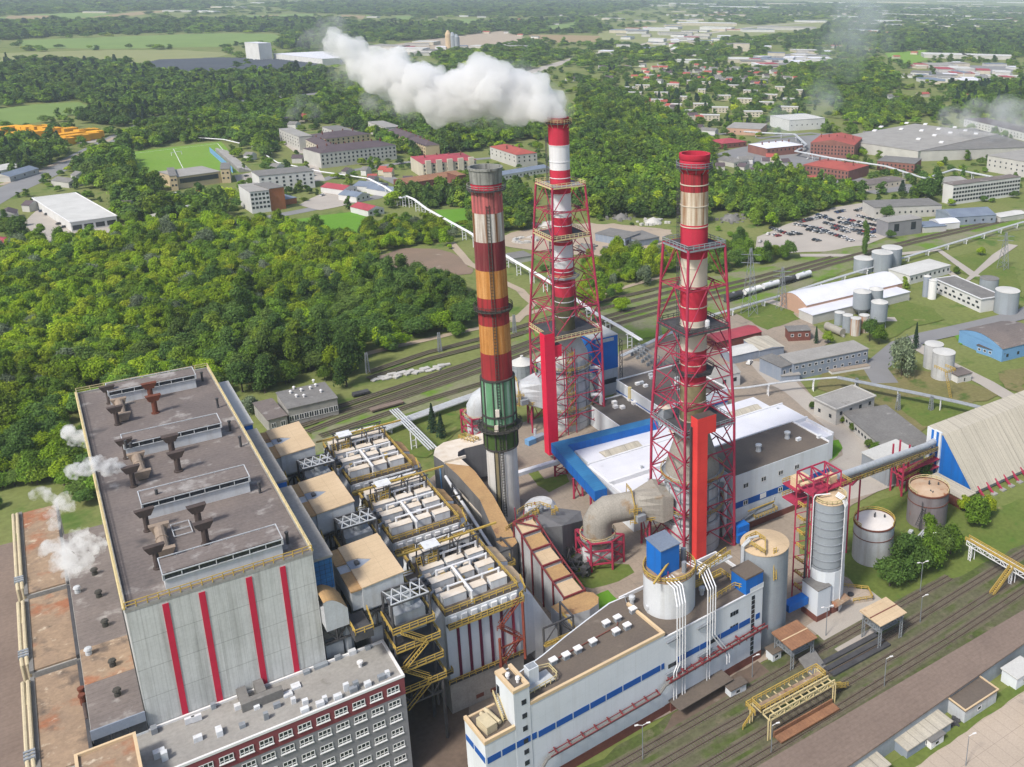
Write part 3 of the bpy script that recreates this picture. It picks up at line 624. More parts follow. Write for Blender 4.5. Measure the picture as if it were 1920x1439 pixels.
t=thing('annex_roof','cream rendered stair head on the office roof at the bottom photo edge','building',(-2,156,0))
MB().box(-9,-.6,158,167.4,24.1,28.2).build('wall','wall_cream',t);MB().box(-9.2,-.4,157.8,167.6,28.2,28.7).build('roof','roof_rusty',t)
m=MB();parapet(m,-9.3,-.3,157.7,167.7,28.7,.5,.5);m.build('parapet','coping',t)
# three boiler outlet units (tan roofed), each with a platform frame
UNIT=34.0
def tan_unit(k,lab):
 y=173.9+k*UNIT
 t=thing('air_preheater_housing',lab,'plant housing',(39,y,0),'tan roofed housings between the boiler hall and the filters')
 z=38.2
 m=MB();m.hexa([(41,y,32.4),(49.3,y,32.4),(49.3,y+17,32.4),(41,y+17,32.4)],[(41,y,z-.6),(49.3,y,z),(49.3,y+17,z),(41,y+17,z-.6)]);m.box(39,41,y+.6,y+17,32.8,z-1.0)
 m.box(42,49,y+1,y+16,14,32.4);m.build('wall','metal_light',t)
 m=MB()
 # roof with the dark arrow-shaped recess left open
 zt=lambda x:z-.6+(x-41)/8.3*.6+.05
 for poly in ([(41,y+11),(41,y+17.2),(49.5,y+17.2),(49.5,y-.2),(41,y-.2),(41,y+7.5),(42.6,y+7.0),(45.6,y+8.6),(43.4,y+10.6),(42,y+11)],):
  m.prism(poly[::-1],[zt(p[0]) for p in poly[::-1]],[zt(p[0])+.22 for p in poly[::-1]])
 m.build('roof','roof_tan',t)
 m=MB();m.prism([(41.02,y+7.5),(42.6,y+7.0),(45.6,y+8.6),(43.4,y+10.6),(42,y+11),(41.02,y+11)],z-1.6,[zt(p)+.06 for p in (41.02,42.6,45.6,43.4,42,41.02)]);m.build('roof_recess','wall_bluegrey',t)
 m=MB();m.box(42.2,43.0,y+8.3,y+9.7,z-1.55,z+.12);m.build('recess_vent','metal_dark',t)
 m=MB();m.prism([(38.8,y+11),(38.8,y+17),(41,y+17),(41,y+11)][::-1],z-1.0,[z-.7,z-.5,z-.5,z-.7]);m.prism([(38.8,y+.2),(38.8,y+7.4),(41,y+7.4),(41,y+.2)][::-1],z-1.0,z-.65);m.build('eave_roof','roof_ochre',t)
 m=MB()
 x0,x1,y0,y1=44.6,52.3,y-6.2,y-.6
 for zz in (35.6,30.5):
  for a,c in (((x0,y0),(x1,y0)),((x1,y0),(x1,y1)),((x1,y1),(x0,y1)),((x0,y1),(x0,y0))):m.beam((*a,zz),(*c,zz),.35)
 for a in ((x0,y0),(x1,y0),(x1,y1),(x0,y1)):m.beam((*a,8),(*a,35.6),.4)
 m.build('platform_frame','metal_dark',t)
 m=MB();n=4
 for i in range(n):
  xa,xb=x0+(x1-x0)*i/n,x0+(x1-x0)*(i+1)/n
  m.beam((xa,y0,35.7),(xb,y1,35.7),.2);m.beam((xb,y0,35.7),(xa,y1,35.7),.2)
 m.beam((x0,y0,35.8),(x1,y0,35.8),.3);m.beam((x0,(y0+y1)/2,35.7),(x1,(y0+y1)/2,35.7),.25);m.build('bracing','metal_light',t)
 m=MB();m.box(x0+.8,x1-.8,y0+.8,y1-.6,27.5,32.4);m.lathe([(1.2,32.4),(1.2,34.6),(.4,35.2)],(x0+4.5,y0+3.6),12);m.build('machinery','metal_mid',t)
 for zz,ya,xl,xr in ((29.8,y-7.6,44,52.6),(25.5,y-7.9,44.3,53.4),(20.8,y-8.2,44.3,53.6),(15.8,y-8.4,44.3,53.8)):
  MB().box(xl,xr,ya,y-.4,zz,zz+.2).build('platform','metal_dark',t)
  m=MB();m.rail([(xl,y-.5,zz+.2),(xl,ya,zz+.2),(xr,ya,zz+.2),(xr,y-.5,zz+.2)],1.2,.15,1.7);m.box(xl,xr,ya-.05,ya+.05,zz-.1,zz+.25);m.build('railing','yellow',t)
 m=MB()
 for zz in (30,25.7,21,16):
  s_=1 if zz in (30,21) else -1
  a,c=Vector((48-2.6*s_,y-8.0,zz)),Vector((48+2.6*s_,y-8.0,zz-4.5))
  for oy in (-.45,.45):m.beam(a+Vector((0,oy,0)),c+Vector((0,oy,0)),.16);m.beam(a+Vector((0,oy,1.1)),c+Vector((0,oy,1.1)),.12)
  for i in range(9):q=a.lerp(c,i/9);m.beam(q+Vector((0,-.45,0)),q+Vector((0,.45,0)),.12)
 m.build('stairs','yellow',t)
 m=MB();
 for xx in (44.4,53):m.beam((xx,y-8,0),(xx,y-8,16),.55);m.beam((xx,y-.5,0),(xx,y-.5,32),.55)
 m.truss((44.2,y-8,12.5),(53,y-8,12.5),4,4,.4);m.truss((32.8,y+.5,27.6),(46,y+.5,27.6),3.8,5,.4);m.build('support_frame','metal_dark',t)
 m=MB();m.box(37,40.6,y-7,y+.4,31,32.5);
 m.build('walkway','metal_dark',t)
 m=MB();m.rail([(37.2,y+.3,32.5),(37.2,y-7,32.5),(40.7,y-7,32.5),(41.4,y-.3,32.5)],1.2,.15,1.5);m.build('railing','yellow',t)
 m=MB();N=8;pr=[(32.7+4.3*i/N,36.6+3.6*math.sin(math.pi*(.40+.55*i/N))) for i in range(N+1)]
 fr=[(p[0],y-4,p[1]) for p in pr];bk=[(p[0],y+2.2,p[1]) for p in pr]
 for i in range(N):m.face([fr[i],fr[i+1],bk[i+1],bk[i]])
 m.build('duct_roof','roof_ochre',t)
 m=MB();m.face([(32.7,y-3.95,33.4)]+[(37,y-3.95,33.4)]+[(p[0],y-3.95,p[1]-.02) for p in pr[::-1]]);m.box(32.75,36.95,y-3.9,y+2,33.4,36.9);m.build('duct_wall','metal_light',t)
 m=MB();m.box(33,36.4,y+.6,y+5,18,27);m.lathe([(1.1,9),(1.1,30)],(37.6,y+1.6),10);m.box(40,47,y+.6,y+4,0,9);m.build('lower_plant','metal_mid',t)
 return t
tan_unit(0,'tan roofed housing with dark arrow shaped recess, closest to the red striped wall')
tan_unit(1,'tan roofed housing with dark arrow shaped recess, middle one of three')
tan_unit(2,'tan roofed housing with dark arrow shaped recess, closest to the railway')
# three electrostatic filters
def esp(k,lab):
 y=172.3+k*UNIT;x0,x1,D,z=56.7,73.4,26.5,25.6
 t=thing('electrostatic_filter',lab,'filter unit',(x0,y,0),'electrostatic filters with yellow railings')
 m=MB();m.box(x0,x1,y,y+D,8,z-.6);m.build('casing','panel_white',t)
 for i,xx in enumerate((59.2,61.7,64.2,66.7,69.2,71.9)):MB().box(xx-.3,xx+.3,y-.22,y,8.4,z-3).build('rib','maroon' if i<5 else 'red_steel',t)
 MB().box(x0-.3,x1+.3,y-.5,y+D+.5,0,8).build('base_wall','concrete_wall',t)
 for i in range(3):MB().box(62+i*3.4,63.8+i*3.4,y-.55,y-.5,1.5,2.5).build('base_vent','brick_red',t)
 m=MB();yy0,yy1=y+1.5,y+D-1
 m.hexa([(50.6,y+5,10),(x0,yy0,8),(x0,yy1,8),(50.6,y+21,10)],[(52.2,y+5,18),(x0,yy0,z-1),(x0,yy1,z-1),(52.2,y+21,18)])
 m.hexa([(50.2,y+7,4),(53.2,y+7,4),(53.2,y+19,4),(50.2,y+19,4)],[(50.2,y+6,12),(54.2,y+6,12),(54.2,y+20,12),(50.2,y+20,12)]);m.build('inlet_funnel','panel_plain',t)
 m=MB();m.prism([(x1,y+2.5),(77.6,y+6),(77.6,y+12.5),(x1,y+13)],5,[z-1.4,z-3.2,z-3.2,z-1.4]);m.prism([(x1,y+14),(77.6,y+15),(77.6,y+22),(x1,y+23)],5,[z-1.4,z-3.2,z-3.2,z-1.4]);m.build('outlet_funnel','panel_white',t)
 m=MB();m.prism([(x1,y+2.5),(77.6,y+6),(77.6,y+12.5),(x1,y+13)],[z-1.38,z-3.18,z-3.18,z-1.38],[z-1.2,z-3,z-3,z-1.2]);m.prism([(x1,y+14),(77.6,y+15),(77.6,y+22),(x1,y+23)],[z-1.38,z-3.18,z-3.18,z-1.38],[z-1.2,z-3,z-3,z-1.2]);m.build('outlet_roof','roof_ochre' if k else 'roof_tan',t)
 MB().prism([(x0,y),(x1,y),(x1,y+D),(x0,y+D),(x0,y+D-8),(x0-3.0,y+D-8),(x0-3.0,y+9.5),(x0,y+9.5)],z-.6,z).build('deck','roof_brown',t)
 m=MB();m.rail([(x0,y,z),(x1,y,z),(x1,y+D,z),(x0,y+D,z),(x0,y+D-8,z),(x0-3,y+D-8,z),(x0-3,y+9.5,z),(x0,y+9.5,z)],1.2,.17,1.6,closed=True)
 m.rail([(x0,y-1.9,z-2.6),(x1+.6,y-1.9,z-2.6),(x1+.6,y-.2,z-2.6)],1.2,.17,1.4);m.box(x0,x1+.6,y-1.95,y-1.8,z-2.95,z-2.5)
 m.rail([(x0-.6,y-1.2,8.6),(x1+.6,y-1.2,8.6)],1.1,.15,1.4);m.rail([(x0-3,y-1.4,11.5),(x0+.3,y-1.4,11.5),(x0+.3,y-.3,11.5)],1.1,.15,1.2);m.build('railing','yellow',t)
 m=MB();m.box(x0,x1+.6,y-1.9,y,z-2.8,z-2.62);m.box(x0-.6,x1+.6,y-1.2,y-.02,8.4,8.6);m.box(x0-3,x0+.3,y-1.4,y-.1,11.3,11.5);m.build('walkway','metal_dark',t)
 m=MB();m.box(x0+.3,x1-.3,y-.3,y+1,z-2.4,z-.55);m.build('front_cabinet','white_box',t)
 for i in range(7):MB().box(x0+1.0+i*2.3,x0+2.3+i*2.3,y-.75,y-.3,z-2.4,z-1.0).build('switch_box','white_paint',t)
 # transformer boxes in rows, each with tan top
 def box_unit(xa,xb,yc,w=2.2,h=1.9):
  q=MB().box(xa,xb,yc,yc+w,z,z+h).build('transformer_box','white_box',t);MB().box(xa-.08,xb+.08,yc-.08,yc+w+.08,z+h,z+h+.12).build('box_lid','tan_top',q)
 for r,yc in enumerate((y+2.6,y+9.6,y+15.6,y+22.4)):
  for xa,xb in ((x0+.8,x0+5.9),(x0+6.6,x0+10.6),(x0+11.6,x0+15.4)):box_unit(xa if r<1 or xa>x0+1 else xa,xb,yc,2.2,1.7+.25*(r==0))
  m=MB();m.tube((x0+2.6,yc+2.4,z+3.0),(x0+14.6,yc+2.4,z+3.0),.24)
  for i in range(4):m.tube((x0+2.8+i*3.9,yc+2.4,z+1.4),(x0+2.8+i*3.9,yc+2.4,z+3.2),.28)
  m.build('busbar_pipe','white_paint',t)
 for yc in (y+6.6,y+13.2):
  for i in range(5 if yc>y+8 else 2):
   box_unit(x0-2.4+i*3.0,x0-1.0+i*3.0,yc,1.3,1.3)
   MB().path([(x0-.7+i*3.0,yc+.2,z),(x0-.7+i*3.0,yc+.2,z+1.4),(x0+.3+i*3,yc+.6,z+1.6),(x0+.5+i*3,yc+.8,z+.6)],.33,8).build('elbow_duct','metal_mid',t)
 m=MB();m.tube((x0+6.3,y+11.9,z+3.05),(x0+6.3,y+.4,z+3.05),.3);m.tube((x0+6.3,y+.4,z+3.2),(x0+6.3,y+.4,z-1),.3);m.build('pipe','white_paint',t)
 m=MB();q=Vector((x0-1.9,y+12.2,z));m.box(q.x,q.x+2.4,q.y-1.4,q.y+1.4,z,z+1.0);m.path([(q.x-.4,q.y-1.5,z+.3),(q.x-.4,q.y-1.5,z+1.3),(q.x+1,q.y-1.6,z+1.4),(q.x+2.8,q.y-1.6,z+1.4)],.4,8);m.build('fan','metal_dark',t)
 m=MB()
 hx,hy=x0+1.5,y+17.2
 for a,c in ((0,0),(3.4,0),(0,4.6),(3.4,4.6),(8,0),(8,4.6),(13,0),(13,4.6)):m.beam((hx+a,hy+c,z),(hx+a+.5,hy+c,z+5.4),.26)
 for c in (0,4.6):m.beam((hx,hy+c,z+5.2),(hx+14,hy+c,z+5.4),.26)
 for a in (0,3.4,8,13):m.beam((hx+a+.4,hy,z+5.2),(hx+a+.4,hy+4.6,z+5.2),.17)
 m.beam((hx+3.4,hy,z+5.2),(hx+8,hy+4.6,z+5.2),.14);m.beam((hx+8,hy,z+5.2),(hx+13,hy+4.6,z+5.2),.14);m.build('hoist_frame','metal_dark',t)
 m=MB();m.beam((hx-4.8,hy+2.3,z+5.0),(hx+19,hy+2.3,z+5.3),.42);m.build('hoist_beam','yellow',t)
 MB().box(hx+1.0,hx+4.6,hy+.4,hy+4.0,z+5.4,z+5.6).build('canopy','white_box',t)
 m=MB()
 for zz in (z+.2,z+1.6,z+3.0):m.rail([(hx+.3,hy+.2,zz),(hx+4,hy+.2,zz),(hx+4,hy+4.2,zz)],1.1,.16,1.0)
 m.ladder((hx-.6,hy-1,z),(hx-.6,hy+1,z+4),(.5,0,0),.5,.14);m.build('hoist_platform','yellow',t)
 m=MB();
 for zz,s_ in ((z-2.6,1),(z-7.4,-1),(z-12.2,1)):
  a,c=Vector((70.4+2.4*s_,y-1.5,zz)),Vector((70.4-2.4*s_,y-1.5,zz-4.8))
  for oy in (-.45,.45):m.beam(a+Vector((0,oy,0)),c+Vector((0,oy,0)),.22);m.beam(a+Vector((0,oy,1.1)),c+Vector((0,oy,1.1)),.13)
  for i in range(10):q=a.lerp(c,i/10);m.beam(q+Vector((0,-.45,0)),q+Vector((0,.45,0)),.15)
  m.rail([(c.x-.8,y-2.2,c.z),(c.x+.8,y-2.2,c.z)],1.1,.14,.8)
 m.beam((67.6,y-2.2,0),(67.6,y-2.2,16),.5);m.beam((73.4,y-2.2,8),(73.4,y-2.2,z-2.6),.5);m.beam((67.6,y-2.2,13.4),(73.4,y-2.2,13.4),.3);m.build('stairs','stair_rust',t)
 m=MB()
 for q in ((x1+.6,y+1.0),(x1+.6,y+D-3)):m.ladder((q[0],q[1],z-3),(q[0]-.2,q[1]+2.4,z+.6),(0,.5,0) if 0 else (.5,0,0),.45,.15)
 m.rail([(x1+.2,y-.4,z-2.6),(x1+2.2,y+.8,z-2.6),(x1+2.2,y+3.4,z-.6)],1.2,.17,1.0);m.build('side_stairs','yellow',t)
 m=MB();m.prism([(77.6,y+1.5),(83.6,y+1.5),(83.6,y+7),(77.6,y+7)],3,[z-5,8.5,8.5,z-5]);m.prism([(73.4,y+.4),(77.6,y+1.5),(77.6,y+7),(73.4,y+8)],6,[z-.8,z-4.8,z-4.8,z-.8]);m.build('outlet_duct','panel_plain',t)
 m=MB()
 for zz in (4,9,13.5):
  for a,b_ in (((78.4,y-1.6),(86,y-1.6)),((86,y-1.6),(86,y+5))):m.beam((*a,zz),(*b_,zz),.36)
 for a in ((78.4,y-1.6),(82.2,y-1.6),(86,y-1.6),(86,y+5)):m.beam((*a,0),(*a,13.5),.4)
 m.beam((78.4,y-1.6,9),(82.2,y-1.6,13.5),.22);m.beam((82.2,y-1.6,13.5),(86,y-1.6,9),.22);m.beam((78.4,y-1.6,4),(86,y-1.6,9),.22);m.build('outlet_frame','metal_dark',t)
 m=MB();m.rail([(78.2,y-2.6,9.2),(86.6,y-2.6,9.2),(86.6,y+5,9.2)],1.1,.15,1.4);m.box(78.2,86.6,y-2.7,y-1.6,9,9.2);m.build('outlet_railing','yellow',t)
 rq=random.Random(k)
 for i in range(16):
  x,yy=rq.uniform(x0-2,x1-1.5),rq.choice((y+5.4,y+8.6,y+12.4,y+14.6,y+18.6,y+21));hh=rq.uniform(.5,1.5);MB().box(x,x+rq.uniform(.4,1.1),yy,yy+rq.uniform(.4,.9),z,z+hh).build('small_box',rq.choice(['metal_mid','white_box','metal_dark','yellow']),t)
 for i in range(7):x=x0-1+i*2.5;MB().path([(x,y+20.2,z),(x,y+20.2,z+1.5),(x+.5,y+20.8,z+1.9),(x+1.0,y+21.4,z+1.5),(x+1.0,y+21.4,z)],.24,7).build('elbow_duct','metal_dark',t)
 return t
esp(0,'electrostatic filter with yellow railings and maroon ribs, nearest the white blue striped building')
esp(1,'electrostatic filter with yellow railings, middle one of three')
esp(2,'electrostatic filter with yellow railings, closest to the railway')
# old chimney
C1=(100.6,242.2)
z_=lambda v:ZV(C1[0],C1[1],v)
t=thing('old_chimney','old chimney with pink, white, maroon and orange bands, green netting and dark grey crown','chimney',(*C1,0))
def band(t,c,r0,r1,z0,z1,mat,n=40):
 k=max(1,int((z1-z0)/4));return MB().lathe([(r0+(r1-r0)*i/k,z0+(z1-z0)*i/k) for i in range(k+1)],c,n).build('band',mat,t,smooth=True)
R1=lambda z:4.55-.40*z/100
rows=[(846,0,'old_base'),(705,846,'net'),(656,705,'old_red'),(605,656,'old_orange'),(555,605,'old_red'),(502,555,'old_orange'),(450,502,'old_maroon'),(396,450,'old_white'),(343,396,'old_pink')]
zb=0
for top,bot,mat in ((833,None,'old_base'),(786,833,'net_dark'),(705,786,'net_green'),(656,705,'old_red'),(604,656,'old_orange'),(553,604,'old_red'),(502,553,'old_orange'),(449,502,'old_maroon'),(396,449,'old_white'),(356,396,'old_pink'),(342,356,'band_red')):
 zt=z_(top);e=.25 if 'net' in mat else 0;band(t,C1,R1(zb)+e,R1(zt)+e,zb,zt,mat);zb=zt
MB().lathe([(R1(zb)+.15,zb),(R1(zb)+.3,zb+3.6),(R1(zb)+.55,zb+3.7),(R1(zb)+.55,zb+4.3),(R1(zb)-.05,zb+4.3),(R1(zb)-.2,zb+.6)],C1,40).build('crown','head_grey',t)
MB().lathe([(4.1,zb+1),(.01,zb+1.01)],C1,24).build('flue_opening','soot',t)
def ring_platform(t,c,z,ri,ro,n=24,mat='metal_dark',rail='metal_mid',h=1.2,a0=0,name='ring_platform'):
 o=MB().lathe([(ri,z),(ro,z),(ro,z+.3),(ri,z+.3)],c,n,a0=a0).build(name,mat,t)
 m=MB();m.rail([(c[0]+ro*math.cos(a0+2*math.pi*i/n),c[1]+ro*math.sin(a0+2*math.pi*i/n),z+.3) for i in range(n)],h,.13,3,closed=True)
 for i in range(0,n,2):a=a0+2*math.pi*i/n;m.beam((c[0]+ro*math.cos(a),c[1]+ro*math.sin(a),z),(c[0]+ri*math.cos(a),c[1]+ri*math.sin(a),z-1.3),.13)
 m.build('railing',rail,t);return o
ring_platform(t,C1,z_(355),R1(95),R1(95)+1.0,rail='head_grey')
ring_platform(t,C1,z_(578),R1(58),R1(58)+1.1,mat='soot',rail='soot')
ring_platform(t,C1,z_(798),4.7,6.4,mat='soot',rail='soot')
m=MB()
zA,zB=z_(833),z_(705)
for i in range(10):
 a=2*math.pi*(i+.35)/10;m.beam((C1[0]+4.9*math.cos(a),C1[1]+4.9*math.sin(a),zA),(C1[0]+4.75*math.cos(a),C1[1]+4.75*math.sin(a),zB),.32)
for zz in (zA,zB,z_(772),z_(787)):m.lathe([(4.6,zz-.22),(5.0,zz-.22),(5.0,zz+.22),(4.6,zz+.22)],C1,36)
m.build('scaffold_frame','soot',t)
a=math.radians(248)
m=MB();m.ladder((C1[0]+5.0*math.cos(a),C1[1]+5.0*math.sin(a),2),(C1[0]+4.35*math.cos(a),C1[1]+4.35*math.sin(a),97),(.42,-.1,0),.9,.16);m.build('ladder','soot',t)
a2=math.radians(228);m=MB()
for da in (-.13,.13):m.beam((C1[0]+4.7*math.cos(a2+da),C1[1]+4.7*math.sin(a2+da),0),(C1[0]+4.6*math.cos(a2+da),C1[1]+4.6*math.sin(a2+da),z_(833)),.3)
m.build('cable_tray','soot',t)
m=MB();zz=z_(833)
m.prism([(C1[0]+4.62*math.cos(a2+d),C1[1]+4.62*math.sin(a2+d)) for d in (-.13,0,.13)]+[(C1[0]+4.2*math.cos(a2),C1[1]+4.2*math.sin(a2))],0,zz);m.build('conduit_panel','khaki_light',t)
for dz,da in ((0,.1),(-5,.0)):
 a3=math.radians(235)+da;zz=z_(768)+dz;c=(C1[0]+5.1*math.cos(a3),C1[1]+5.1*math.sin(a3));MB().obox(c,.55,.3,zz,zz+2.2,a3+math.pi/2).build('cabinet','tan_top',t)
# lattice towers with flues
def tower(name,lab,C,sides,bands,R,top_v,plats,x_lv,vessel,bell):
 t=thing(name,lab,'chimney',(*C,0))
 zv=lambda v:ZV(C[0],C[1],v)
 def hs(z):
  for (za,sa),(zb_,sb) in zip(sides,sides[1:]):
   if z<=zb_:return (sa+(sb-sa)*(z-za)/(zb_-za))/2
  return sides[-1][1]/2
 zt_=sides[-1][0]
 for sx,sy in ((-1,-1),(1,-1),(1,1),(-1,1)):
  m=MB();pts=[(C[0]+sx*hs(z),C[1]+sy*hs(z),z) for z,_ in sides]
  for p,q in zip(pts,pts[1:]):m.tube(p,q,.42 if p[2]<40 else .3,.38 if p[2]<40 else .24,n=8)
  m.build('leg','red_steel',t)
 lv=x_lv
 cor=((-1,-1),(1,-1),(1,1),(-1,1))
 P_=lambda c,z:Vector((C[0]+c[0]*hs(z),C[1]+c[1]*hs(z),z))
 for za,zb_ in zip(lv,lv[1:]):
  m=MB();w=.28 if za<40 else .22
  for i in range(4):
   a,c=cor[i],cor[(i+1)%4]
   mid=(P_(a,za)+P_(c,za))/2;midt=(P_(a,zb_)+P_(c,zb_))/2
   m.beam(P_(a,zb_),P_(c,zb_),w)
   m.beam(P_(a,za),midt,w);m.beam(P_(c,za),midt,w)
   if za<38:q1,q2=P_(a,(za+zb_)/2),P_(c,(za+zb_)/2);s1=(P_(a,za)+midt)/2;s2=(P_(c,za)+midt)/2;m.beam(P_(a,zb_),s1,w*.7);m.beam(P_(c,zb_),s2,w*.7)
  m.build('bracing','red_steel',t)
  if zb_>40 and not any(abs(zb_-p[0])<1.5 for p in plats):
   m=MB();h=hs(zb_)
   mids=[(P_(cor[i],zb_)+P_(cor[(i+1)%4],zb_))/2 for i in range(4)]
   for i in range(4):m.beam(mids[i],mids[(i+1)%4],.24);m.beam(P_(cor[(i+1)%4],zb_),(mids[i]+mids[(i+1)%4])/2,.2)
   k=h*.8
   for i in range(4):
    a,c=cor[i],cor[(i+1)%4];p,q=Vector((C[0]+a[0]*k,C[1]+a[1]*k,zb_)),Vector((C[0]+c[0]*k,C[1]+c[1]*k,zb_));m.beam(p,q,.2)
   m.build('stay_ring','red_steel',t)
 for z,solid,mat,rmat,oct_ in plats:
  h=hs(z)+.15
  if oct_:
   ring_platform(t,C,z,R,R+2.2,8,mat,rmat,a0=math.pi/8)
  else:
   k=h if not solid else h
   m=MB();ri=R+.15;N=32
   sq=[]
   for i in range(N):
    a=2*math.pi*i/N;s_=1/max(abs(math.cos(a)),abs(math.sin(a)));sq.append(((C[0]+ri*math.cos(a),C[1]+ri*math.sin(a)),(C[0]+h*s_*math.cos(a),C[1]+h*s_*math.sin(a))))
   for zz in (z,z-.35):
    for i in range(N):
     (a,b_),(c,d)=sq[i],sq[(i+1)%N];f=[(*a,zz),(*b_,zz),(*d,zz),(*c,zz)];m.face(f if zz==z else f[::-1])
   for i in range(N):(a,b_),(c,d)=sq[i],sq[(i+1)%N];m.face([(*b_,z-.35),(*d,z-.35),(*d,z),(*b_,z)])
   m.build('platform',mat,t)
   m=MB();m.rail([(C[0]+a*h,C[1]+b_*h,z) for a,b_ in cor],1.2,.16,1.6,closed=True)
   for i in range(4):
    a,c=cor[i],cor[(i+1)%4];m.beam((C[0]+a[0]*h,C[1]+a[1]*h,z-.3),(C[0]+c[0]*h,C[1]+c[1]*h,z-.3),.4)
   m.build('railing',rmat,t)
 zb=zv(bands[0][1])
 for top,bot,mat in bands:
  zt=zv(top);band(t,C,R,R,zb,zt,mat);zb=zt
 rings=MB()
 zz=zv(bands[0][1])+3
 while zz<zb-2:rings.lathe([(R,zz-.12),(R+.14,zz-.12),(R+.14,zz+.12),(R,zz+.12)],C,40);zz+=5.5
 for p_ in range(1):rings.build('stiffener_ring',bell['ring'],t)
 prof=bell['prof'];MB().lathe([(R+d,zb+h) for d,h in prof]+[(R-.25,zb+prof[-1][1]),(R-.3,zb-2)],C,40).build('flue_mouth',bell['mat'],t,smooth=True)
 MB().lathe([(R-.28,zb-1.5),(.01,zb-1.49)],C,24).build('flue_inside',bell['inside'],t)
 for v,w in bell['rings']:ring_platform(t,C,zv(v),R,R+w,24,'metal_dark',bell['rail'])
 # absorber vessel inside the lower frame
 v=vessel;m=MB();m.lathe(v['prof'],C,40);vo=m.build('absorber_vessel',v['mat'],t,smooth=True)
 m=MB();m.lathe(v['cone'],C,40);m.build('vessel_cone',v['conemat'],vo,smooth=True)
 for zz in v['walk']:ring_platform(t,C,zz,v['r'],v['r']+1.3,24,'metal_mid','yellow')
 m=MB();r=v['r']+.1
 for i in range(12):
  a=2*math.pi*i/12;m.beam((C[0]+r*math.cos(a),C[1]+r*math.sin(a),1),(C[0]+r*math.cos(a),C[1]+r*math.sin(a),v['top']),.2)
 for k in range(6):zz=3+(v['top']-3)*k/6;m.lathe([(r,zz-.12),(r+.16,zz-.12),(r+.16,zz+.12),(r,zz+.12)],C,40)
 m.build('vessel_ribs','metal_mid',vo)
 m=MB();hx,hy=C[0]-hs(20)*.35,C[1]-hs(20)+1.0
 for zz in range(3,int(v['top'])+6,3):
  m.rail([(hx-1.6,hy-.8,zz),(hx+1.6,hy-.8,zz),(hx+1.6,hy+.8,zz)],1.1,.16,1.2);s_=1 if (zz // 3)%2 else -1
  m.beam((hx-1.5*s_,hy,zz),(hx+1.5*s_,hy,zz+3),.3);m.beam((hx-1.5*s_,hy,zz+1),(hx+1.5*s_,hy,zz+4),.14)
 m.build('stairs','yellow',t)
 m=MB()
 for a,c in ((-1.7,-.9),(1.7,-.9),(1.7,.9),(-1.7,.9)):m.beam((hx+a,hy+c,0),(hx+a,hy+c,v['top']+6),.26)
 m.build('stair_frame','red_steel',t)
 m=MB()
 for px_,py_,zt in v['pipes']:m.path([(C[0]+px_,C[1]+py_,.3),(C[0]+px_,C[1]+py_,zt-1),(C[0]+px_-.5,C[1]+py_,zt-.2),(C[0]+px_-3.5,C[1]+py_+1,zt)],.65,10)
 m.build('recirculation_pipe','white_paint',t,smooth=True)
 m=MB();ax=C[0]-R-.8;m.ladder((ax,C[1]+1,42),(ax,C[1]+1,zb-4),(0,.45,0),1.2,.17)
 for zz in range(44,int(zb)-4,6):m.beam((ax,C[1]+1,zz),(C[0]-R+.1,C[1]+1,zz),.14)
 m.build('ladder','metal_dark',t)
 return t
T3=(138.4,197.3);T2=(146.0,287.6)
tower('flue_tower','steaming white and crimson flue inside a crimson lattice tower, the farther lattice tower',T2,
      [(0,19.4),(37,18.7),(89.5,12.2)],
      [(553,632,'khaki'),(500,553,'band_red'),(457,500,'band_white'),(405,457,'band_red'),(363,405,'band_white'),(317,363,'band_red'),(271,317,'band_white'),(232,271,'band_red')],3.45,222,
      [(37.2,1,'metal_dark','cream_rail',0),(72.0,1,'metal_dark','cream_rail',0),(56.5,1,'metal_mid','cream_rail',1),(89.5,1,'metal_mid','cream_rail',0)],
      [0,7.4,14.8,22.3,29.8,37.2,47,56.5,64.5,72,80.7,89.5],
      dict(prof=[(8,0),(8,5),(7.8,5.2),(7.8,26.5)],cone=[(7.8,26.5),(7.6,28),(3.6,37)],mat='metal_light',conemat='roof_pale',walk=(7.5,23.5),r=7.85,top=26.5,pipes=[(10.2,-6,22),(10.6,-4,17),(9.6,-7.5,12)]),
      dict(prof=[(0,0),(.12,.4),(.12,2.2)],mat='band_red_dark',inside='soot',rings=[(231,1.0)],rail='cream_rail',ring='band_white'))
tower('flue_tower','rust stained cream and red flue inside a crimson lattice tower, the nearer lattice tower',T3,
      [(0,17.6),(39.6,16.5),(90,11.6)],
      [(716,800,'khaki_light'),(652,716,'band_red'),(596,652,'band_cream'),(532,596,'band_red'),(481,532,'band_cream'),(418,481,'band_red'),(357,418,'band_cream_rust'),(321,357,'band_red_dark')],3.62,297,
      [(39.6,1,'metal_dark','metal_mid',0),(54,1,'metal_dark','metal_dark',1),(67.5,1,'metal_dark','metal_dark',0),(90,1,'metal_dark','metal_mid',0)],
      [0,7.9,15.8,23.7,31.6,39.6,46.5,53.5,60.5,67.5,79,90],
      dict(prof=[(8,0),(8,9),(7.7,9.2),(7.7,24)],cone=[(7.7,24),(7.5,26),(3.8,38)],mat='metal_light',conemat='insulation_old',walk=(13,23),r=7.75,top=24,pipes=[(9.5,-3,19),(10.5,-1.5,14)]),
      dict(prof=[(0,0),(.1,.5),(.35,1.0),(.1,1.6),(.35,2.3),(.1,3.0),(.4,3.4),(.4,4.6)],mat='band_red',inside='vent_rust',rings=[(314,1.1)],rail='metal_mid',ring='band_cream'))
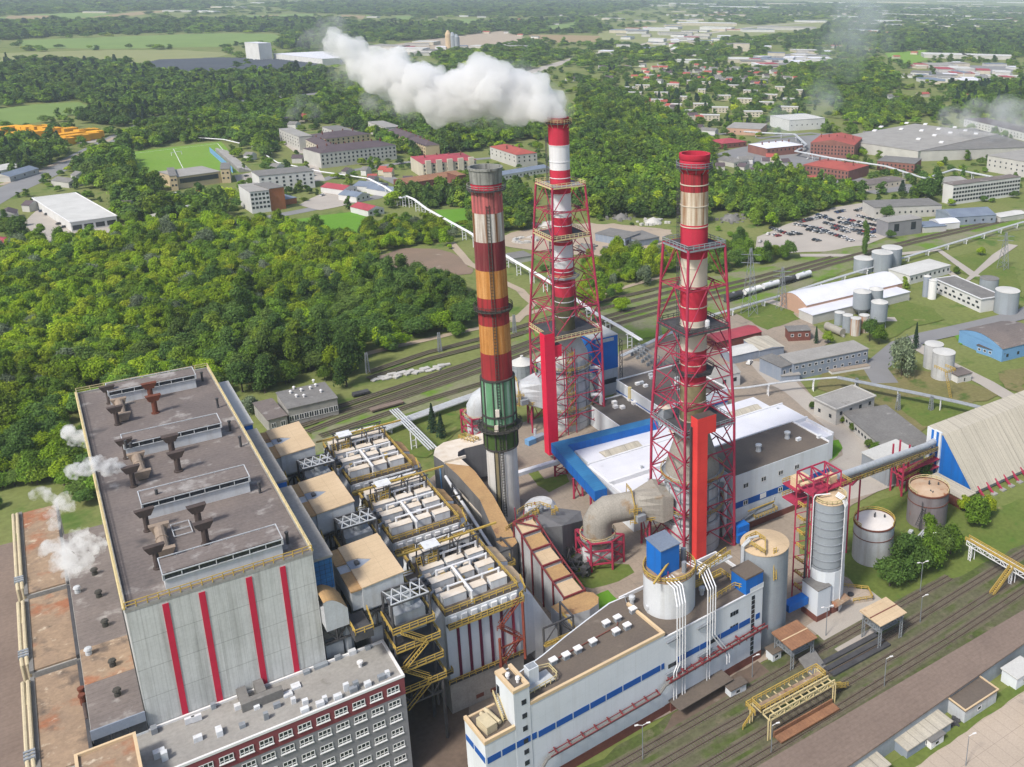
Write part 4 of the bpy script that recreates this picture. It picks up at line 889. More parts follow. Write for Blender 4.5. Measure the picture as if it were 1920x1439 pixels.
m=MB();q=(T3[0]-6,T3[1]+4.6);m.obox(q,1.6,1.4,39.7,42.6,0,0,1);tag(m.build('instrument_cabin',['metal_mid','tan_top'],loc=(*q,39.7)),'small grey cabin with tan top on the dark lattice tower platform','cabin')
g=(T3[0]+1.2,T3[1]-4.8);tag(MB().lathe([(.65,67.6),(.65,69.4),(.4,69.7)],g,12).build('white_tank','white_paint',loc=(*g,67.6)),'small white drum on the upper dark platform of the nearer lattice tower','drum')
# red enclosed shafts in front of the towers
t=thing('lift_shaft','tall crimson enclosed shaft in front of the steaming tower, ending on the blue gallery','lift shaft',(127.6,264.6,0))
zt=GY(1022,625,265)[2]
MB().box(126.0,129.6,263.2,266.6,3,zt).build('shaft','red_shaft',t);MB().box(126.2,129.4,263.4,266.4,zt,zt+.08).build('cap','vent_brown',t);MB().box(129.6,132.2,263.6,266.4,zt-8.6,zt-4.6).build('side_box','red_shaft',t);MB().box(129.8,132,263.8,266.2,zt-4.6,zt-4.5).build('cap','vent_brown',t)
m=MB();m.box(129.6,130,266.6,267.1,2,zt-6);m.build('cable_tray','metal_dark',t)
t=thing('lift_shaft','tall bright red orange enclosed shaft in front of the rust stained tower','lift shaft',(131.4,185.5,0))
zt=GY(1301,790,184.3)[2]
MB().box(130.9,134.2,184.3,187.4,0,zt).build('shaft','red_shaft_orange',t);MB().box(134.2,136.9,184.3,187.4,zt-5,zt).build('head_box','red_shaft_orange',t);MB().box(131,136.8,184.4,187.3,zt,zt+.08).build('cap','vent_brown',t)
m=MB();m.box(130.2,130.8,186.5,187,0,zt-3);m.build('cable_tray','metal_dark',t)
# round raw gas ducts to the towers
def gas_duct(lab,A,C,zt,r,mat,cone,legs,zb):
 t=thing('flue_gas_duct',lab,'duct',(*A,0))
 d=Vector((C[0]-A[0],C[1]-A[1],0));L=d.length;d.normalize();n=Vector((-d.y,d.x,0))
 a=Vector((A[0],A[1],0));U=Vector((0,0,1))
 e1=a+d*(L-17)
 MB().path([a+U*zb,a+U*(zt-r*.75),a+U*(zt-r*.28)+d*r*.28,a+U*zt+d*r*.75,e1+U*zt],r,24).build('duct',mat,t,smooth=True)
 e2,e3=a+d*(L-10.5),a+d*(L-7.4)
 ring=lambda c,hw,hz0,hz1:[c-n*hw+U*(zt+hz0),c+n*hw+U*(zt+hz0),c+n*hw+U*(zt+hz1),c-n*hw+U*(zt+hz1)]
 k=16;v,f=[],[]
 for j in range(k):
  an=2*math.pi*j/k;v.append(e1+n*math.cos(an)*r+U*(zt+math.sin(an)*r))
 for c,hw,hz in ((e2,r*1.35,r*1.05),(e3,r*1.35,r*.8)):
  for j in range(k):
   an=2*math.pi*j/k;s_=1/max(abs(math.cos(an)),abs(math.sin(an)));v.append(c+n*max(-1,min(1,math.cos(an)*s_))*hw+U*(zt+max(-1,min(1,math.sin(an)*s_))*hz))
 for i in range(2):
  for j in range(k):g=(j+1)%k;f.append((i*k+j,i*k+g,(i+1)*k+g,(i+1)*k+j))
 MB().mesh(v,f).build('transition',mat,t)
 MB().lathe([(.9,zb-5),(r,zb+.05)],A,24).build('hopper',cone,t,smooth=True)
 ring_platform(t,A,zb+1.2,r,r+1.0,20,'metal_mid','cream_rail')
 m=MB();q=e1-d*1.2
 m.rail([q+n*(r+.8)+U*(zt-2),q+n*(r+.2)+U*(zt+r*.9),q-n*1+U*(zt+r+.4),q-n*(r+.6)+U*(zt+.5),q-n*(r+.8)+U*(zt-2.5)],1.2,.16,1.2)
 m.rail([q-n*(r+.8)-d*1.5+U*(zt-3),q-n*(r+.8)+d*6+U*(zt-3.4),q-n*(r+.8)+d*10+U*(zt-3)],1.2,.16,1.4)
 m.rail([q-n*(r+1.2)-d*1.8+U*(zt+.6),q-n*(r+1.2)+d*1.6+U*(zt+.6)],1.2,.16,1.0);m.ladder(q-n*(r+1)+U*(zt-3),q-n*(r+1)+U*(zt+3),tuple(d*.4),.5,.14);m.build('railing','yellow',t)
 m=MB();m.box(q.x-1.3,q.x+1.3,q.y-r-2.1,q.y-r-.3,zt-2.2,zt-.4);m.build('damper_box','metal_mid',t)
 m=MB();q=[Vector((x,y,0)) for x,y in legs]
 for p in q:m.beam(p,p+U*(zb+2),.55)
 for i in range(len(q)):
  p,s_=q[i],q[(i+1)%len(q)]
  for zz in (2.5,zb-.5,zb+2):m.beam(p+U*zz,s_+U*zz,.4)
  m.beam(p+U*2.5,s_+U*(zb-.5),.25);m.beam(s_+U*2.5,p+U*(zb-.5),.25)
 p=e1+d*3
 for s_ in (-1,1):m.beam(p+n*r*s_,p+n*r*s_+U*(zt-r),.5);m.beam(p+n*r*s_+U*1,p-n*r*s_+U*(zt-r),.3)
 m.build('support_frame','red_steel',t)
 m=MB();c=a+n*3-d*2
 m.tube((A[0]-4.5,A[1]+1,2.5),(A[0]+3.5,A[1]-1.5,2.5),2.6,n=16);m.build('fan_casing',cone,t);return t
gas_duct('fat weathered round gas duct bending from a red frame into the rust stained tower',(111.6,204.6),T3,15.6,3.95,'insulation_old','insulation',[(107.2,200.6),(112.6,198.4),(117,199.8),(107.4,209.6)],7)
gas_duct('fat silver round gas duct bending into the steaming tower behind the old chimney',(115.6,296.0),T2,14.5,4.4,'metal_light','metal_light',[(111,292),(118,290),(121,295),(111,302)],7)
# box duct round the old chimney
t=thing('box_duct','broad tan topped grey box duct curving round the old chimney','duct',(91,240,0))
inner=[(85.6,213),(88.6,231),(88.7,247),(88.3,257),(87.4,264),(89.6,268.5),(93.2,271),(108.5,270.6)]
outer=[(89.9,211),(92.6,231),(93.8,247),(93.6,251),(93.4,259.5),(94.6,262.2),(97,263.4),(108.5,263.0)]
outs=inner;zs=[12.4,14.3,14.6,14.6,14.4,14.3,14.2,14.0]
m=MB();mr=MB()
for i in range(len(inner)-1):
 a,b_,c,d=inner[i],inner[i+1],outer[i+1],outer[i]
 poly=[a,d,c,b_];zz=[zs[i],zs[i],zs[i+1],zs[i+1]]
 m.prism(poly,0 if i<5 else 2.5,zz);mr.face([(p[0],p[1],z+.05) for p,z in zip(poly,zz)],0 if i>2 else 1)
m.prism([(84.9,212),(85.3,208.6),(87.4,207),(89.3,208.2),(89.9,211)],0,12.2);mr.face([(84.9,212,12.25),(85.3,208.6,12.25),(87.4,207,12.25),(89.3,208.2,12.25),(89.9,211,12.25)],1)
m.build('duct_wall','duct_grey',t);mr.build('duct_roof',['roof_pale_tan' if 0 else 'tan_top','roof_ochre'],t)
m=MB();m.box(88.2,95,256.8,257.2,14.4,15.3);m.box(88.4,88.9,212,256,9.2,9.7);m.build('flange','tan_top',t)
m=MB();m.tube((87.2,254,11.8),(83.6,206,9.5),.42,n=10);m.build('pipe','white_paint',t)
m=MB();m.tube((84.6,208,0),(84.6,208,8.8),.45);m.tube((86.8,257,0),(86.8,257,13.8),.25);m.build('downpipe','wall_sky',t)
m=MB();m.rail([(98.2,271,14.2),(101,265.5,14.2),(103,266,14.2),(100.6,271.2,14.2)],1.2,.17,1.2,closed=True);m.build('railing','yellow',t)
# stepped red framed duct
add('portal_red',(.22,.035,.045),(.15,.03,.035),sc=.4,fine=.2)
t=thing('stepped_duct','rusty roofed duct stepping down inside red steel portal frames','duct',(92.5,195,0))
ys=[211,206,200.5,194.5,188.6,182.6];zz=[16.2,14.8,13.0,11.6,10.4,9.2]
m,mr,mf=MB(),MB(),MB()
for i in range(5):
 ya,yb,za,zb_=ys[i],ys[i+1],zz[i]-.4,zz[i+1]
 m.prism([(90.0,yb),(95.2,yb),(95.2,ya),(90.0,ya)],0,[zb_+.3,zb_+.3,za+.1,za+.1]);mr.face([(90.05,yb+.3,zb_+.36),(95.15,yb+.3,zb_+.36),(95.15,ya-.2,za+.16),(90.05,ya-.2,za+.16)],i%2)
m.build('duct_wall','insulation',t);mr.build('duct_roof',['roof_tan','roof_ochre'],t)
for i in range(6):
 y,z=ys[i],zz[i]+.7;
 for x in (89.7,95.6):mf.beam((x,y,0),(x,y,z),.36);
 mf.beam((89.7,y,z),(95.6,y,z),.42)
 if i<5:
  for x in (89.7,95.6):mf.beam((x,y,z),(x,ys[i+1],zz[i+1]+.7),.3)
mf.beam((89.7,211,17.1),(95.6,206,15.7),.3);mf.build('portal_frame','portal_red',t)
m=MB();c=(93.5,178.6);pts=[(89.6,182.6),(95.4,182.6),(97,181),(97.2,178.6),(95.8,176.4),(93,175.6),(88.6,176.2),(86.2,178.6),(85.8,182),(89.4,182.4)]
m.prism(pts[::-1],0,9.4,0,1);m.build('elbow',['metal_light','roof_ochre'],t)
t=thing('induced_draft_fan','grey fan house with yellow stairs and pipes beside the old chimney foot','fan house',(98,220,0))
m=MB();m.lathe([(4.6,0),(4.6,9.5),(3.6,10.6)],(104.5,226),20);m.build('casing','insulation',t)
m=MB();m.prism([(98.5,211),(103,209),(112,214),(114,219),(108,222),(100,221)],0,[12,12,8,8,9.5,12]);m.build('duct_wall','duct_grey',t)
m=MB()
for zq in (11.8,8.5,5.2):m.rail([(95.8,222,zq),(99.5,223.5,zq),(103,222.5,zq),(104.6,219,zq)],1.2,.17,1.2)
for q in ((96,214),(99.5,219),(104.4,217)):m.ladder((q[0],q[1],0),(q[0],q[1],13),(.5,0,0),.5,.15);m.rail([(q[0]-1,q[1]-1,12),(q[0]+1,q[1]-1,12),(q[0]+1,q[1]+1,12)],1.2,.17,1)
m.rail([(89,214.5,12.6),(96,217.4,12.6),(101.5,219.6,12.6)],1.2,.17,1.2);m.build('railing','yellow',t)
rg=random.Random(3);m=MB()
for i in range(14):
 x,y=rg.uniform(96,104),rg.uniform(212,226);m.beam((x,y,0),(x+rg.uniform(-2,2),y+rg.uniform(-1,1),rg.uniform(8,13)),.22)
m.build('steelwork','red_steel',t)
m=MB();m.box(96.5,101,213.2,217.6,8,10.2);m.lathe([(1.1,10),(1.1,13),(.5,13.6)],(101.8,220.2),12);m.lathe([(.8,10),(.8,12.4)],(99.5,221),12);m.build('machinery','metal_mid',t)
t=thing('wrecked_plant','heap of dark steel frames between the fan house and the red legged duct','machinery',(105,205,0))
m=MB()
for i in range(30):
 x,y=rg.uniform(100,107),rg.uniform(199,211);a=rg.uniform(0,6.28);L=rg.uniform(1.5,4)
 m.beam((x,y,rg.uniform(.3,3)),(x+L*math.cos(a),y+L*math.sin(a),rg.uniform(.3,5)),rg.choice((.2,.3,.5)))
for i in range(6):x,y=rg.uniform(100,106),rg.uniform(200,210);m.obox((x,y),1.2,.8,.2,rg.uniform(1.5,3.5),rg.uniform(0,3))
m.build('frames','metal_dark',t)
# white silo building with blue stripe (turned 4 degrees)
WA=math.atan(.07);W=frame_xf((94.5,144.7),WA)
def WP(u,v,z=0):return W((u,v,z))
def wb():return MB(W)
t=thing('silo_building','long white process building with dashed blue stripe, stair tower and brown flat roof','factory building',WP(-42.5,0))
wb().box(-42.5,-36.1,0,8.5,0,17.2).build('low_block_wall','panel_white',t)
wb().box(-42.1,-36.1,.4,8.1,17.2,17.3).build('low_block_roof','roof_brown',t)
m=wb();m.box(-42.6,-36.1,-.1,.5,17.2,18);m.box(-42.6,-42,.5,8.6,17.2,18);m.box(-42,-36.1,8.1,8.6,17.2,17.6);m.build('parapet','coping',t)
wb().box(-36.1,-32.7,-.05,7.1,0,25.4).build('tower_wall','panel_white',t)
wb().box(-35.7,-33.1,.4,6.7,25.4,25.5).build('tower_roof','roof_dark',t)
m=wb();m.box(-36.2,-32.6,-.15,.55,25.4,26.1);m.box(-36.2,-35.5,.55,7.2,25.4,26.1);m.box(-33.3,-32.6,.55,7.2,25.4,26.1);m.box(-35.5,-34.4,5.6,7.2,25.4,26.1);m.build('parapet','coping',t)
roofp=[(-32.7,.5),(-.5,.5),(-.5,13.2),(.9,16.2),(-3,16.4),(-10.4,14.6),(-17,12.8),(-23.4,10.8),(-28.4,9.6),(-32.7,8.6)]
wallp=[(-32.7,.02),(0,.02),(0,14),(1.2,16.6),(-3,16.9),(-10.5,15.0),(-17,13.2),(-23.4,11.2),(-28.4,10),(-32.7,9)]
wb().prism(wallp,0,20.9).build('wall','panel_white',t);wb().prism(roofp,20.9,21.0).build('roof','roof_brown',t)
m=wb();m.box(-32.6,.1,-.1,.55,20.9,21.6);m.box(-.5,.12,.55,13.5,20.9,21.6);m.build('parapet','coping',t)
wb().box(0,29,.04,17.2,0,19.9).build('wall','panel_white',t);wb().box(.2,28.6,.3,16.9,19.9,20.1).build('roof','roof_brown',t)
m=wb();m.box(0,29.05,16.9,17.3,19.9,20.9);m.box(28.7,29.05,4.9,16.9,19.9,20.8);m.box(0,29.06,-.05,.3,19.9,20.2);m.build('parapet','white_paint',t)
MBx=wb().box(23.6,28.9,0,5.2,20,24.2);MBx.build('roof_cabin','blue',t);wb().box(23.4,29.0,-.1,5.4,24.2,24.6).build('cabin_roof','roof_brown',t);wb().box(24.9,29.2,-.02,.04,19.9,21.3).build('white_fin','panel_white',t)
def dash(u0,u1,z=12.2,v=-.05):wb().box(u0,u1,v,v+.06,z,z+1.45).build('blue_dash','blue_stripe',t)
for u0,u1 in ((-42.2,-39.4),(-39.1,-36.3)):dash(u0,u1,12.6)
dash(-36.0,-33.0,12.6,-.1);dash(-32.6,-31.6,12.5)
for u0,u1 in ((-31.2,-27.4),(-27.1,-23.4),(-23.1,-19.4),(-19.1,-15.4),(-15.1,-11.2),(-10.9,-6.4),(-6.1,-1.2),(-.9,-.1)):dash(u0,u1,12.3)
for u0,u1 in ((3.6,4.8),(5.1,9.8),(10.0,12.4),(15.3,15.8),(16.1,21.4),(21.7,25.1),(26.9,28.2)):dash(u0,u1,11.9)
for v0,v1 in ((.3,4.6),(5,8.3)):wb().box(-42.56,-42.5,v0,v1,12.6,14).build('blue_dash','blue_stripe',t)
for z in (22.4,19.2,16.2,13.2,10.6,7.9,5.2):window(t,WP(-34.0,-.05,z),1.0,1.1,'bare','y',WA)
for zz in (16.9,13.2):
 for k in range(3):window(t,WP(19.3+k*.85,.04,zz),.72,1.1,'bare','y',WA)
for k in range(14):window(t,WP(26.0,.04,18.4-k*1.27),1.0,1.05,'bare','y',WA)
wb().box(1.0,3.5,-.02,.04,11.6,12.6).build('window_band','glass',t);wb().box(11.8,15.1,-.02,.04,12.0,13.0).build('window_band','glass',t)
m=wb();m.box(-42.55,-32.72,-.08,.0,0,1.6);m.box(-32.72,0,-.06,.02,0,2.3);m.box(0,29.05,-.05,.04,0,2.4);m.box(29,29.1,0,17.2,0,2.4);m.build('brick_plinth','brick_red',t)
m=wb()
m.path([(-32.2,-1.1,0),(-32,-1.1,4.8),(-30.2,-1.1,7.1),(-29,-1.1,7.3),(-2.2,-1.1,7.4),(-.6,-1.1,8.8),(1,-1.1,8.9),(29.6,-1.1,9.4)],.35,8);m.build('pipe_bridge','roof_grey_old',t)
m=wb();m.beam((-29.5,-.6,7.9),(-2.4,-.6,8.1),.15);m.beam((-29.5,-1.5,7.6),(-2.4,-1.5,7.8),.15);m.beam((0,-.6,9.4),(29.5,-.6,10),.24);m.beam((0,-1.6,9.4),(29.5,-1.6,10),.24)
for i in range(9):u=-28+i*3.2;m.beam((u,0,8),(u,-1.6,7.7),.22);m.beam((u,-.6,7.2),(u,-.6,8.2),.16)
for i in range(14):u=.8+i*2.2;m.beam((u,0,9.5),(u,-1.7,9.5),.2);m.beam((u,-1.6,9.0),(u,-1.6,10.2),.16)
for i in range(5):u=4+i*5.5;m.box(u,u+.3,-1.6,0,10.2,10.6)
m.build('pipe_bracket','portal_red',t)
wb().box(1,16.5,-4.2,.02,3.1,3.3).build('loading_canopy','roof_brown',t)
m=wb();m.box(1.4,16,-.5,-.06,0,3.1);m.build('loading_bay','brick_red',t)
for u in (6.0,8.2):wb().box(u,u+1.6,-.55,-.5,.5,2.6).build('dock_window','wall_sky',t)
for u0,ztop,zb_,slot in ((2.6,19.2,9.2,0),(14.0,19.2,9.4,1)):
 m=wb()
 for k in range(4):
  u=u0+k*.75
  if k<2-slot*0 and slot==0:m.path([(u+1.6,5.8,30.0),(u+1.6,2.0,29.5),(u+.4,-.6,27),(u+.4,-.6,12),(u-.6,-.7,10.4),(u-.6,-.7,3.2)],.15,7)
  elif slot==0:m.path([(u+1.6,5.8,30.0),(u+1.6,2.0,29.5),(u+.4,-.6,27),(u+.4,-.6,3.2)],.15,7)
  elif k<2:m.path([(u-2.0,7.5,29.8),(u-1.0,4,29.4),(u-2.4,-.6,27.2),(u-2.4,-.6,3.2)],.15,7)
  else:m.path([(u-2.0,7.5,29.8),(u-1.0,4,29.4),(u-2.4,-.6,27.2),(u-2.4,-.6,14.6),(u+.9,-.7,9.4),(u+1.4,-1.4,7.5),(u+1.4,-1.4,5.5)],.15,7)
 m.build('filling_pipe','white_paint',t)
for u0,u1,z in ((.4,4.4,18.8),(8.9,13.6,18.2),(.2,4.4,10.6),(9.0,13.6,10.8)):
 m=wb();m.beam((u0,-.4,z),(u1,-.4,z),.4);m.build('pipe_support','metal_mid',t)
for u,v in ((-23.2,7.2),(-20.3,6.9),(-17.4,7.0),(-13.7,7.0),(-8.1,10.3),(-5.2,10.2),(-8.0,6.7),(-5.1,6.7),(-.9,10.5)):
 q=wb().box(u-.65,u+.65,v-.55,v+.55,21,22).build('roof_ventilator','metal_mid',t);wb().box(u-.8,u+.8,v-.7,v+.7,22,22.25).build('ventilator_cap','frame_white',q)
m=wb();m.beam((-23,7.8,21.2),(-7,8.6,21.2),.2);m.beam((-8,6.7,21.2),(-5,10.3,21.2),.18);m.build('roof_conduit','brick_red',t)
m=wb();m.box(-30.4,-28.2,4.2,6.2,21,25);m.build('lift_housing','panel_white',t);wb().box(-30.2,-28.4,4.4,6.0,25,25.05).build('housing_top','metal_mid',t)
wb().box(-31,-25.4,2.6,6.4,21.3,21.4).build('roof_platform','metal_light',t)
m=wb();m.rail([(-31.6,2.2,21),(-25.6,2.2,21.4),(-24.8,3,21.4),(-24.8,6.2,21.4),(-27,7,21.4),(-28,6,21.4)],1.2,.14,1.2);m.rail([(-32.4,6.4,21),(-30.6,6.6,21)],1.2,.14,1);m.build('railing','cream_rail',t)
m=wb();m.rail([(14.6,2.5,21),(22.8,3.2,21),(24,1.0,21)],1.2,.16,1.2);m.rail([(13,8.6,21.6),(23.4,8.8,21.6),(23.4,5.2,21.6)],1.2,.18,1.2);m.box(13,23.4,8.4,8.9,21.2,21.7);m.build('railing','yellow',t)
m=wb()
for u,v in ((-34.9,4.3),(-33.9,2.2)):m.lathe([(.3,25.5),(.3,26.2),(.5,26.3),(.4,26.8),(.1,26.9)],(u,v),10)
m.build('roof_vent','frame_white',t)
m=wb()
for k in range(2):m.tube((-39+k*.9,2.2,17.9+k*.5),(-39.6+k*.9,7.2,18.0+k*.5),.42,n=10)
m.obox((-40.2,3.6),1.1,1.9,17.4,19.2,.1);m.build('roof_tanks','pipe_cream',t)
m=wb();m.ladder((-36.6,3.0,17.4),(-36.6,6.4,21.4),(.45,0,0),.4,.16);m.rail([(-37.1,2.8,17.4),(-37.1,6.6,21.4)],1.1,.12,1.2);m.build('roof_stairs','cream_rail',t)
window(t,WP(-36.1,6.3,22.2),1.1,2.1,'bare','x',WA)
for u,v in ((1.6,14.3),(2.7,9.3),(18.6,14.6),(20.2,13.8),(16,6.8)):
 wb().lathe([(.5,20),(.5,21.2),(.75,21.3),(.75,22),(.1,22.2)],(u,v),12).build('roof_vent','metal_light',t)
# silo on the roof with the blue cabin
SC=(8.2,9.0)
t=thing('roof_silo','round white silo standing on the white building roof, bright blue cabin on its top','silo',WP(SC[0],SC[1],20))
m=wb();m.lathe([(5.9,20.1),(5.9,29.2)],SC,40);m.build('shell','panel_plain',t,smooth=True);wb().lathe([(6.0,29.2),(6.0,29.5),(.01,29.8)],SC,40).build('top','roof_rusty',t)
m=wb();m.rail([(SC[0]+5.9*math.cos(2*math.pi*i/24),SC[1]+5.9*math.sin(2*math.pi*i/24),29.4) for i in range(24)],1.2,.2,3,closed=True);m.box(SC[0]+3,SC[0]+15,SC[1]-3.6,SC[1]-3.3,28.6,29);m.rail([(SC[0]+4.4,SC[1]-4.6,28.8),(SC[0]+14.6,SC[1]-2.6,28.8)],1.2,.18,1.3);m.rail([(SC[0]+3.4,SC[1]-6.6,28.8),(SC[0]+6.4,SC[1]-5.4,28.8),(SC[0]+14.6,SC[1]-4.2,28.8)],1.2,.18,1.3);m.beam((SC[0]-7.6,SC[1]-4.4,31),(SC[0]-1.5,SC[1]-1.8,32.4),.4);m.build('railing','yellow',t)
m=wb();m.box(SC[0]+4,SC[0]+14.6,SC[1]-5,SC[1]-3,28.5,28.75);m.build('catwalk','metal_light',t)
m=wb();m.hexa([(SC[0]-3.9,SC[1]-2.1,29.7),(SC[0]+1.2,SC[1]-2.1,29.7),(SC[0]+1.2,SC[1]+3.3,29.7),(SC[0]-3.9,SC[1]+3.3,29.7)],[(SC[0]-3.9,SC[1]-2.1,36.2),(SC[0]+1.2,SC[1]-2.1,36.2),(SC[0]+1.2,SC[1]+3.3,36.8),(SC[0]-3.9,SC[1]+3.3,36.8)]);m.build('cabin','blue',t)
m=wb();m.hexa([(SC[0]-4.1,SC[1]-2.3,36.22),(SC[0]+1.4,SC[1]-2.3,36.22),(SC[0]+1.4,SC[1]+3.5,36.85),(SC[0]-4.1,SC[1]+3.5,36.85)],[(SC[0]-4.1,SC[1]-2.3,36.4),(SC[0]+1.4,SC[1]-2.3,36.4),(SC[0]+1.4,SC[1]+3.5,37),(SC[0]-4.1,SC[1]+3.5,37)]);m.build('cabin_roof','roof_bluegrey',t)
m=wb();m.lathe([(.55,29.6),(.55,32.2)],(SC[0]+1.4,SC[1]-3.6),10);m.lathe([(.6,29.6),(.6,32.6)],(SC[0]+4.2,SC[1]+.2),10);m.lathe([(.9,29.6),(.9,30.6)],(SC[0]+3.2,SC[1]+2),10);m.build('filter','metal_mid',t)
m=wb()
for a,b_ in ((-4.2,-2.4),(-3.4,-4),(4,-2.6),(4.6,-.9)):m.beam((SC[0]+a,SC[1]+b_,29.5),(SC[0]+a,SC[1]+b_,32),.16)
m.build('posts','red_steel',t)
# big free standing silo
t=thing('concrete_silo','tall round grey silo with tan ribbed top beside the white building end','silo',(128.9,153.1,0));c=(128.9,153.1)
add('silo_grey',(.30,.335,.37),(.25,.28,.31),sc=.12,streak=((.2,.2,.2),.3,.5),fine=.12)
MB().lathe([(5.8,0),(5.8,26.4)],c,44).build('shell','silo_grey',t,smooth=True)
m=MB();m.lathe([(5.95,26.4),(5.95,26.6),(.01,28.0)],c,44);m.build('top','roof_tan',t)
m=MB();m.path([(c[0]-5.9,c[1]+1.2,0),(c[0]-5.9,c[1]+1.2,27.2),(c[0]-4.6,c[1]+.4,29.2),(c[0]-2,c[1]+.2,29)],.32,8);m.path([(c[0]-6.2,c[1]+.4,0),(c[0]-6.2,c[1]+.4,27.6),(c[0]-5,c[1]-.6,29.4)],.3,8);m.build('pipe','metal_light',t)
m=MB();m.rail([(c[0]-4.8,c[1]+1.4,28),(c[0]-1.4,c[1]+1.8,28),(c[0]-1.2,c[1]-1.5,28),(c[0]-3.6,c[1]-4.6,27),(c[0]-5,c[1]-.5,28)],1.2,.2,1.2);m.ladder((c[0]-1.4,c[1]-5.9,20),(c[0]-1.0,c[1]-5.0,28.2),(.4,0,0),.5,.2);m.build('railing','yellow',t)
# tall ribbed steel silo on a white base, red frame on top
c=(150.2,153.4)
t=thing('steel_silo','tall ribbed silver silo on a white base with white pipes down its side','silo',(*c,0))
MB().lathe([(4.7,2.2),(4.7,12.6)],c,12,a0=.26).build('base','panel_white',t);MB().lathe([(4.75,0),(4.75,2.2)],c,12,a0=.26).build('base_plinth','brick_red',t)
MB().lathe([(4.2,12.6),(4.2,31.5)],c,40).build('shell','silo_grey',t,smooth=True);MB().lathe([(4.3,31.5),(4.3,31.7),(.01,32.6)],c,40).build('top','roof_tan',t)
m=MB()
for k in range(8):z=13.2+k*2.3;m.lathe([(4.2,z-.1),(4.36,z-.1),(4.36,z+.1),(4.2,z+.1)],c,40)
m.build('hoop','metal_mid',t)
m=MB();m.lathe([(4.25,12.4),(4.5,12.4),(4.5,13.3),(4.25,13.3)],c,40);m.build('base_ring','metal_mid',t)
m=MB();m.rail([(c[0]+4.1*math.cos(2*math.pi*i/20),c[1]+4.1*math.sin(2*math.pi*i/20),31.6) for i in range(20)],1.2,.18,3,closed=True);m.build('railing','cream_rail',t)
m=MB()
for k in range(4):x=c[0]+.6+k*.55;y=c[1]-4.9+k*.28;m.path([(x-.6,y+3,33),(x-.2,y+.8,32.6),(x,y,31),(x,y,.5)],.15,7)
m.path([(c[0]-1,c[1]-1,33.4),(c[0]-4.4,c[1]+.6,33.4),(c[0]-4.9,c[1]+.8,32.6),(c[0]-4.9,c[1]+.8,12)],.17,7);m.build('filling_pipe','white_paint',t)
m=MB();m.box(143.2,147.6,148.6,154.6,2.1,9.4);m.build('annex_wall','panel_white',t);MB().box(143.1,147.7,148.5,154.7,9.4,9.6).build('annex_roof','roof_dark_green' if 0 else 'roof_grey_old',t);MB().box(143.15,147.65,148.55,154.6,0,2.1).build('annex_plinth','brick_red',t)
MB().prism([(147.8,146.8),(153.8,147.4),(153.6,149.4),(148.6,149.6)],3.6,[3.7,3.7,4.3,4.3]).build('canopy','roof_rusty',t)
t=thing('silo_headframe','crimson steel frame with walkways on top of the ribbed silo where the conveyor ends','steel frame',(148,158,0))
m=MB();fx,fy=(145.2,152.6),(153.6,161.4)
for x in (145.2,150,154.6):
 for y in (154.4,160.6):m.beam((x,y,0 if (y>158 or x<146) else 32),(x,y,37.2),.38)
for z in (33.2,37.2):
 for y in (154.4,160.6):m.beam((145.2,y,z),(154.6,y,z),.34)
 for x in (145.2,150,154.6):m.beam((x,154.4,z),(x,160.6,z),.34)
for x in (145.2,150,154.6):m.beam((x,154.4,33.2),(x,160.6,37.2),.2)
m.beam((145.2,154.4,37.2),(150,160.6,37.2),.2);m.beam((150,154.4,37.2),(154.6,160.6,37.2),.2)
for k in range(7):z=4+k*4.2;m.beam((145.2,160.6,z),(145.2,154.4,z),.25);m.beam((145.2,160.6,z),(145.2,154.4,z+4.2),.2)
m.build('frame','red_steel',t)
m=MB()
for z in (26.5,30.5):m.box(146,152,160.6,167,z,z+.3)
m.box(154.6,160,156,160.6,31,31.3);m.box(145.4,154.4,154.6,160.4,33.2,33.4);m.build('platform','red_steel',t)
m=MB()
for z in (26.8,30.8):m.rail([(146,167,z),(152,167,z),(152,161,z)],1.1,.17,1.2)
for k in range(7):z=5+k*4;m.rail([(144.2,158.6,z),(144.2,156.2,z),(145,156.2,z)],1.1,.2,.8)
m.rail([(154.6,156,31.3),(160,156,31.3),(160,160,31.3)],1.1,.16,1.2);m.build('railing','yellow',t)
m=MB();m.tube((144.2,158,35),(153,156.5,35.6),.5,n=10);m.obox((149,163.5),2,1.6,30.8,33.4);m.obox((153.5,157),1.2,1.2,33.4,35.4);m.build('machinery','coping',t)
m=MB();m.beam((144.6,155.5,2),(144.6,155.5,33),.5);m.build('cable_tray','metal_dark',t)
tag(MB().prism([(152.6,150),(161.2,146.6),(163,150.2),(156.5,156.6)],0,1.0).build('bund','g_slab',loc=(157,151,0)),'low tan concrete pad with yellow railing beside the ribbed silo','concrete pad')
m=MB();m.rail([(157,156.5,1),(163,150.2,1),(161.2,146.6,1),(156,148.6,1)],1.0,.16,1.5);tag(m.build('guard_rail','yellow',loc=(163,150,1)),'yellow guard rail round the tan concrete pad','railing')
tag(MB().lathe([(.5,1.0),(.85,1.0),(.85,1.4),(.5,1.4)],(157.6,151.2),16).build('tyre','metal_dark',loc=(157.6,151.2,1)),'black tyre lying on the tan concrete pad','tyre')
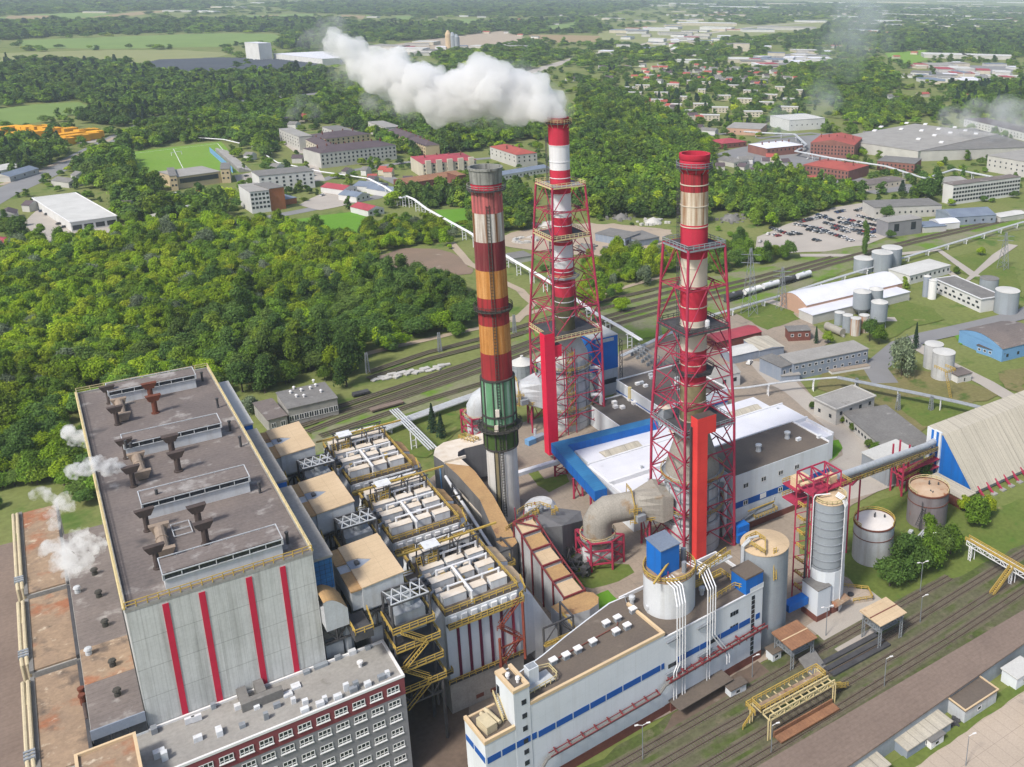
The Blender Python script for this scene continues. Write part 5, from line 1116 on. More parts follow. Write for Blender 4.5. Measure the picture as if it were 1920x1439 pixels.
# two storage tanks
def tank(lab,c,r,h,wall,top,rail):
 t=thing('storage_tank',lab,'tank',(*c,0))
 MB().lathe([(r,0),(r,h)],c,44).build('shell',wall,t,smooth=True);MB().lathe([(r+.08,h),(r+.08,h+.15),(.01,h+1.1)],c,44).build('top',top,t)
 m=MB();m.lathe([(r,h*.7),(r+.12,h*.7),(r+.12,h*.7+.2),(r,h*.7+.2)],c,44);m.lathe([(r-.1,h-.1),(r+.2,h-.1),(r+.2,h+.2),(r-.1,h+.2)],c,44);m.build('hoop','vent_rust',t)
 m=MB();m.rail([(c[0]+r*math.cos(a),c[1]+r*math.sin(a),h) for a in [math.radians(x) for x in range(-70,200,15)]],1.2,.16,3);m.build('railing',rail,t)
 m=MB();m.lathe([(.25,h+.6),(.25,h+2)],(c[0]+.3,c[1]+.3),8);m.lathe([(.25,h),(.25,h+1.4)],(c[0]+3,c[1]-1),8);m.beam((c[0],c[1],h+1.2),(c[0]+2.4,c[1]+2,h+.8),.3);m.build('fitting','metal_dark',t);return t
add('tank_top',(.70,.67,.64),(.62,.58,.54),sc=.3,contrast=.9,spot=[((.40,.22,.12),.25,.66)],fine=.15)
add('tank_top_rust',(.52,.42,.32),(.36,.20,.10),sc=.3,contrast=1,spot=[((.25,.09,.03),.3,.56)],fine=.2)
add('tank_old',(.22,.20,.21),(.16,.14,.15),sc=.3,contrast=.9,spot=[((.26,.10,.06),.2,.62)],streak=((.1,.07,.07),.6,.7),fine=.15)
tank('round pale storage tank with white top and yellow railing, the cleaner of the pair',(176.0,161.6),5.7,11.6,'metal_light','tank_top','yellow')
c=(203.2,165.6);t=tank('round storage tank with rust stained top and dark streaked wall',c,6.0,11.2,'tank_old','tank_top_rust','cream_rail')
m=MB();m.beam((c[0]-6.3,c[1]-3,0),(c[0]-6,c[1]-3,10),.2);m.ladder((c[0]-8.5,c[1]-3.6,3),(c[0]-1.6,c[1]-2.6,12.2),(0,.5,0),.6,.2);m.build('ladder','metal_dark',t)
m=MB()
for k in range(3):m.path([(196+k,160+k,.4),(192,157+k*1.4,.6),(190,153+k,.3)],.3,7)
m.path([(184,159,.5),(195,153.8,.5),(201,153,.5)],.22,7);m.obox((193.5,163),.8,.6,0,1.4,.4);tag(m.build('pipework','metal_light',loc=(193,160,0)),'tangle of pale pipes on the grass between the two storage tanks','pipes')
# conveyor to the store hall
t=thing('tube_conveyor','long silver tube conveyor climbing from the blue store hall to the ribbed silo','conveyor',(190,170,0))
A,B_=Vector((153.4,158,33.2)),Vector((226.4,183.6,12.0));d=(B_-A).normalized();n=Vector((-d.y,d.x,0)).normalized();U=Vector((0,0,1))
MB().path([A,A.lerp(B_,.9),B_+U*.8],1.05,14).build('tube','metal_light',t,smooth=True)
m=MB();m.truss(A-n*1.6-U*2.0,B_-n*1.6-U*2.0,1.4,22,.22);m.truss(A+n*1.6-U*2.0,B_+n*1.6-U*2.0,1.4,22,.22);m.build('truss','metal_dark',t)
m=MB();m.hexa([A-n*1.8-U*2.1,B_-n*1.8-U*2.1,B_+n*1.8-U*2.1,A+n*1.8-U*2.1],[A-n*1.8-U*1.9,B_-n*1.8-U*1.9,B_+n*1.8-U*1.9,A+n*1.8-U*1.9]);m.build('deck','coping',t)
m=MB();m.rail([A-n*1.8-U*1.9,B_-n*1.8-U*1.9],1.1,.16,2.2)
for zz in (7.8,5):m.rail([(208.5,180.4,zz+(0.6 if zz>8 else 0)),(225.6,182.4,zz)],1.1,.18,1.6);m.rail([(208.5,183.4,zz),(225.6,185.6,zz)],1.1,.18,1.6)
m.build('railing','yellow',t)
m=MB();m.box(208.5,225.6,180.4,183.4,7.5,7.8);m.box(208.5,225.6,180.4,183.4,4.7,5.0);m.build('walkway','red_steel',t)
m=MB()
for x,y in ((207.4,179.8),(207.6,184.8),(211.4,181.4),(211.4,185.4)):m.beam((x,y,0),(x,y,16.5),.6)
for z in (7,12):m.beam((207.4,179.8,z),(207.6,184.8,z),.4);m.beam((211.4,181.4,z),(211.4,185.4,z),.4);m.beam((207.4,179.8,z),(211.4,181.4,z),.4)
m.beam((207.4,179.8,1),(207.6,184.8,11),.25);m.beam((171,167,0),(171,167,27),.5);m.beam((172,164.2,0),(172,164.2,26.5),.5);m.beam((163,158.6,28.6),(172,164,26),.5);m.build('trestle','red_steel',t)
# blue store hall
t=thing('store_hall','large A shaped store hall with bright blue gable and weathered grey sheet roof','store hall',(225.7,182,0))
x0,x1=225.7,330
r1=GX(1743,803,x0);r2=GX(1769,818,x0);e1=GX(1825,932,x0)
# gable polygon in (y, z): right slope, ridge flat, left slope mirrored
yr,zr,yl,zl=r2[1],r2[2]+.1,r1[1]+.3,r1[2]+.5
ye,ze=e1[1]+.3,1.6
yle=yl+(yr-ye);prof=[(ye,ze),(yr,zr),(yl,zl),(yl+.4,0)]
m=MB();P0=[(x0+.3,y,z) for y,z in prof];m.face([(x0+.3,ye+.3,0)]+P0[:]);m.mesh([(x0+.3,yr,0)],[]);m.build('gable_wall','blue',t)
m=MB();m.box(x0-.3,x0+.4,yr+.7,yl+.3,0,zl-.1);m.build('gable_tower','panel_white',t)
for k in range(2):MB().box(x0-.36,x0-.3,yr+1.6+k*2.1,yr+2.6+k*2.1,.5,zl-.3).build('blue_strip','blue',t)
m=MB();lift=.25
for (ya,za),(yb,zb_) in zip(prof,prof[1:]):m.face([(x0,ya,za+lift),(x1,ya,za+lift),(x1,yb,zb_+lift),(x0,yb,zb_+lift)],0)
for (ya,za),(yb,zb_) in zip(prof,prof[1:]):m.face([(x0,yb,zb_),(x0,yb,zb_+lift),(x0,ya,za+lift),(x0,ya,za)],0)
m.build('roof','sheet_grey',t)
m=MB();m.box(x0+.6,x1,ye+1.0,ye+1.3,0,ze+.6);m.build('side_wall','metal_light',t)
m=MB()
for k in range(24):x=x0+3.2+k*4.4;m.beam((x,ye+1.4,ze+1.2),(x,ye-2.6,-.2),.6)
m.build('raking_strut','red_steel',t)
m=MB()
for k in range(24):x=x0+3.2+k*4.4;m.box(x-.9,x+.9,ye-3.4,ye-1.8,0,.45)
m.build('footing','concrete_wall',t)
t=thing('transfer_house','grey transfer house with plain cream roof between the blue hall and the low yard building','building',(215,190,0))
q=[G(1663,838,7),G(1719,852,7),G(1748,832,7),G(1722,814,7)]
m=MB();m.prism([(208.4,186.4),(224.6,186.4),(224.6,199),(208.4,199)],0,7);m.build('wall','metal_mid',t);MB().box(208.1,224.9,186.1,199.3,7,7.3).build('roof','roof_pale',t);window(t,(213,186.4,4.2),1.2,1.0,'plain')
t=thing('container_shed','long rust brown container shed with corrugated roof against the blue gable','shed',(222,168,0))
MB().box(216.6,222.6,163.4,178.6,0,4.0).build('wall','brick_red',t);MB().box(216.2,223,163,179,4.0,4.3).build('roof','sheet_grey',t);MB().box(218,219.6,163.3,163.4,1,2.8).build('door','wall_sky',t)
# white roofed hall, brown roofed hall with blue stripe, blue gallery
t=thing('white_roof_hall','wide low process hall with a bright white roof and ribbed skylights','factory building',(127,222,0))
MB().box(127.2,206.5,211,238.4,0,9.2).build('wall','panel_white',t);MB().box(127.6,206,211,224.4,9.2,9.35).build('roof','roof_white',t)
MB().box(127.6,206,225.2,238,9.2,10.4).build('roof','roof_white',t)
m=MB();m.box(127,206.7,224.4,225.2,9.2,10.7);m.box(126.9,127.6,211,238.6,9.2,10.0);m.box(206,206.7,211,238.6,9.2,10.2);m.box(127,206.7,238,238.6,9.2,10.8);m.build('parapet','white_paint',t)
MB().box(130,205,238.6,253,0,8.0).build('rear_wall','panel_white',t);MB().box(130.2,204.8,238.8,252.8,8,8.15).build('rear_roof','roof_white',t)
for xa,xb in ((136,150),(163,177),(188,201)):MB().hexa([(xa,242,8.2),(xb,242,8.2),(xb,247.4,8.2),(xa,247.4,8.2)],[(xa+.5,244.4,9.4),(xb-.5,244.4,9.4),(xb-.5,245.0,9.4),(xa+.5,245.0,9.4)]).build('skylight','sheet_grey',t)
rg=random.Random(9)
for i in range(26):
 x,y=rg.uniform(131,203),rg.uniform(214,236);z=10.4 if y>225.2 else 9.35;MB().box(x-.35,x+.35,y-.35,y+.35,z,z+rg.uniform(.4,1.0)).build('roof_vent','metal_light',t)
for i in range(3):window(t,(198+i*2.2,211,6.5),1.2,1.4,'plain')
t=thing('brown_roof_hall','white hall with a blue stripe and flat brown roof behind the nearer lattice tower','factory building',(150,193,0))
MB().box(149.8,187.4,193,210.8,0,19.4).build('wall','panel_white',t);MB().box(150,187.2,193.2,210.6,19.4,19.6).build('roof','roof_brown',t)
m=MB();m.box(187.0,187.5,193,210.9,19.4,20);m.box(149.8,187.4,210.5,210.9,19.4,19.9);m.build('parapet','white_paint',t)
MB().box(149.8,187.42,192.93,193,8.6,10.6).build('blue_stripe','blue_stripe',t)
for x in (154.5,161.2,167.8,174.2):window(t,(x,193,15.2),1.9,1.6,'double')
for x in (154.5,167.8,178.2):window(t,(x,192.93,9.6),1.7,1.5,'double')
MB().box(160,162.3,192.9,192.95,8.9,10.5).build('blank_panel','frame_white',t);MB().box(149.7,187.5,192.9,193,0,2.3).build('brick_plinth','brick_red',t)
for u,v in ((1476,822),(1422,846)):g=G(u,v,19.6);MB().lathe([(.9,19.6),(.7,20.6),(.7,21.2),(1.0,21.3),(1.0,21.8),(.1,22)],g,12).build('roof_vent','metal_light',t)
for u,v in ((1497,826),(1536,821)):g=G(u,v,19.6);MB().box(g[0]-.8,g[0]+.8,g[1]-.5,g[1]+.5,19.6,20.5).build('roof_hatch','white_box',t)
m=MB();m.box(153,165,190.6,192.9,4.2,4.5);m.path([(152.5,191.6,5),(158,191.6,6.8),(163.8,191.6,7.2),(164.4,191.6,8.6)],.4,8);m.build('wall_platform','metal_mid',t)
m=MB();m.rail([(156.5,192.8,4.5),(156.5,190.6,4.5),(165,190.6,4.5),(165,192.8,4.5)],1.1,.18,1.2);m.box(154,164,190.9,191.2,7.6,7.9);m.build('railing','yellow',t)
m=MB();m.box(147.6,151.6,187.2,190,3.4,6.4);m.box(146.8,150,186.2,187.2,2,4.6);m.box(136.5,143,151.8,154.4,4,6.0);m.build('blue_annex','blue',t)
t=thing('conveyor_gallery','L shaped blue gallery on red legs from the crimson shaft to the white roofed hall','conveyor gallery',(124,250,0))
z0,z1=7.4,10.8
add('roof_blue',(.03,.17,.36),(.02,.12,.28),sc=.2,seam=[(Y_,1.2,.08,.25)],fine=.1)
m=MB();m.prism([(120.4,222.0),(124.4,221.6),(127.8,253.0),(161,250.4),(161.2,254.6),(124.0,257.4)],z0,z1,0,1);m.build('gallery',['blue','roof_blue'],t)
m=MB()
for x,y in ((121.2,226),(123.8,226),(121.8,238),(124.8,238),(123.4,254),(127.4,253.6),(140,252.6)):
 m.beam((x,y,0),(x,y,z0),.55)
for y in (226,238):m.beam((121.4,y,.5),(124,y,z0),.3);m.beam((124,y,.5),(121.4,y,z0),.3)
for k in range(4):m.beam((123.4,254,k*1.8),(127.4,253.6,k*1.8+1.8),.25);m.beam((127.4,253.6,k*1.8),(123.4,254,k*1.8+1.8),.25)
m.build('trestle','red_steel',t)
m=MB();m.box(106,125,252.4,254.2,5.2,6.4);tag(m.build('pipe_duct','white_paint',loc=(115,253,5.2)),'straight white low duct from the old chimney to the blue gallery foot','duct')
# halls behind the steaming tower
t=thing('dark_roof_hall','low white walled hall with dark flat roof and small fans behind the blue gallery','factory building',(150,258,0))
MB().box(151.5,166,257.5,283,0,7.6).build('wall','panel_white',t);MB().box(151.8,165.7,257.8,282.7,7.6,7.7).build('roof','roof_dark',t);m=MB();parapet(m,151.4,166.1,257.4,283.1,7.6,.4,.5);m.build('parapet','white_paint',t)
for u,v in ((1152,757),(1154,765),(1167,766),(1181,751),(1189,758)):g=G(u,v,7.7);MB().box(g[0]-.8,g[0]+.8,g[1]-.8,g[1]+.8,7.7,8.7).build('roof_fan','frame_white',t)
t=thing('white_block','higher white block with dark roof and a blue base line between the lattice towers','factory building',(168,270,0))
MB().box(166.1,196,257,287,0,12).build('wall','panel_white',t);MB().box(166.4,195.7,257.3,286.7,12,12.1).build('roof','roof_dark',t);m=MB();parapet(m,166,196.1,256.9,287.1,12,.4,.5);m.build('parapet','white_paint',t)
m=MB();m.box(166.0,196,256.85,257,7.0,7.8);m.box(165.95,166.1,257,287,7.8,8.4);m.build('blue_line','blue_stripe',t);MB().lathe([(.7,5),(.7,13)],(165.9,277),10).build('yellow_pipe','cream_rail',t)
for i in range(14):x,y=rg.uniform(170,193),rg.uniform(262,284);MB().box(x-.8,x+.8,y-.6,y+.6,12.1,13).build('roof_fan','frame_white' if i%2 else 'metal_light',t)
t=thing('blue_block','tall block with bright blue upper wall and pale roof behind the steaming tower','factory building',(165,292,0))
MB().box(163.6,174.6,300.4,315,0,11).build('lower_wall','metal_light',t);MB().box(163.5,174.7,300.3,315.1,11,24.6).build('upper_wall','blue',t);MB().box(163.4,174.8,300.2,315.2,24.6,24.9).build('roof','roof_pale',t)
MB().box(165,173,300.25,300.35,22.6,24).build('louvre','metal_light',t);MB().box(166,174,300.25,300.4,5,7).build('window','glass',t)
m=MB();m.truss((176.5,300,0),(176.5,300,22),2,9,.2,up=(0,1,0));m.build('stair_tower','metal_dark',t)
def grid_silo(lab,c,r,h):
 t=thing('bolted_silo',lab,'silo',(*c,0));MB().lathe([(r,0),(r,h)],c,36).build('shell','silo_grey',t,smooth=True)
 MB().lathe([(r+.2,h),(r+.2,h+.1),(.6,h+2.4),(.6,h+3),(.01,h+3)],c,24).build('top','roof_pale',t)
 m=MB()
 for i in range(18):a=2*math.pi*i/18;m.beam((c[0]+r*math.cos(a),c[1]+r*math.sin(a),0),(c[0]+r*math.cos(a),c[1]+r*math.sin(a),h),.2)
 for k in range(6):z=h*(k+.5)/6;m.lathe([(r,z-.1),(r+.1,z-.1),(r+.1,z+.1),(r,z+.1)],c,36)
 m.build('rib','metal_mid',t)
grid_silo('silver bolted silo with pale conical top seen just right of the old chimney',(146.2,326.5),4.6,10.6)
grid_silo('second silver silo half hidden behind the crimson shaft',(156,324),4.4,10.4)
t=thing('generator_set','small blue machine skid on the yard beside the crimson shaft','machine',G(1000,830,0));g=G(1000,832)
MB().obox((g[0]-1,g[1]),1.6,1.2,.2,2.2,.2).build('blue_box','wall_sky',t);MB().obox((g[0]+2.6,g[1]+1.0),2.4,1.2,.2,2.0,.2).build('grey_unit','wall_bluegrey',t);MB().lathe([(.5,0),(.5,4)],(g[0]+2,g[1]+2.6),10).build('stack','metal_light',t)
# loading sheds, yellow gantry, long shed, cabins, bridge
def shed_on_legs(lab,x0,x1,y0,y1,h,mat,stripe):
 t=thing('loading_shed',lab,'loading shed',(x0,y0,0))
 m=MB();m.hexa([(x0-.3,y0-.3,h),(x1+.3,y0-.3,h),(x1+.3,y1+.3,h),(x0-.3,y1+.3,h)],[(x0-.3,y0-.3,h+.2),(x1+.3,y0-.3,h+.2),(x1+.3,y1+.3,h+.5),(x0-.3,y1+.3,h+.5)]);m.build('roof',mat,t)
 MB().hexa([(x0-.3,(y0+y1)/2-.15,h+.3),(x1+.3,(y0+y1)/2-.15,h+.3),(x1+.3,(y0+y1)/2+.15,h+.3),(x0-.3,(y0+y1)/2+.15,h+.3)],[(x0-.3,(y0+y1)/2-.15,h+.45),(x1+.3,(y0+y1)/2-.15,h+.45),(x1+.3,(y0+y1)/2+.15,h+.45),(x0-.3,(y0+y1)/2+.15,h+.45)]).build('ridge_strip',stripe,t)
 for x in (x0+.6,x1-.6):
  for y in (y0+.5,y1-.5):
   m=MB();
   for a in (-.45,.45):m.beam((x+a,y,0),(x+a,y,h),.2)
   for k in range(int(h/.9)):m.beam((x-.45,y,k*.9),(x+.45,y,(k+1)*.9),.12)
   m.build('leg','steel_grey',t)
 m=MB()
 for y in (y0+.5,y1-.5):m.truss((x0+.6,y,h-1.6),(x1-.6,y,h-1.6),1.3,6,.2)
 for x in (x0+.6,x1-.6):m.truss((x,y0+.5,h-2.6),(x,y1-.5,h-2.6),1.8,5,.2)
 m.box(x0+1,x1-1,y0+1,y1-1,h-3.0,h-2.8);m.build('platform_truss','steel_grey',t)
 m=MB();m.box(x0+1.6,x1-1.6,y0+1.8,y1-1.8,h-2.8,h-.9);m.build('hopper','metal_mid',t);return t
shed_on_legs('tall loading shed with tan roof and red strip, over the second track',148.2,156.8,131.6,138.2,7.6,'roof_tan','brick_red')
shed_on_legs('loading shed with rusty sheet roof beside the grey silo',126.0,133.4,138.4,145.4,6.6,'roof_rust_sheet','coping')
m=MB();m.hexa([(128.6,134.4,.2),(134,135,.2),(134,139.4,2.2),(128.6,139,2.2)],[(128.6,134.4,.5),(134,135,.5),(134,139.4,2.5),(128.6,139,2.5)]);tag(m.build('ramp_cover','roof_grey_old',loc=(131,137,0)),'sloping grey cover plate beside the rusty loading shed','cover plate')
m=MB()
for k in range(3):m.box(133,152,131.2+k*2.1,132.6+k*2.1,.3,.9)
tag(m.build('unloading_pit','metal_dark',loc=(142,133,0)),'dark grated unloading pit between the rails by the tan shed','pit')
t=thing('loading_gantry','yellow and white steel loading gantry with walkways over a rusty platform','gantry',(108,125,0))
m=MB()
for x in (108.4,127.2):
 for y in (125.2,131.4):m.beam((x-.35,y,0),(x-.35,y,5.5),.28);m.beam((x+.35,y,0),(x+.35,y,5.5),.28)
m.truss((108.4,125.2,5.3),(127.2,125.2,5.3),1.3,9,.26);m.truss((108.4,127.4,5.3),(127.2,127.4,5.3),.9,9,.26)
for k in range(10):x=108.4+k*2.09;m.beam((x,125.2,5.4),(x,127.4,5.4),.24);m.beam((x,128,5.4),(x,131.4,5.4),.2)
m.build('frame','cream_rail',t)
m=MB();m.rail([(108.4,131.4,5.6),(127.2,131.4,5.6),(127.2,128.2,5.6),(108.4,128.2,5.6)],1.2,.17,1.3,closed=True);m.rail([(108,130,4.2),(105.5,130.6,.5)],1.1,.17,.9);m.rail([(106.8,128.2,5.4),(106.8,131.4,5.4),(108.2,131.4,5.4)],1.2,.2,.9);m.build('railing','yellow',t)
MB().box(108.6,127,129.0,130.4,5.3,5.5).build('walkway','roof_rusty',t)
m=MB();m.box(109.5,126.5,122.4,124.6,.8,1.2);m.box(109.5,126.5,124.8,125.1,.3,2.0)
for k in range(9):m.box(110+k*2,110.3+k*2,122.6,124.4,0,.8)
m.build('platform','roof_rust_sheet',t)
m=MB();m.hexa([(127.6,126,3.4),(132,126,1.6),(132,128,1.6),(127.6,128,3.4)],[(127.6,126,3.7),(132,126,1.9),(132,128,1.9),(127.6,128,3.7)]);m.rail([(127.6,126,3.7),(132.4,126,1.9)],1,.16,1);m.build('ramp','yellow',t)
t=thing('long_shed','very long low shed with dark brown flat roof running along the bottom tracks','shed',(60,112,0))
MB().prism([(60,104.8),(245,112.6),(245,116.8),(60,116.8)],0,4.5).build('wall','silo_grey',t);MB().prism([(59.5,104.5),(245.5,112.4),(245.5,117.4),(59.5,117.4)],4.5,4.9).build('roof','roof_chocolate',t)
def cabin(lab,x0,x1,y0,y1,h,wall,roof,nm='cabin',par=None,win=True):
 t=thing(nm,lab,'cabin',(x0,y0,0));MB().box(x0,x1,y0,y1,0,h).build('wall',wall,t);MB().box(x0-.3,x1+.3,y0-.3,y1+.3,h,h+.25).build('roof',roof,t)
 if par:m=MB();parapet(m,x0-.3,x1+.3,y0-.3,y1+.3,h+.25,.3,.25);m.build('coping',par,t)
 if win:window(t,(x0+(x1-x0)*.45,y0,h*.55),1.4,1.1,'plain')
 return t
cabin('low grey cabin with tan edged dark roof in front of the long shed',146.4,157.4,103.8,109.8,3.6,'metal_light','roof_brown',par='coping')
cabin('small pale hut with cream roof at the right end of the long shed',164.4,171.2,103.6,107.8,3.4,'panel_white','roof_pale')
cabin('lean-to shed with weathered ribbed roof against the long shed',128.6,142.4,104.2,108.4,2.6,'wall_bluegrey','sheet_grey')
cabin('plain lean-to with brown ribbed roof at the bottom edge of the photo',108,122.5,103.6,107.6,2.8,'metal_mid','sheet_grey',win=False)
cabin('small white windowed kiosk stuck to the front of the lean-to shed',134.6,138.6,102.9,104.1,2.4,'frame_white','roof_grey_old')
cabin('tiny white hut with brown roof beside the rusty loading shed',124.6,127.2,143.6,146.2,2.6,'panel_white','roof_brown','hut')
cabin('white wedge topped shelter on the tracks before the white building',109.2,113.6,139.8,142,2.4,'panel_white','roof_brown','shelter')
cabin('low shack with orange tarpaulin roof at the lower right corner',158,164,91,96,2.6,'wall_pale','wall_orange','shack')
m=MB()
for i in range(40):x,y=rg.gauss(145,1.6),rg.gauss(105.4,.8);m.obox((x,y),rg.uniform(.2,.6),rg.uniform(.2,.5),0,rg.uniform(.2,.8),rg.uniform(0,3))
tag(m.build('scrap_heap','metal_dark',loc=(145,105,0)),'dark heap of scrap beside the tan edged cabin','scrap')
t=thing('pipe_trestle_bridge','white and yellow lattice pipe bridge over the tracks at the right photo edge','pipe bridge',(197.5,137,0))
m=MB()
for oy in (0,):
 m.truss((197,145.5,4.6),(197,118,4.6),1.3,14,.2);m.truss((198.6,145.5,4.6),(198.6,118,4.6),1.3,14,.2)
for y in (144,130.2,121):
 for x in (197,198.6):m.beam((x,y-.4,0),(x,y-.4,4.6),.22);m.beam((x,y+.4,0),(x,y+.4,4.6),.22)
 for k in range(5):m.beam((197,y-.4,k*.9),(197,y+.4,k*.9+.9),.14)
m.build('truss','white_paint',t)
m=MB();m.rail([(197,146,5.9),(197,118,5.9)],1,.16,2);m.rail([(198.6,146,5.9),(198.6,118,5.9)],1,.16,2);m.box(197,198.6,118,146,5.8,5.95)
a,c=Vector((196.6,130,5.6)),Vector((189,130,.1))
for oy in (-.6,.6):m.beam(a+Vector((0,oy,0)),c+Vector((0,oy,0)),.2);m.rail([a+Vector((0,oy,0)),c+Vector((0,oy,0))],1.0,.15,1.4)
for k in range(16):q=a.lerp(c,k/16);m.beam(q+Vector((0,-.6,0)),q+Vector((0,.6,0)),.16)
m.build('railing','yellow',t)
def lamp(p,h,lab,two=True):
 t=thing('lamp_post',lab,'lamp post',(p[0],p[1],0),'street lamps along the plant tracks')
 m=MB();m.tube((p[0],p[1],0),(p[0],p[1],h),.12,.07,6);m.build('pole','steel_grey',t)
 m=MB()
 for s_ in ((-1,1) if two else (1,)):m.beam((p[0],p[1],h),(p[0]+s_*.9,p[1]-s_*.3,h+.35),.09);m.obox((p[0]+s_*1.2,p[1]-s_*.4),.4,.15,h+.3,h+.45,-.3)
 m.build('lamp_head','frame_white',t)
lamp((174.5,142),9.2,'double headed grey lamp post in front of the round clump of trees');lamp((140.4,122.2),8,'grey lamp post between the yellow gantry and the long shed',False)
lamp((141.6,143.4),8.5,'grey lamp post on the pad at the foot of the ribbed silo');lamp((164.7,133.2),8,'grey lamp post between the tracks right of the tan shed',False);lamp((117.4,142.4),6,'pale lamp post before the end of the white building',False)
lamp((83.6,136.4),9,'grey lamp post in front of the long white facade');lamp((137.2,95.7),8,'pale lamp post on the concrete slab road',False);lamp((190,150),8.5,'grey lamp post behind the round clump near the pipe bridge')
lamp((106.4,122.0),7.5,'grey lamp post at the left end of the yellow gantry',False)
# buildings placed by roof corners
FOOT=[]
def rect3(A,B,C,h):
 a,b,c=Vector(G(*A,h)),Vector(G(*B,h)),Vector(G(*C,h))
 d=(b-a);L=d.length;d.normalize();n=Vector((-d.y,d.x,0));w=(c-b).dot(n)
 if w<0:n=-n;w=-w
 return a,d,n,L,w
def bld(name,lab,cat,A,B,C,h,wall='wall_pale',roof='roof_grey_old',gable=0,hip=False,rows=(),side_rows=(),group=None,par=None,win=(1.3,1.4,'bare'),over=.3,chim=0,arch=0,nofoot=False):
 """A near-left, B near-right, C far-right roof corners in the photo; rows: [(z, count)] windows on the near face"""
 a,d,n,L,w=rect3(A,B,C,h);ang=math.atan2(d.y,d.x)
 fl=(Vector((-d.y,d.x,0)).dot(n)>0)
 X=lambda u,v,z=0:(a.x+d.x*u+n.x*v,a.y+d.y*u+n.y*v,z)
 t=thing(name,lab,cat,X(0,0),group)
 m=MB();q=[X(0,0),X(L,0),X(L,w),X(0,w)];q=q if fl else q[::-1];m.prism([p[:2] for p in q],0,h);m.build('wall',wall,t)
 m=MB();o=over;e=[X(-o,-o),X(L+o,-o),X(L+o,w+o),X(-o,w+o)]
 if gable:
  z0,z1=h,h+gable;hi=w/2 if hip else 0
  if L>=w:r0,r1=X(-o+hi,w/2,z1),X(L+o-hi,w/2,z1)
  E_=[(p[0],p[1],z0) for p in e]
  if L>=w:
   m.face([E_[0],E_[1],r1,r0]);m.face([E_[2],E_[3],r0,r1])
   for tri in ([E_[1],E_[2],r1],[E_[3],E_[0],r0]):m.face(tri,0 if hip else 1)
  else:
   hi=L/2 if hip else 0;r0,r1=X(L/2,-o+hi,z1),X(L/2,w+o-hi,z1)
   m.face([E_[1],E_[2],r1,r0]);m.face([E_[3],E_[0],r0,r1])
   for tri in ([E_[0],E_[1],r0],[E_[2],E_[3],r1]):m.face(tri,0 if hip else 1)
  m.face([E_[3],E_[2],E_[1],E_[0]])
 elif arch:
  N=10
  for i in range(N):
   f0,f1=i/N,(i+1)/N;z0,z1=h+arch*math.sin(math.pi*f0),h+arch*math.sin(math.pi*f1)
   m.face([X(-o,-o+(w+2*o)*f0,z0),X(L+o,-o+(w+2*o)*f0,z0),X(L+o,-o+(w+2*o)*f1,z1),X(-o,-o+(w+2*o)*f1,z1)])
  for u in (-o*.5,L+o*.5):m.face([X(u,-o+(w+2*o)*i/N,h+arch*math.sin(math.pi*i/N)-.02) for i in range(N+1)],1)
 else:
  ee=e if fl else e[::-1];m.prism([p[:2] for p in ee],h,h+.3)
 ro=m.build('roof',[roof,wall],t)
 if par:
  m=MB()
  for p,r in zip(e,e[1:]+e[:1]):m.beam((p[0],p[1],h+.35),(r[0],r[1],h+.35),.5)
  m.build('parapet',par,t)
 for i in range(chim):
  p=X(L*(i+.7)/(chim+.4),w*.5);MB().obox(p,.45,.45,h+gable*.5,h+gable+1.3,ang).build('chimney','brick_red',ro)
 for z,k in rows:
  for i in range(k):window(t,X(L*(i+.5)/k,-.03 if fl else -.03,z),win[0],win[1],win[2],'y',ang if fl else ang)
 for z,k in side_rows:
  for i in range(k):
   p=X(-.03,w*(i+.5)/k,z);window(t,p,win[0],win[1],win[2],'x',ang)
 if not nofoot:FOOT.append([UV(X(-2,-2))[:2],UV(X(L+2,-2))[:2],UV(X(L+2,w+2))[:2],UV(X(-2,w+2))[:2]])
 t['_dims']=(L,w);return t
# right hand yard
t=bld('warehouse','big warehouse with pale arched roof and salmon end wall by the tank wagons','warehouse',(1512,573),(1692,531),(1648,512),6.2,'wall_salmon','roof_white',arch=3.4,rows=[(3,10)],win=(2.2,1.2,'bare'))
bld('warehouse_annex','low lean-to roof along the near side of the arched warehouse','warehouse',(1524,592),(1706,548),(1690,536),4.6,'wall_pale','roof_white')
bld('flat_hall','long white hall with pale flat roof behind the arched warehouse','building',(1706,518),(1782,498),(1745,486),5,'wall_white','roof_pale',rows=[(3,9)])
t=bld('works_building','white works building with dark flat roof and window bands beside the two lime silos','building',(1840,562),(1878,556),(1770,522),7,'wall_white','roof_grey_old',side_rows=[(2.4,10),(4.9,6)],win=(2.0,1.1,'bare'),par='white_paint')
bld('red_shed','low brown shed with a long red gabled roof','shed',(1345,642),(1428,622),(1412,608),4,'brick_red','roof_crimson',gable=1.2)
bld('brick_building','small red brick building with flat roof and white windows','building',(1479,622),(1520,620),(1510,611),5,'brick_red','roof_grey_old',rows=[(3,3)],win=(1.4,1.4,'plain'))
bld('garage_row','blue grey garages with light gabled roof and red doors','garage',(1374,668),(1422,657),(1404,643),4,'wall_bluegrey','roof_pale',gable=1.0)
bld('garage_row','garage block with cream roof next to the blue grey garages','garage',(1424,658),(1470,650),(1440,630),4,'wall_bluegrey','roof_pale_cream' if 'roof_pale_cream' in mt else 'sheet_grey',gable=.8)
t=bld('plant_office','long two storey blue grey office with old flat roof and white windows','office building',(1488,683),(1628,655),(1604,639),7.2,'wall_bluegrey','roof_concrete',rows=[(5.4,12),(2.2,10)],win=(1.5,1.3,'plain'))
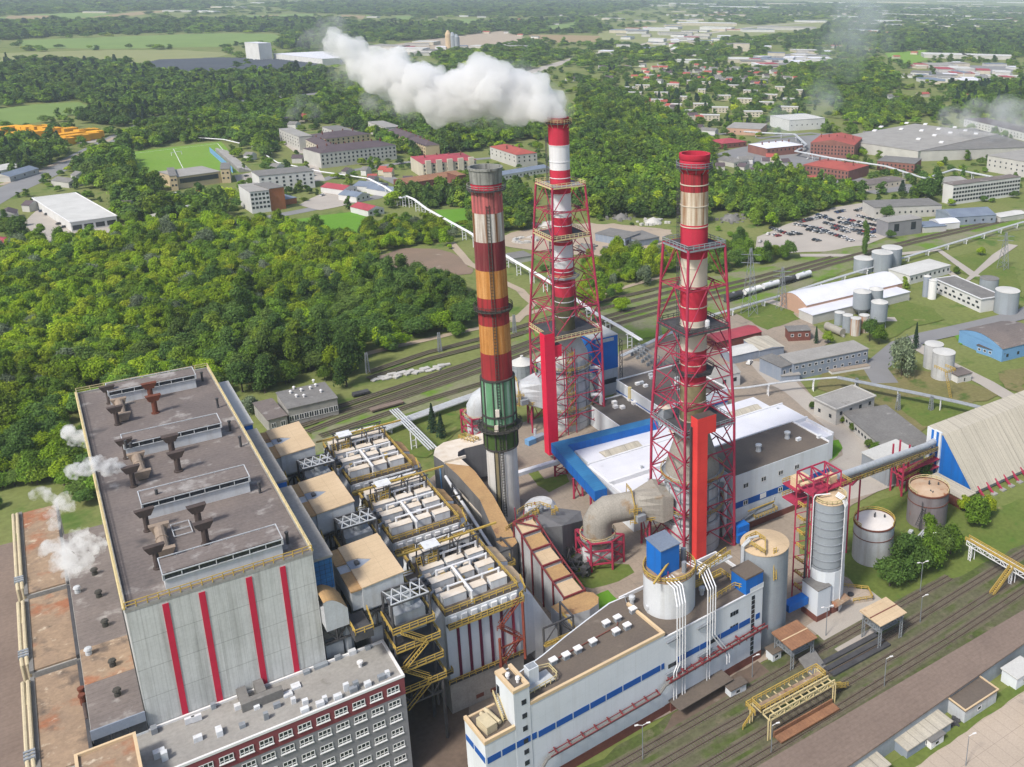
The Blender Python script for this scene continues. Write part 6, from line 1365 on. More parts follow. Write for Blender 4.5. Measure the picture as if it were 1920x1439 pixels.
bld('office_wing','lower wing at the left end of the blue grey office','office building',(1465,690),(1488,683),(1462,660),6.4,'wall_bluegrey','roof_grey_old',rows=[(4,2)],win=(1.4,2.0,'plain'))
bld('entrance_porch','small flat porch block in front of the blue grey office','porch',(1466,706),(1500,703),(1486,692),3,'wall_bluegrey','roof_concrete')
bld('terrace_wall','low white terrace enclosure along the blue grey office','wall',(1560,699),(1632,687),(1628,682),1.2,'wall_white','g_yard',over=0)
t=bld('yard_building','old pale flat roofed block with parapet by the low grey roofed wing','building',(1568,769),(1640,744),(1596,726),6.5,'wall_pale','roof_concrete',rows=[(4.5,4)],side_rows=[(3,2)],par='wall_pale')
bld('yard_wing','long low wing with mottled dark grey felt roof','building',(1580,774),(1664,846),(1724,810),4.2,'wall_pale','roof_grey_old',rows=[(2.3,14)],win=(1.2,1.0,'bare'))
t=bld('blue_hall','pale blue hall with dark arched roof at the right photo edge','building',(1880,655),(1960,636),(1890,600),6,'wall_sky','roof_tar',arch=3,rows=[(2.5,4)])
bld('blue_hall_annex','low red and blue annex in front of the pale blue hall','building',(1832,648),(1883,664),(1912,652),3.4,'wall_sky','roof_dark',rows=[(2,5)],win=(1.4,1.2,'plain'))
bld('pump_house','small white pump house with dark roof beside the twin concrete tanks','hut',(1796,706),(1822,700),(1812,688),3.4,'wall_white','roof_tar',rows=[(1.3,1)],win=(1,1.9,'plain'))
bld('white_house','white house with grey roof behind the nearer lattice tower','house',(1328,712),(1388,698),(1370,682),6,'wall_white','roof_concrete',gable=2,rows=[(3.4,3)],win=(1.6,1.6,'bare'))
# railway side building at left
t=bld('railway_workshop','grey plastered workshop with dark flat roof and white vents beside the railway','workshop',(540,768),(632,747),(612,717),7,'concrete_wall','roof_grey_old',rows=[(3.2,10)],win=(1.6,2.2,'double'))
for u,v in ((545,738),(551,730),(556,745),(565,734),(570,745),(588,717),(582,730),(592,725),(602,736)):g=G(u,v,7.3);MB().lathe([(.35,7.3),(.35,8.1),(.6,8.2),(.1,8.6)],g,8).build('roof_vent','frame_white',t)
bld('workshop_annex','lower dark roofed annex left of the grey railway workshop','workshop',(503,789),(538,780),(508,749),5,'concrete_wall','roof_tar',rows=[(2.6,2)],win=(1.6,2.0,'double'))
bld('yard_garage','grey garage block with dark flat roof in the sandy yard','garage',(1172,448),(1200,438),(1176,418),5,'wall_bluegrey','roof_grey_old',rows=[(2,3)],win=(3,3,'bare'))
bld('yard_garage','lower grey garage with pale roof next to the sandy yard garage','garage',(1196,452),(1236,445),(1210,432),4,'wall_bluegrey','roof_grey_old')
bld('sunken_hut','flat grey roofed hut just right of the old chimney middle','hut',(962,486),(998,480),(976,472),3,'wall_pale','roof_grey_old')
# round tanks and silos of the right hand yard
def cyl(name,lab,uv,r,h,wall='insulation',top='roof_pale',cone=.8,legs=0,cat='silo',extra=None):
 g=G(*uv);t=thing(name,lab,cat,g)
 MB().lathe([(r*.3,legs*.4),(r,legs+r*.3),(r,h)] if legs else [(r,0),(r,h)],g,28).build('shell',wall,t,smooth=True);MB().lathe([(r+.1,h),(r+.1,h+.1),(.01,h+cone)],g,28).build('top',top,t)
 if legs:
  m=MB()
  for i in range(4):a=i*math.pi/2+.5;m.beam((g[0]+r*.9*math.cos(a),g[1]+r*.9*math.sin(a),0),(g[0]+r*.9*math.cos(a),g[1]+r*.9*math.sin(a),legs+r*.5),.3)
  m.build('legs','steel_grey',t)
 FOOT.append([UV((g[0]+a*(r+2),g[1]+b*(r+2),0))[:2] for a,b in ((-1,-1),(1,-1),(1,1),(-1,1))]);return t
add('tank_rusty_white',(.55,.53,.5),(.46,.44,.42),sc=.3,streak=((.35,.13,.03),1.4,.7),fine=.1)
cyl('flat_tank','grey round tank nearest the track behind the arched warehouse',(1618,508),5.6,7.5,'silo_grey','roof_pale',.5,cat='tank');cyl('flat_tank','tall grey round tank, middle of the group behind the arched warehouse',(1652,508),6,11,'silo_grey','roof_pale',.5,cat='tank');cyl('flat_tank','light grey round tank standing farthest right behind the arched warehouse',(1670,500),6,11.5,'silo_grey','roof_pale',.5,cat='tank')
cyl('lime_silo','grey silo on legs before the arched warehouse, farther of two',(1614,592),4.4,12.5,'silo_grey','roof_pale',1.4,3);cyl('lime_silo','slim grey silo right behind the one on legs',(1640,585),3.6,12,'silo_grey','roof_pale',1.4,0);cyl('lime_silo','grey silo with small head on the grass before the arched warehouse',(1646,615),4.0,13,'silo_grey','roof_pale',1.6,3)
for uv,lab,w_ in (((1573,608),'short grey upright tank beside the rusty white ones','silo_grey'),((1588,622),'tall grey upright tank beside the rusty white ones','silo_grey'),((1603,628),'white upright tank with orange rust streaks, left of two','tank_rusty_white'),((1619,622),'upright tank covered with orange rust, right of two','tank_rusty_white')):cyl('upright_tank',lab,uv,2.4,8.2 if 'short' not in lab else 6,w_,'roof_pale',.5,cat='tank')
g=G(1563,620);t=thing('lying_tank','old pale tank lying on its side beside the upright rusty tanks','tank',g);m=MB();a=Vector(G(1550,611,2));b_=Vector(G(1580,624,2));m.tube(a,b_,1.9,n=16);m.build('shell','insulation_old',t,smooth=True);m=MB();m.box(a.x-.4,a.x+.4,a.y-1.4,a.y+1.4,0,1);m.box(b_.x-.4,b_.x+.4,b_.y-1.4,b_.y+1.4,0,1);m.build('saddle','concrete_wall',t)
cyl('blue_white_silo','slim blue grey silo at the white works building, left one',(1736,556),2.0,11,'wall_bluegrey','roof_pale',1);cyl('blue_white_silo','slim white silo at the white works building, right one',(1747,560),2.2,10,'frame_white','roof_pale',1)
cyl('water_tank','wide grey tank at the far end of the white works building',(1885,585),6.0,11.5,'silo_grey','roof_pale',.8,cat='tank');cyl('water_tank','stepped grey tank behind the white works building',(1853,545),5,7,'silo_grey','roof_grey_old',.5,cat='tank')
g=G(1853,540);
t1=cyl('twin_tank','old concrete tank of a pair with yellow stairs, farther one',(1748,688),4.0,10.5,'insulation','roof_pale',.5,cat='tank');t1=cyl('twin_tank','old concrete tank of a pair with yellow stairs, nearer one',(1766,708),4.6,11.5,'insulation','roof_pale',.5,cat='tank')
a,b_=G(1752,690,11),G(1774,700,11);m=MB();m.rail([a,b_],1.2,.2,1.2);m.ladder((b_[0]+3,b_[1]-1,0),(b_[0]-.5,b_[1]-.5,11),(0,.6,0),.8,.2);m.rail([(b_[0]-3,b_[1]-2,11.8),(b_[0]+3,b_[1]-2,11.8),(b_[0]+3,b_[1]+3,11.8)],1.2,.2,1.2);tag(m.build('access_stairs','yellow',loc=(a[0],a[1],0)),'yellow stairs and railing over the twin concrete tanks','stairs')
# tank wagons
def wagon(A,B,lab,mat):
 a,b=Vector(G(*A)),Vector(G(*B));d=(b-a).normalized();L=(b-a).length;ang=math.atan2(d.y,d.x);mid=(a+b)/2;z=.9
 t=thing('tank_wagon',lab,'tank wagon',(mid.x,mid.y,0),'tank wagons standing in the rail yard')
 m=MB();U=Vector((0,0,2.75));e=L*.44;r=1.5
 m.path([mid-d*e+U*1,mid-d*(e-.4)+U,mid+d*(e-.4)+U,mid+d*e+U],r,16);m.build('tank',mat,t,smooth=True)
 MB().obox(mid,.6,.6,4.1,4.6,ang).build('hatch','metal_mid',t);MB().obox(mid,L*.48,1.3,.95,1.25,ang).build('frame','metal_dark',t)
 for s_ in (-1,1):MB().obox(mid+d*s_*L*.33,1.5,1.1,.35,.95,ang).build('bogie','metal_dark',t)
wagon((1358,569),(1392,559),'dark tank wagon at the left end of the standing row','metal_dark');wagon((1394,558),(1427,548),'white tank wagon next to the dark wagon at the row left end','frame_white');wagon((1429,547),(1461,538),'white tank wagon left of the black middle wagon','white_box');wagon((1463,537),(1491,529),'black tank wagon in the standing row','metal_dark');wagon((1493,528),(1520,520),'white tank wagon at the right end of the row','white_box')
# flat wagons and slabs left
for A,B,lab,mat in (((662,745),(692,738),'empty dark flat wagon at the left end of the yard','metal_dark'),((695,775),(755,758),'rusty low flat wagon on the track beside the grass','roof_chocolate')):
 a,b_=Vector(G(*A)),Vector(G(*B));d=(b_-a).normalized();an=math.atan2(d.y,d.x);mid=(a+b_)/2;t=thing('flat_wagon',lab,'flat wagon',(mid.x,mid.y,0));MB().obox(mid,(b_-a).length/2,1.4,.9,1.5,an).build('deck',mat,t)
 for s_ in (-1,1):MB().obox(mid+d*s_*(b_-a).length*.33,1.2,1.1,.3,.9,an).build('bogie','metal_dark',t)
rg=random.Random(21)
for i in range(26):
 f=i/25;u,v=705+f*132+rg.uniform(-3,3),713-f*25+rg.uniform(-3,3);g=G(u,v);m=MB();m.obox((0,0),rg.uniform(.8,1.9),rg.uniform(.7,1.2),0,rg.uniform(.3,.9),rg.uniform(-.4,.8));tag(m.build('concrete_slab','wall_pale',loc=None),'pale concrete slab lying in the row on the grass beside the tracks','concrete slab','concrete slabs lying beside the tracks').location=(g[0],g[1],.2)
# pipe lines on supports
def pipeline(lab,px,z,r=.6,sup=True,step=14,n=2,mat='white_paint',wd=1.1):
 pts=[Vector(G(u,v,z)) for u,v in px];t=thing('pipeline',lab,'pipeline',(pts[0].x,pts[0].y,0));
 for k in range(n):
  off=(k-(n-1)/2)*wd;q=[]
  for i,p in enumerate(pts):
   d=(pts[min(i+1,len(pts)-1)]-pts[max(i-1,0)]);d.z=0;d.normalize();q.append(p+Vector((-d.y,d.x,0))*off)
  MB().path(q,r,8).build('pipe',mat,t,smooth=True)
 if sup:
  for p,q in zip(pts,pts[1:]):
   L=(q-p).length;k=max(1,int(L/step));d=(q-p).normalized();nn=Vector((-d.y,d.x,0)).normalized()
   for i in range(k):
    c=p.lerp(q,(i+.5)/k);m=MB();h=c.z-r
    for s_ in (-1,1):m.beam((c.x+nn.x*s_*wd,c.y+nn.y*s_*wd,0),(c.x+nn.x*s_*wd,c.y+nn.y*s_*wd,h),.35)
    m.beam(Vector((c.x,c.y,h))-nn*wd*1.6,Vector((c.x,c.y,h))+nn*wd*1.6,.45)
    for j in range(3):zz=h*(j+.6)/3.6;m.beam(Vector((c.x,c.y,zz))-nn*wd,Vector((c.x,c.y,zz))+nn*wd,.22)
    m.build('support','white_paint',t)
 return t
pipeline('white pipeline on tall white supports striding from the town to the lattice tower',[(690,335),(720,350),(752,372),(762,368),(776,374),(800,392),(840,414),(880,436),(900,450),(960,487),(1010,516),(1060,548),(1120,590),(1160,612),(1202,638)],7,.4)
pipeline('grey bundle of low pipes running beside the tracks below the far grass',[(620,845),(700,812),(760,788),(860,752),(960,718)],2.6,.5,n=4,mat='metal_light',step=16)
pipeline('white low pipes running beside the main tracks to the right photo edge',[(1165,668),(1240,632),(1340,590),(1460,556),(1560,524),(1720,476),(1920,416)],3,.4,step=18,mat='metal_light')
pipeline('slim white pipes crossing the grass from the lattice tower past the office',[(1290,735),(1400,727),(1480,715),(1570,708)],5,.28,step=16,n=2,wd=.6,mat='metal_light')
t=pipeline('grey pipe bridge with white heads crossing the grass to the blue store hall',[(1570,708),(1640,722),(1730,740),(1800,755),(1862,770)],5,.3,step=22,n=4,mat='metal_mid',wd=.6)
pipeline('three silver pipes slanting from the rail side pipes to the filters',[(738,768),(812,842)],8,.26,n=4,mat='metal_light',step=40,wd=.85)
pipeline('silver insulated pipes zigzagging between the red brick town buildings',[(1395,247),(1440,250),(1490,252),(1512,272),(1492,284),(1560,297),(1660,312),(1735,335),(1790,318),(1860,332)],5,.7,n=2,step=30,mat='metal_light',wd=1.5)
pipeline('thin white pipe running along the far edge of the road and pitch',[(60,238),(170,246),(260,250),(330,256),(420,262),(445,268),(470,273),(520,305),(600,322),(690,335)],3,.5,sup=False,n=1)
# lattice power masts
def mast(uv,h,lab,w=3.0,arms=2):
 g=Vector(G(*uv));t=thing('power_mast',lab,'power pylon',g);m=MB()
 for sx in (-1,1):
  for sy in (-1,1):m.beam((g.x+sx*w,g.y+sy*w,0),(g.x+sx*.35,g.y+sy*.35,h),.22)
 k=8
 for i in range(k):
  f0,f1=i/k,(i+1)/k;a0,a1=w+(.35-w)*f0,w+(.35-w)*f1
  for (ax,ay),(bx,by) in (((-1,-1),(1,-1)),((1,-1),(1,1)),((1,1),(-1,1)),((-1,1),(-1,-1))):m.beam((g.x+ax*a0,g.y+ay*a0,h*f0),(g.x+bx*a1,g.y+by*a1,h*f1),.14)
 m.build('mast','steel_grey',t);m=MB()
 for i in range(arms):z=h*(.78+.12*i);m.beam((g.x-3.5,g.y+3,z),(g.x+3.5,g.y-3,z),.25)
 m.build('crossarm','steel_grey',t)
mast((1405,590),34,'grey lattice power pylon standing beside the tank wagons');mast((1465,580),22,'shorter lattice pylon between the tank wagons and the arched warehouse',2);mast((1880,505),22,'lattice power pylon on the grass at the right photo edge',2.4)
for uv,h,lab in (((1320,700),12,'lattice pipe mast just left of the nearer red tower'),((1235,640),12,'lattice pipe mast between the two red towers'),((1605,735),6,'white head frame post on the grey pipe bridge'),((1683,770),7,'tall white head frame post on the grey pipe bridge'),((1745,770),6,'thin white head frame post on the grey pipe bridge'),((690,700),9,'thin lamp mast at the edge of the wood by the railway'),((825,660),9,'thin lamp mast on the far grass beside the track'),((965,625),9,'thin lamp mast near the sandy path and railway')):mast(uv,h,lab,.7 if h<12 else 1.2,0)
# transformer yard between the towers
g=G(1215,690);t=thing('switchyard','small fenced switchyard with grey steel frames between the two lattice towers','switchyard',g);m=MB()
for i in range(8):
 for j in range(3):p=Vector(G(1185+i*10,668+i*6.5,0))+Vector((j*2.5,j*1.5,0));m.beam(p,p+Vector((0,0,4)),.2);m.obox(p,.6,.4,0,1.6)
for j in range(3):a=Vector(G(1185,668))+Vector((j*2.5,j*1.5,4));b_=Vector(G(1255,713.5))+Vector((j*2.5,j*1.5,4));m.beam(a,b_,.2)
m.build('frames','steel_grey',t)
# cars
def car_mesh(col):
 b=MB();L,W_,= 4.4,1.8
 b.hexa([(-2.2,-.85,.3),(2.2,-.85,.3),(2.2,.85,.3),(-2.2,.85,.3)],[(-2.15,-.88,.85),(2.1,-.88,.78),(2.1,.88,.78),(-2.15,.88,.85)],0)
 b.hexa([(-1.7,-.82,.84),(1.0,-.82,.8),(1.0,.82,.8),(-1.7,.82,.84)],[(-1.3,-.66,1.4),(.35,-.66,1.42),(.35,.66,1.42),(-1.3,.66,1.4)],1)
 b.hexa([(-1.25,-.64,1.4),(.3,-.64,1.42),(.3,.64,1.42),(-1.25,.64,1.4)],[(-1.2,-.6,1.46),(.25,-.6,1.48),(.25,.6,1.48),(-1.2,.6,1.46)],0)
 for x in (-1.35,1.35):
  for y in (-.8,.8):b.tube((x,y-.1,.33),(x,y+.1,.33),.33,n=10,mi=2)
 me=bpy.data.meshes.new('parked_car');me.from_pydata(b.v,[],b.f);me.materials.append(M('car_'+col,CARS[col],None,fine=0,rough=.3,spec=.5));me.materials.append(mt['glass']);me.materials.append(mt['metal_dark']);me.polygons.foreach_set('material_index',b.mi);return me
CARS=dict(white=(.65,.65,.65),silver=(.4,.41,.42),grey=(.14,.145,.15),black=(.02,.02,.022),red=(.3,.02,.02),blue=(.03,.06,.16))
CM={}
def car(p,ang,col,lab,grp=None):
 if col not in CM:CM[col]=car_mesh(col)
 o=bpy.data.objects.new('parked_car',CM[col]);COL.objects.link(o);o.location=(p[0],p[1],.45 if 0 else .35);o.rotation_euler=(0,0,ang);return tag(o,lab,'car',grp)
rg=random.Random(4);cols=['white','silver','grey','black','silver','grey','black','black','white','red','blue','grey']
ncar=0
for A,B in (((1510,414),(1553,406)),((1492,423),(1548,433)),((1447,430),(1470,437)),((1453,443),(1472,447)),((1488,438),(1508,444)),((1516,433),(1552,441)),((1535,405),(1565,417)),((1548,420),(1610,437)),((1557,428),(1600,441)),((1545,436),(1583,448)),((1575,411),(1662,429)),((1582,418),(1655,437)),((1600,433),(1650,440)),((1568,400),(1590,395)),((1605,397),(1620,392)),((1528,452),(1544,456)),((1590,452),(1610,456)),((1500,418),(1540,409)),((1520,428),(1556,437)),((1560,415),(1612,429)),((1610,407),(1660,420)),((1560,441),(1592,450)),((1612,440),(1648,449)),((1462,436),(1490,444)),((1626,392),(1655,402))):
 a,b_=Vector(G(*A)),Vector(G(*B));d=(b_-a);L=d.length;d.normalize();k=max(2,int(L/2.75))
 for i in range(k):
  if rg.random()<.06:continue
  c=rg.choice(cols);car(a+d*(i*2.75),math.atan2(d.y,d.x)+1.25,c,c+' car parked in the rows of the large car park',c+' cars in the large car park')
for uv,c,lab in (((1405,683),'white','white car on the yard in front of the white house'),((1147,442),'white','white van like car in the sandy yard'),((462,332),'grey','dark car on the drive beside the beige sports hall'),((605,368),'white','white car by the crossing near the town lawn'),((1515,299),'white','white car beside the red brick blocks'),((1425,455),'silver','silver car parked alone below the car park'),((1440,441),'white','white car parked alone at the car park left end')):car(G(*uv),.6,c,lab)
for i in range(12):c=cols[i%len(cols)];car(G(112+(i%2)*10-32*(i // 8),386+(i%8)*6),.15,c,c+' car parked beside the white roofed store',c+' cars beside the white roofed store')
# yellow storage containers at far left
yc=random.Random(8)
for i,(u,v,L,hh) in enumerate([(6,249,10,3),(18,247,10,5),(33,246,9,3),(8,262,12,5),(24,261,10,6),(40,260,8,4),(48,246,7,5),(58,247,7,5),(72,248,6,6),(80,247,6,6),(70,260,6,7),(88,249,6,6),(95,251,5,5),(102,254,7,7),(118,250,3,5),(130,252,7,6),(126,262,9,6),(136,268,8,7),(148,257,6,5),(156,255,6,6),(164,254,6,6),(172,252,6,5),(150,266,8,6),(160,263,8,6),(170,262,8,6),(180,258,6,6),(122,272,8,6)]):
 g=G(u,v);m=MB();m.obox((0,0),L,4.5,0,hh,.5);
 for k in range(6):m.obox((math.cos(.5)*L*(k/3-.83),math.sin(.5)*L*(k/3-.83)),.3,4.6,0,hh+.15,.5)
 o=tag(m.build('storage_container','container_yellow'),'yellow storage container stacked on the yard beyond the road','container','yellow storage containers beyond the road');o.location=(g[0],g[1],.4)
# football goal, stand, fence
g=Vector(G(332,291));a,b_=Vector(G(322,293)),Vector(G(341,290));m=MB();m.beam(a,a+Vector((0,0,3)),.35);m.beam(b_,b_+Vector((0,0,3)),.35);m.beam(a+Vector((0,0,3)),b_+Vector((0,0,3)),.35);tag(m.build('football_goal','frame_white',loc=tuple(g)),'white football goal at the far end of the pitch','goal')
t=thing('spectator_stand','concrete spectator stand with green seats along the pitch side','stand',G(440,300));a,b_=Vector(G(426,284)),Vector(G(472,322));d=(b_-a).normalized();n=Vector((d.y,-d.x,0));m=MB()
for k in range(4):m.hexa([a+n*(k*2.4),a+n*(k*2.4+2.4),b_+n*(k*2.4+2.4),b_+n*(k*2.4)][::-1],[p+Vector((0,0,1+k*.9)) for p in (a+n*(k*2.4),a+n*(k*2.4+2.4),b_+n*(k*2.4+2.4),b_+n*(k*2.4))][::-1])
m.build('steps','concrete_wall',t)
m=MB();q0,q1=a+n*14,b_+n*14;m.hexa([q0,q1,q1+n*.3,q0+n*.3],[p+Vector((0,0,5)) for p in (q0,q1,q1+n*.3,q0+n*.3)]);m.build('blue_screen','wall_sky',t)
# town
B=bld
B('store','big white flat roofed store with a parking lot at its left','store',(132,418),(218,406),(196,356),6,'wall_white','roof_pale',par='frame_white',rows=[(2.5,4)],win=(5,3,'bare'))
t=B('sports_hall','beige sports hall with a long glazed band beside the football pitch','sports hall',(331,333),(413,322),(404,309),9,'wall_beige','roof_concrete');
B('sports_hall_end','taller beige end block of the sports hall, left end','sports hall',(318,331),(331,330),(322,315),11,'wall_beige','roof_grey_old',rows=[(8,2),(4,2)]);B('sports_hall_end','taller beige end block of the sports hall, right end','sports hall',(413,318),(430,317),(418,306),11,'wall_beige','roof_grey_old',rows=[(8,2),(4,2)])
a,d,n,L,w_=rect3((331,333),(413,322),(404,309),9);ang=math.atan2(d.y,d.x);c=a+d*L/2-n*.1;MB().obox(c,L*.44,.12,4,7.6,ang).build('glazed_band','glass',t)
W12=dict(rows=[(10.4,8),(7.4,8),(4.4,8)],win=(1.6,1.6,'bare'))
B('town_office','grey and white four storey office right of the sports hall','office building',(485,331),(588,321),(582,311),13,'wall_white','roof_grey_old',**W12)
B('hotel','white five storey block with rows of windows joined to an orange brick wing','hotel',(468,361),(504,357),(486,343),15,'wall_white','roof_concrete',rows=[(13,5),(10,5),(7,5),(4,5)],win=(1.6,1.6,'bare'));B('hotel_wing','orange brick wing of the white block, blank walled','hotel',(504,355),(532,351),(512,341),15.4,'wall_orange','roof_grey_old');B('hotel_annex','low glass roofed annex right of the orange brick wing','hotel',(533,375),(556,371),(545,358),4,'wall_orange','roof_bluegrey')
ap=dict(gable=3.4,hip=True,rows=[(10,9),(7,9),(4,9)],win=(1.5,1.7,'bare'),chim=4)
B('apartment_block','long pale apartment block with dark purple roof, the nearest long one in the left estate','apartment block',(600,288),(742,272),(738,260),13,'wall_pale','roof_purple',**{**ap,'rows':[(10.5,18),(7.2,18),(4,18)],'chim':8})
B('apartment_block','cream apartment block with purple roof standing behind the longest one','apartment block',(610,261),(694,251),(690,240),12,'wall_beige','roof_purple',**ap)
B('apartment_block','cream block with reddish roof turned end on at the left of the longest one','apartment block',(573,262),(612,281),(624,270),12,'wall_cream','roof_purple',**ap)
B('apartment_block','plain grey flat roofed apartment block at the left of the estate','apartment block',(523,242),(560,257),(570,249),13,'wall_pale','roof_concrete',rows=[(10,8),(7,8),(4,8)])
B('apartment_block','grey flat roofed apartment block farthest back in the left estate','apartment block',(604,238),(640,250),(648,240),13,'wall_pale','roof_grey_old',rows=[(10,8),(7,8),(4,8)])
B('apartment_block','pale flat roofed block under the steam plume','apartment block',(690,229),(724,240),(730,231),12,'wall_pale','roof_concrete',rows=[(9,7),(6,7)])
B('apartment_block','cream block with purple hipped roof right of the plume covered one','apartment block',(724,246),(762,260),(772,250),11,'wall_beige','roof_purple',**ap);B('apartment_block','cream block with purple hipped roof at the right end of the left estate','apartment block',(762,262),(797,274),(804,265),10,'wall_beige','roof_purple',**ap)
t=B('apartment_block','cream apartment block with a crimson mansard roof behind the old chimney','apartment block',(792,308),(893,300),(886,285),12,'wall_cream','roof_crimson',**{**ap,'rows':[(10,12),(6.8,12),(3.4,12)]})
for i in range(5):a,d,n,L,w_=rect3((792,308),(893,300),(886,285),12);p=a+d*L*(i+.5)/5-n*.6;MB().obox(p,2.2,1.2,0,14.6,math.atan2(d.y,d.x)).build('bay','wall_cream',t)
B('apartment_block','grey cream block with bright red tiled roof between the two tall stacks','apartment block',(968,291),(1007,287),(985,269),11,'wall_pale','roof_redtile',gable=3,hip=True,rows=[(8.5,4),(5.2,4)],side_rows=[(8.5,6),(5.2,6)],chim=3)
B('brick_ruin','derelict dark brick building with broken rust roof left of the old chimney top','ruin',(764,344),(868,328),(864,318),8,'brick_red','roof_rust_sheet',rows=[(4.5,12)],gable=2);B('brick_tower','square brick stair tower rising from the derelict building','ruin',(858,330),(873,328),(868,320),14,'brick_red','roof_rust_sheet',rows=[(10,1),(5,1)])
B('long_market','long low building with blue grey roof between the two tall stacks','building',(940,329),(1030,314),(1027,307),4.5,'wall_white','roof_bluegrey',gable=1.5,rows=[(2.2,14)])
for q in (('white house with red gabled roof by the crossing',(643,357),(669,351),(660,338),'wall_white','roof_crimson'),('white house with grey blue roof by the crossing',(668,370),(693,364),(686,353),'wall_white','roof_bluegrey'),('white house with brown red roof below the white pipeline',(690,396),(720,390),(708,378),'wall_white','roof_crimson'),
          ('pale house with grey roof at the start of the pipeline',(703,352),(728,344),(716,332),'wall_white','roof_bluegrey'),('white gabled house with rows of dormers beside the pipeline',(733,361),(760,355),(750,340),'wall_white','roof_bluegrey'),('grey roofed house right of the old chimney crown',(945,352),(975,346),(966,336),'wall_pale','roof_purple'),('low house with pale hip roof left of the old chimney crown',(838,357),(872,354),(864,345),'wall_white','roof_pale'),
          ('small red roofed house in the wood right of the steaming tower',(1196,315),(1222,311),(1212,305),'wall_pale','roof_redtile'),('dark gabled cottage left of the red brick blocks',(1376,306),(1404,302),(1394,292),'wall_pale','roof_grey_old'),('red roofed house left edge below the store',(-6,462),(42,452),(36,440),'wall_pale','roof_crimson'),('dark roofed house at the left edge above the red one',(-4,405),(30,402),(26,394),'wall_pale','roof_purple'),
          ('white roofed shed at the left road edge',(-10,322),(42,312),(38,303),'wall_white','roof_pale'),('grey shed by the road at the left edge',(18,332),(72,316),(66,308),'wall_pale','roof_bluegrey'),('low white roofed house hidden in trees below the sports hall',(310,408),(372,392),(362,383),'wall_pale','roof_pale'),('brown roofed cottage beside the sports hall trees',(395,366),(422,360),(412,351),'wall_orange','roof_crimson'),
          ('pale long shed below the sports hall',(298,378),(345,366),(340,360),'wall_white','roof_pale'),('small grey house in bushes above the store',(128,343),(155,338),(145,330),'wall_pale','roof_grey_old'),('grey sheds by the lawn road',(440,425),(478,415),(470,405),'wall_pale','roof_concrete')):
 B('house',q[0],'house',q[1],q[2],q[3],4.2,q[4],q[5],gable=2.4,rows=[(2.4,3)])
# red brick quarter and big stores on the right
rb=dict(win=(1.3,1.9,'bare'),chim=5)
B('brick_barracks','big three storey red brick block with bright red gabled roof, tallest of the brick quarter','brick building',(1520,268),(1602,273),(1607,258),13,'brick_town','roof_redtile',gable=4,rows=[(10.5,13),(7.2,13),(4,13)],**rb)
B('brick_barracks','two storey red brick block with red hipped roof nearest the car park','brick building',(1506,309),(1591,321),(1594,305),9,'brick_town','roof_redtile',gable=3.4,hip=True,rows=[(6.8,13),(3.4,13)],**rb)
B('brick_barracks','red brick block with white metal roof left of the tallest brick block','brick building',(1438,279),(1506,272),(1500,261),8,'brick_town','roof_white',gable=2.4,hip=True,rows=[(5.4,9)],**rb)
B('brick_barracks','flat roofed red brick block right of the brick quarter','brick building',(1645,302),(1715,308),(1714,297),8,'brick_town','roof_grey_old',rows=[(5.4,9),(2.6,9)],win=(1.4,1.6,'bare'))
B('brick_house','low dark red hipped brick house at the left of the brick quarter','house',(1355,270),(1400,266),(1392,258),5,'brick_red','roof_crimson',gable=3,hip=True,rows=[(2.6,5)])
B('pale_hall','beige flat roofed hall behind the brick quarter left end','building',(1362,240),(1426,243),(1424,232),7,'wall_salmon','roof_concrete',rows=[(3.5,6)])
t=B('modern_office','modern pale grey office with a round dark glass corner','office building',(1480,226),(1547,222),(1540,212),12,'wall_white','roof_pale',rows=[(6,7)]);g=G(1502,232);MB().lathe([(9,0),(9,11)],g,24).build('glass_corner','glass',t);B('modern_office_wing','lower pale wing at the left of the modern office','office building',(1452,224),(1480,227),(1484,217),8,'wall_white','roof_pale',rows=[(4,5)])
t=B('factory_store','huge flat grey roofed factory store dotted with white skylights','factory store',(1722,284),(1872,252),(1766,224),10,'wall_pale','roof_bigstore' if 'roof_bigstore' in mt else 'roof_concrete')
B('factory_store','left half of the flat grey factory store behind the brick quarter','factory store',(1618,247),(1722,284),(1768,225),9.6,'wall_pale','roof_grey_old')
for u,v in ((1640,246),(1652,239),(1700,232),(1690,243),(1735,234),(1728,246),(1760,243),(1752,255),(1790,240),(1782,250),(1722,262),(1765,268),(1810,246),(1830,252)):g=G(u,v,10);MB().obox(g,5,2,10.3,11,.6).build('skylight','frame_white',t)
B('white_row','long white two storey building behind the grey factory store','office building',(1808,223),(1925,250),(1932,240),9,'wall_white','roof_purple',rows=[(6,20),(3,20)])
B('grey_mill','tall grey mill building in the smoke at the right photo edge','building',(1852,292),(1935,306),(1938,284),14,'wall_pale','roof_concrete',rows=[(10,8),(6,8)])
B('long_office','long white office with dark ribbon windows at the far right','office building',(1788,348),(1914,332),(1908,326),15,'wall_white','roof_tar',rows=[(12,24),(9,24),(6,24),(3,24)],win=(2.3,1.6,'bare'))
B('dark_cube','dark grey cube building with a glazed corner at the car park end','building',(1666,418),(1729,410),(1712,402),10,'wall_grey','roof_concrete',rows=[(6,2)],win=(4,5,'bare'))
B('blue_store','blue grey shed with broad gabled roof by the right hand tracks','shed',(1788,408),(1868,403),(1848,388),6,'wall_bluegrey','roof_bluegrey',gable=3,rows=[(3,5)]);B('flat_works','pale old works with dark flat roof between the car park and the long office','building',(1640,390),(1766,385),(1750,372),8,'wall_pale','roof_grey_old',rows=[(4,12)])
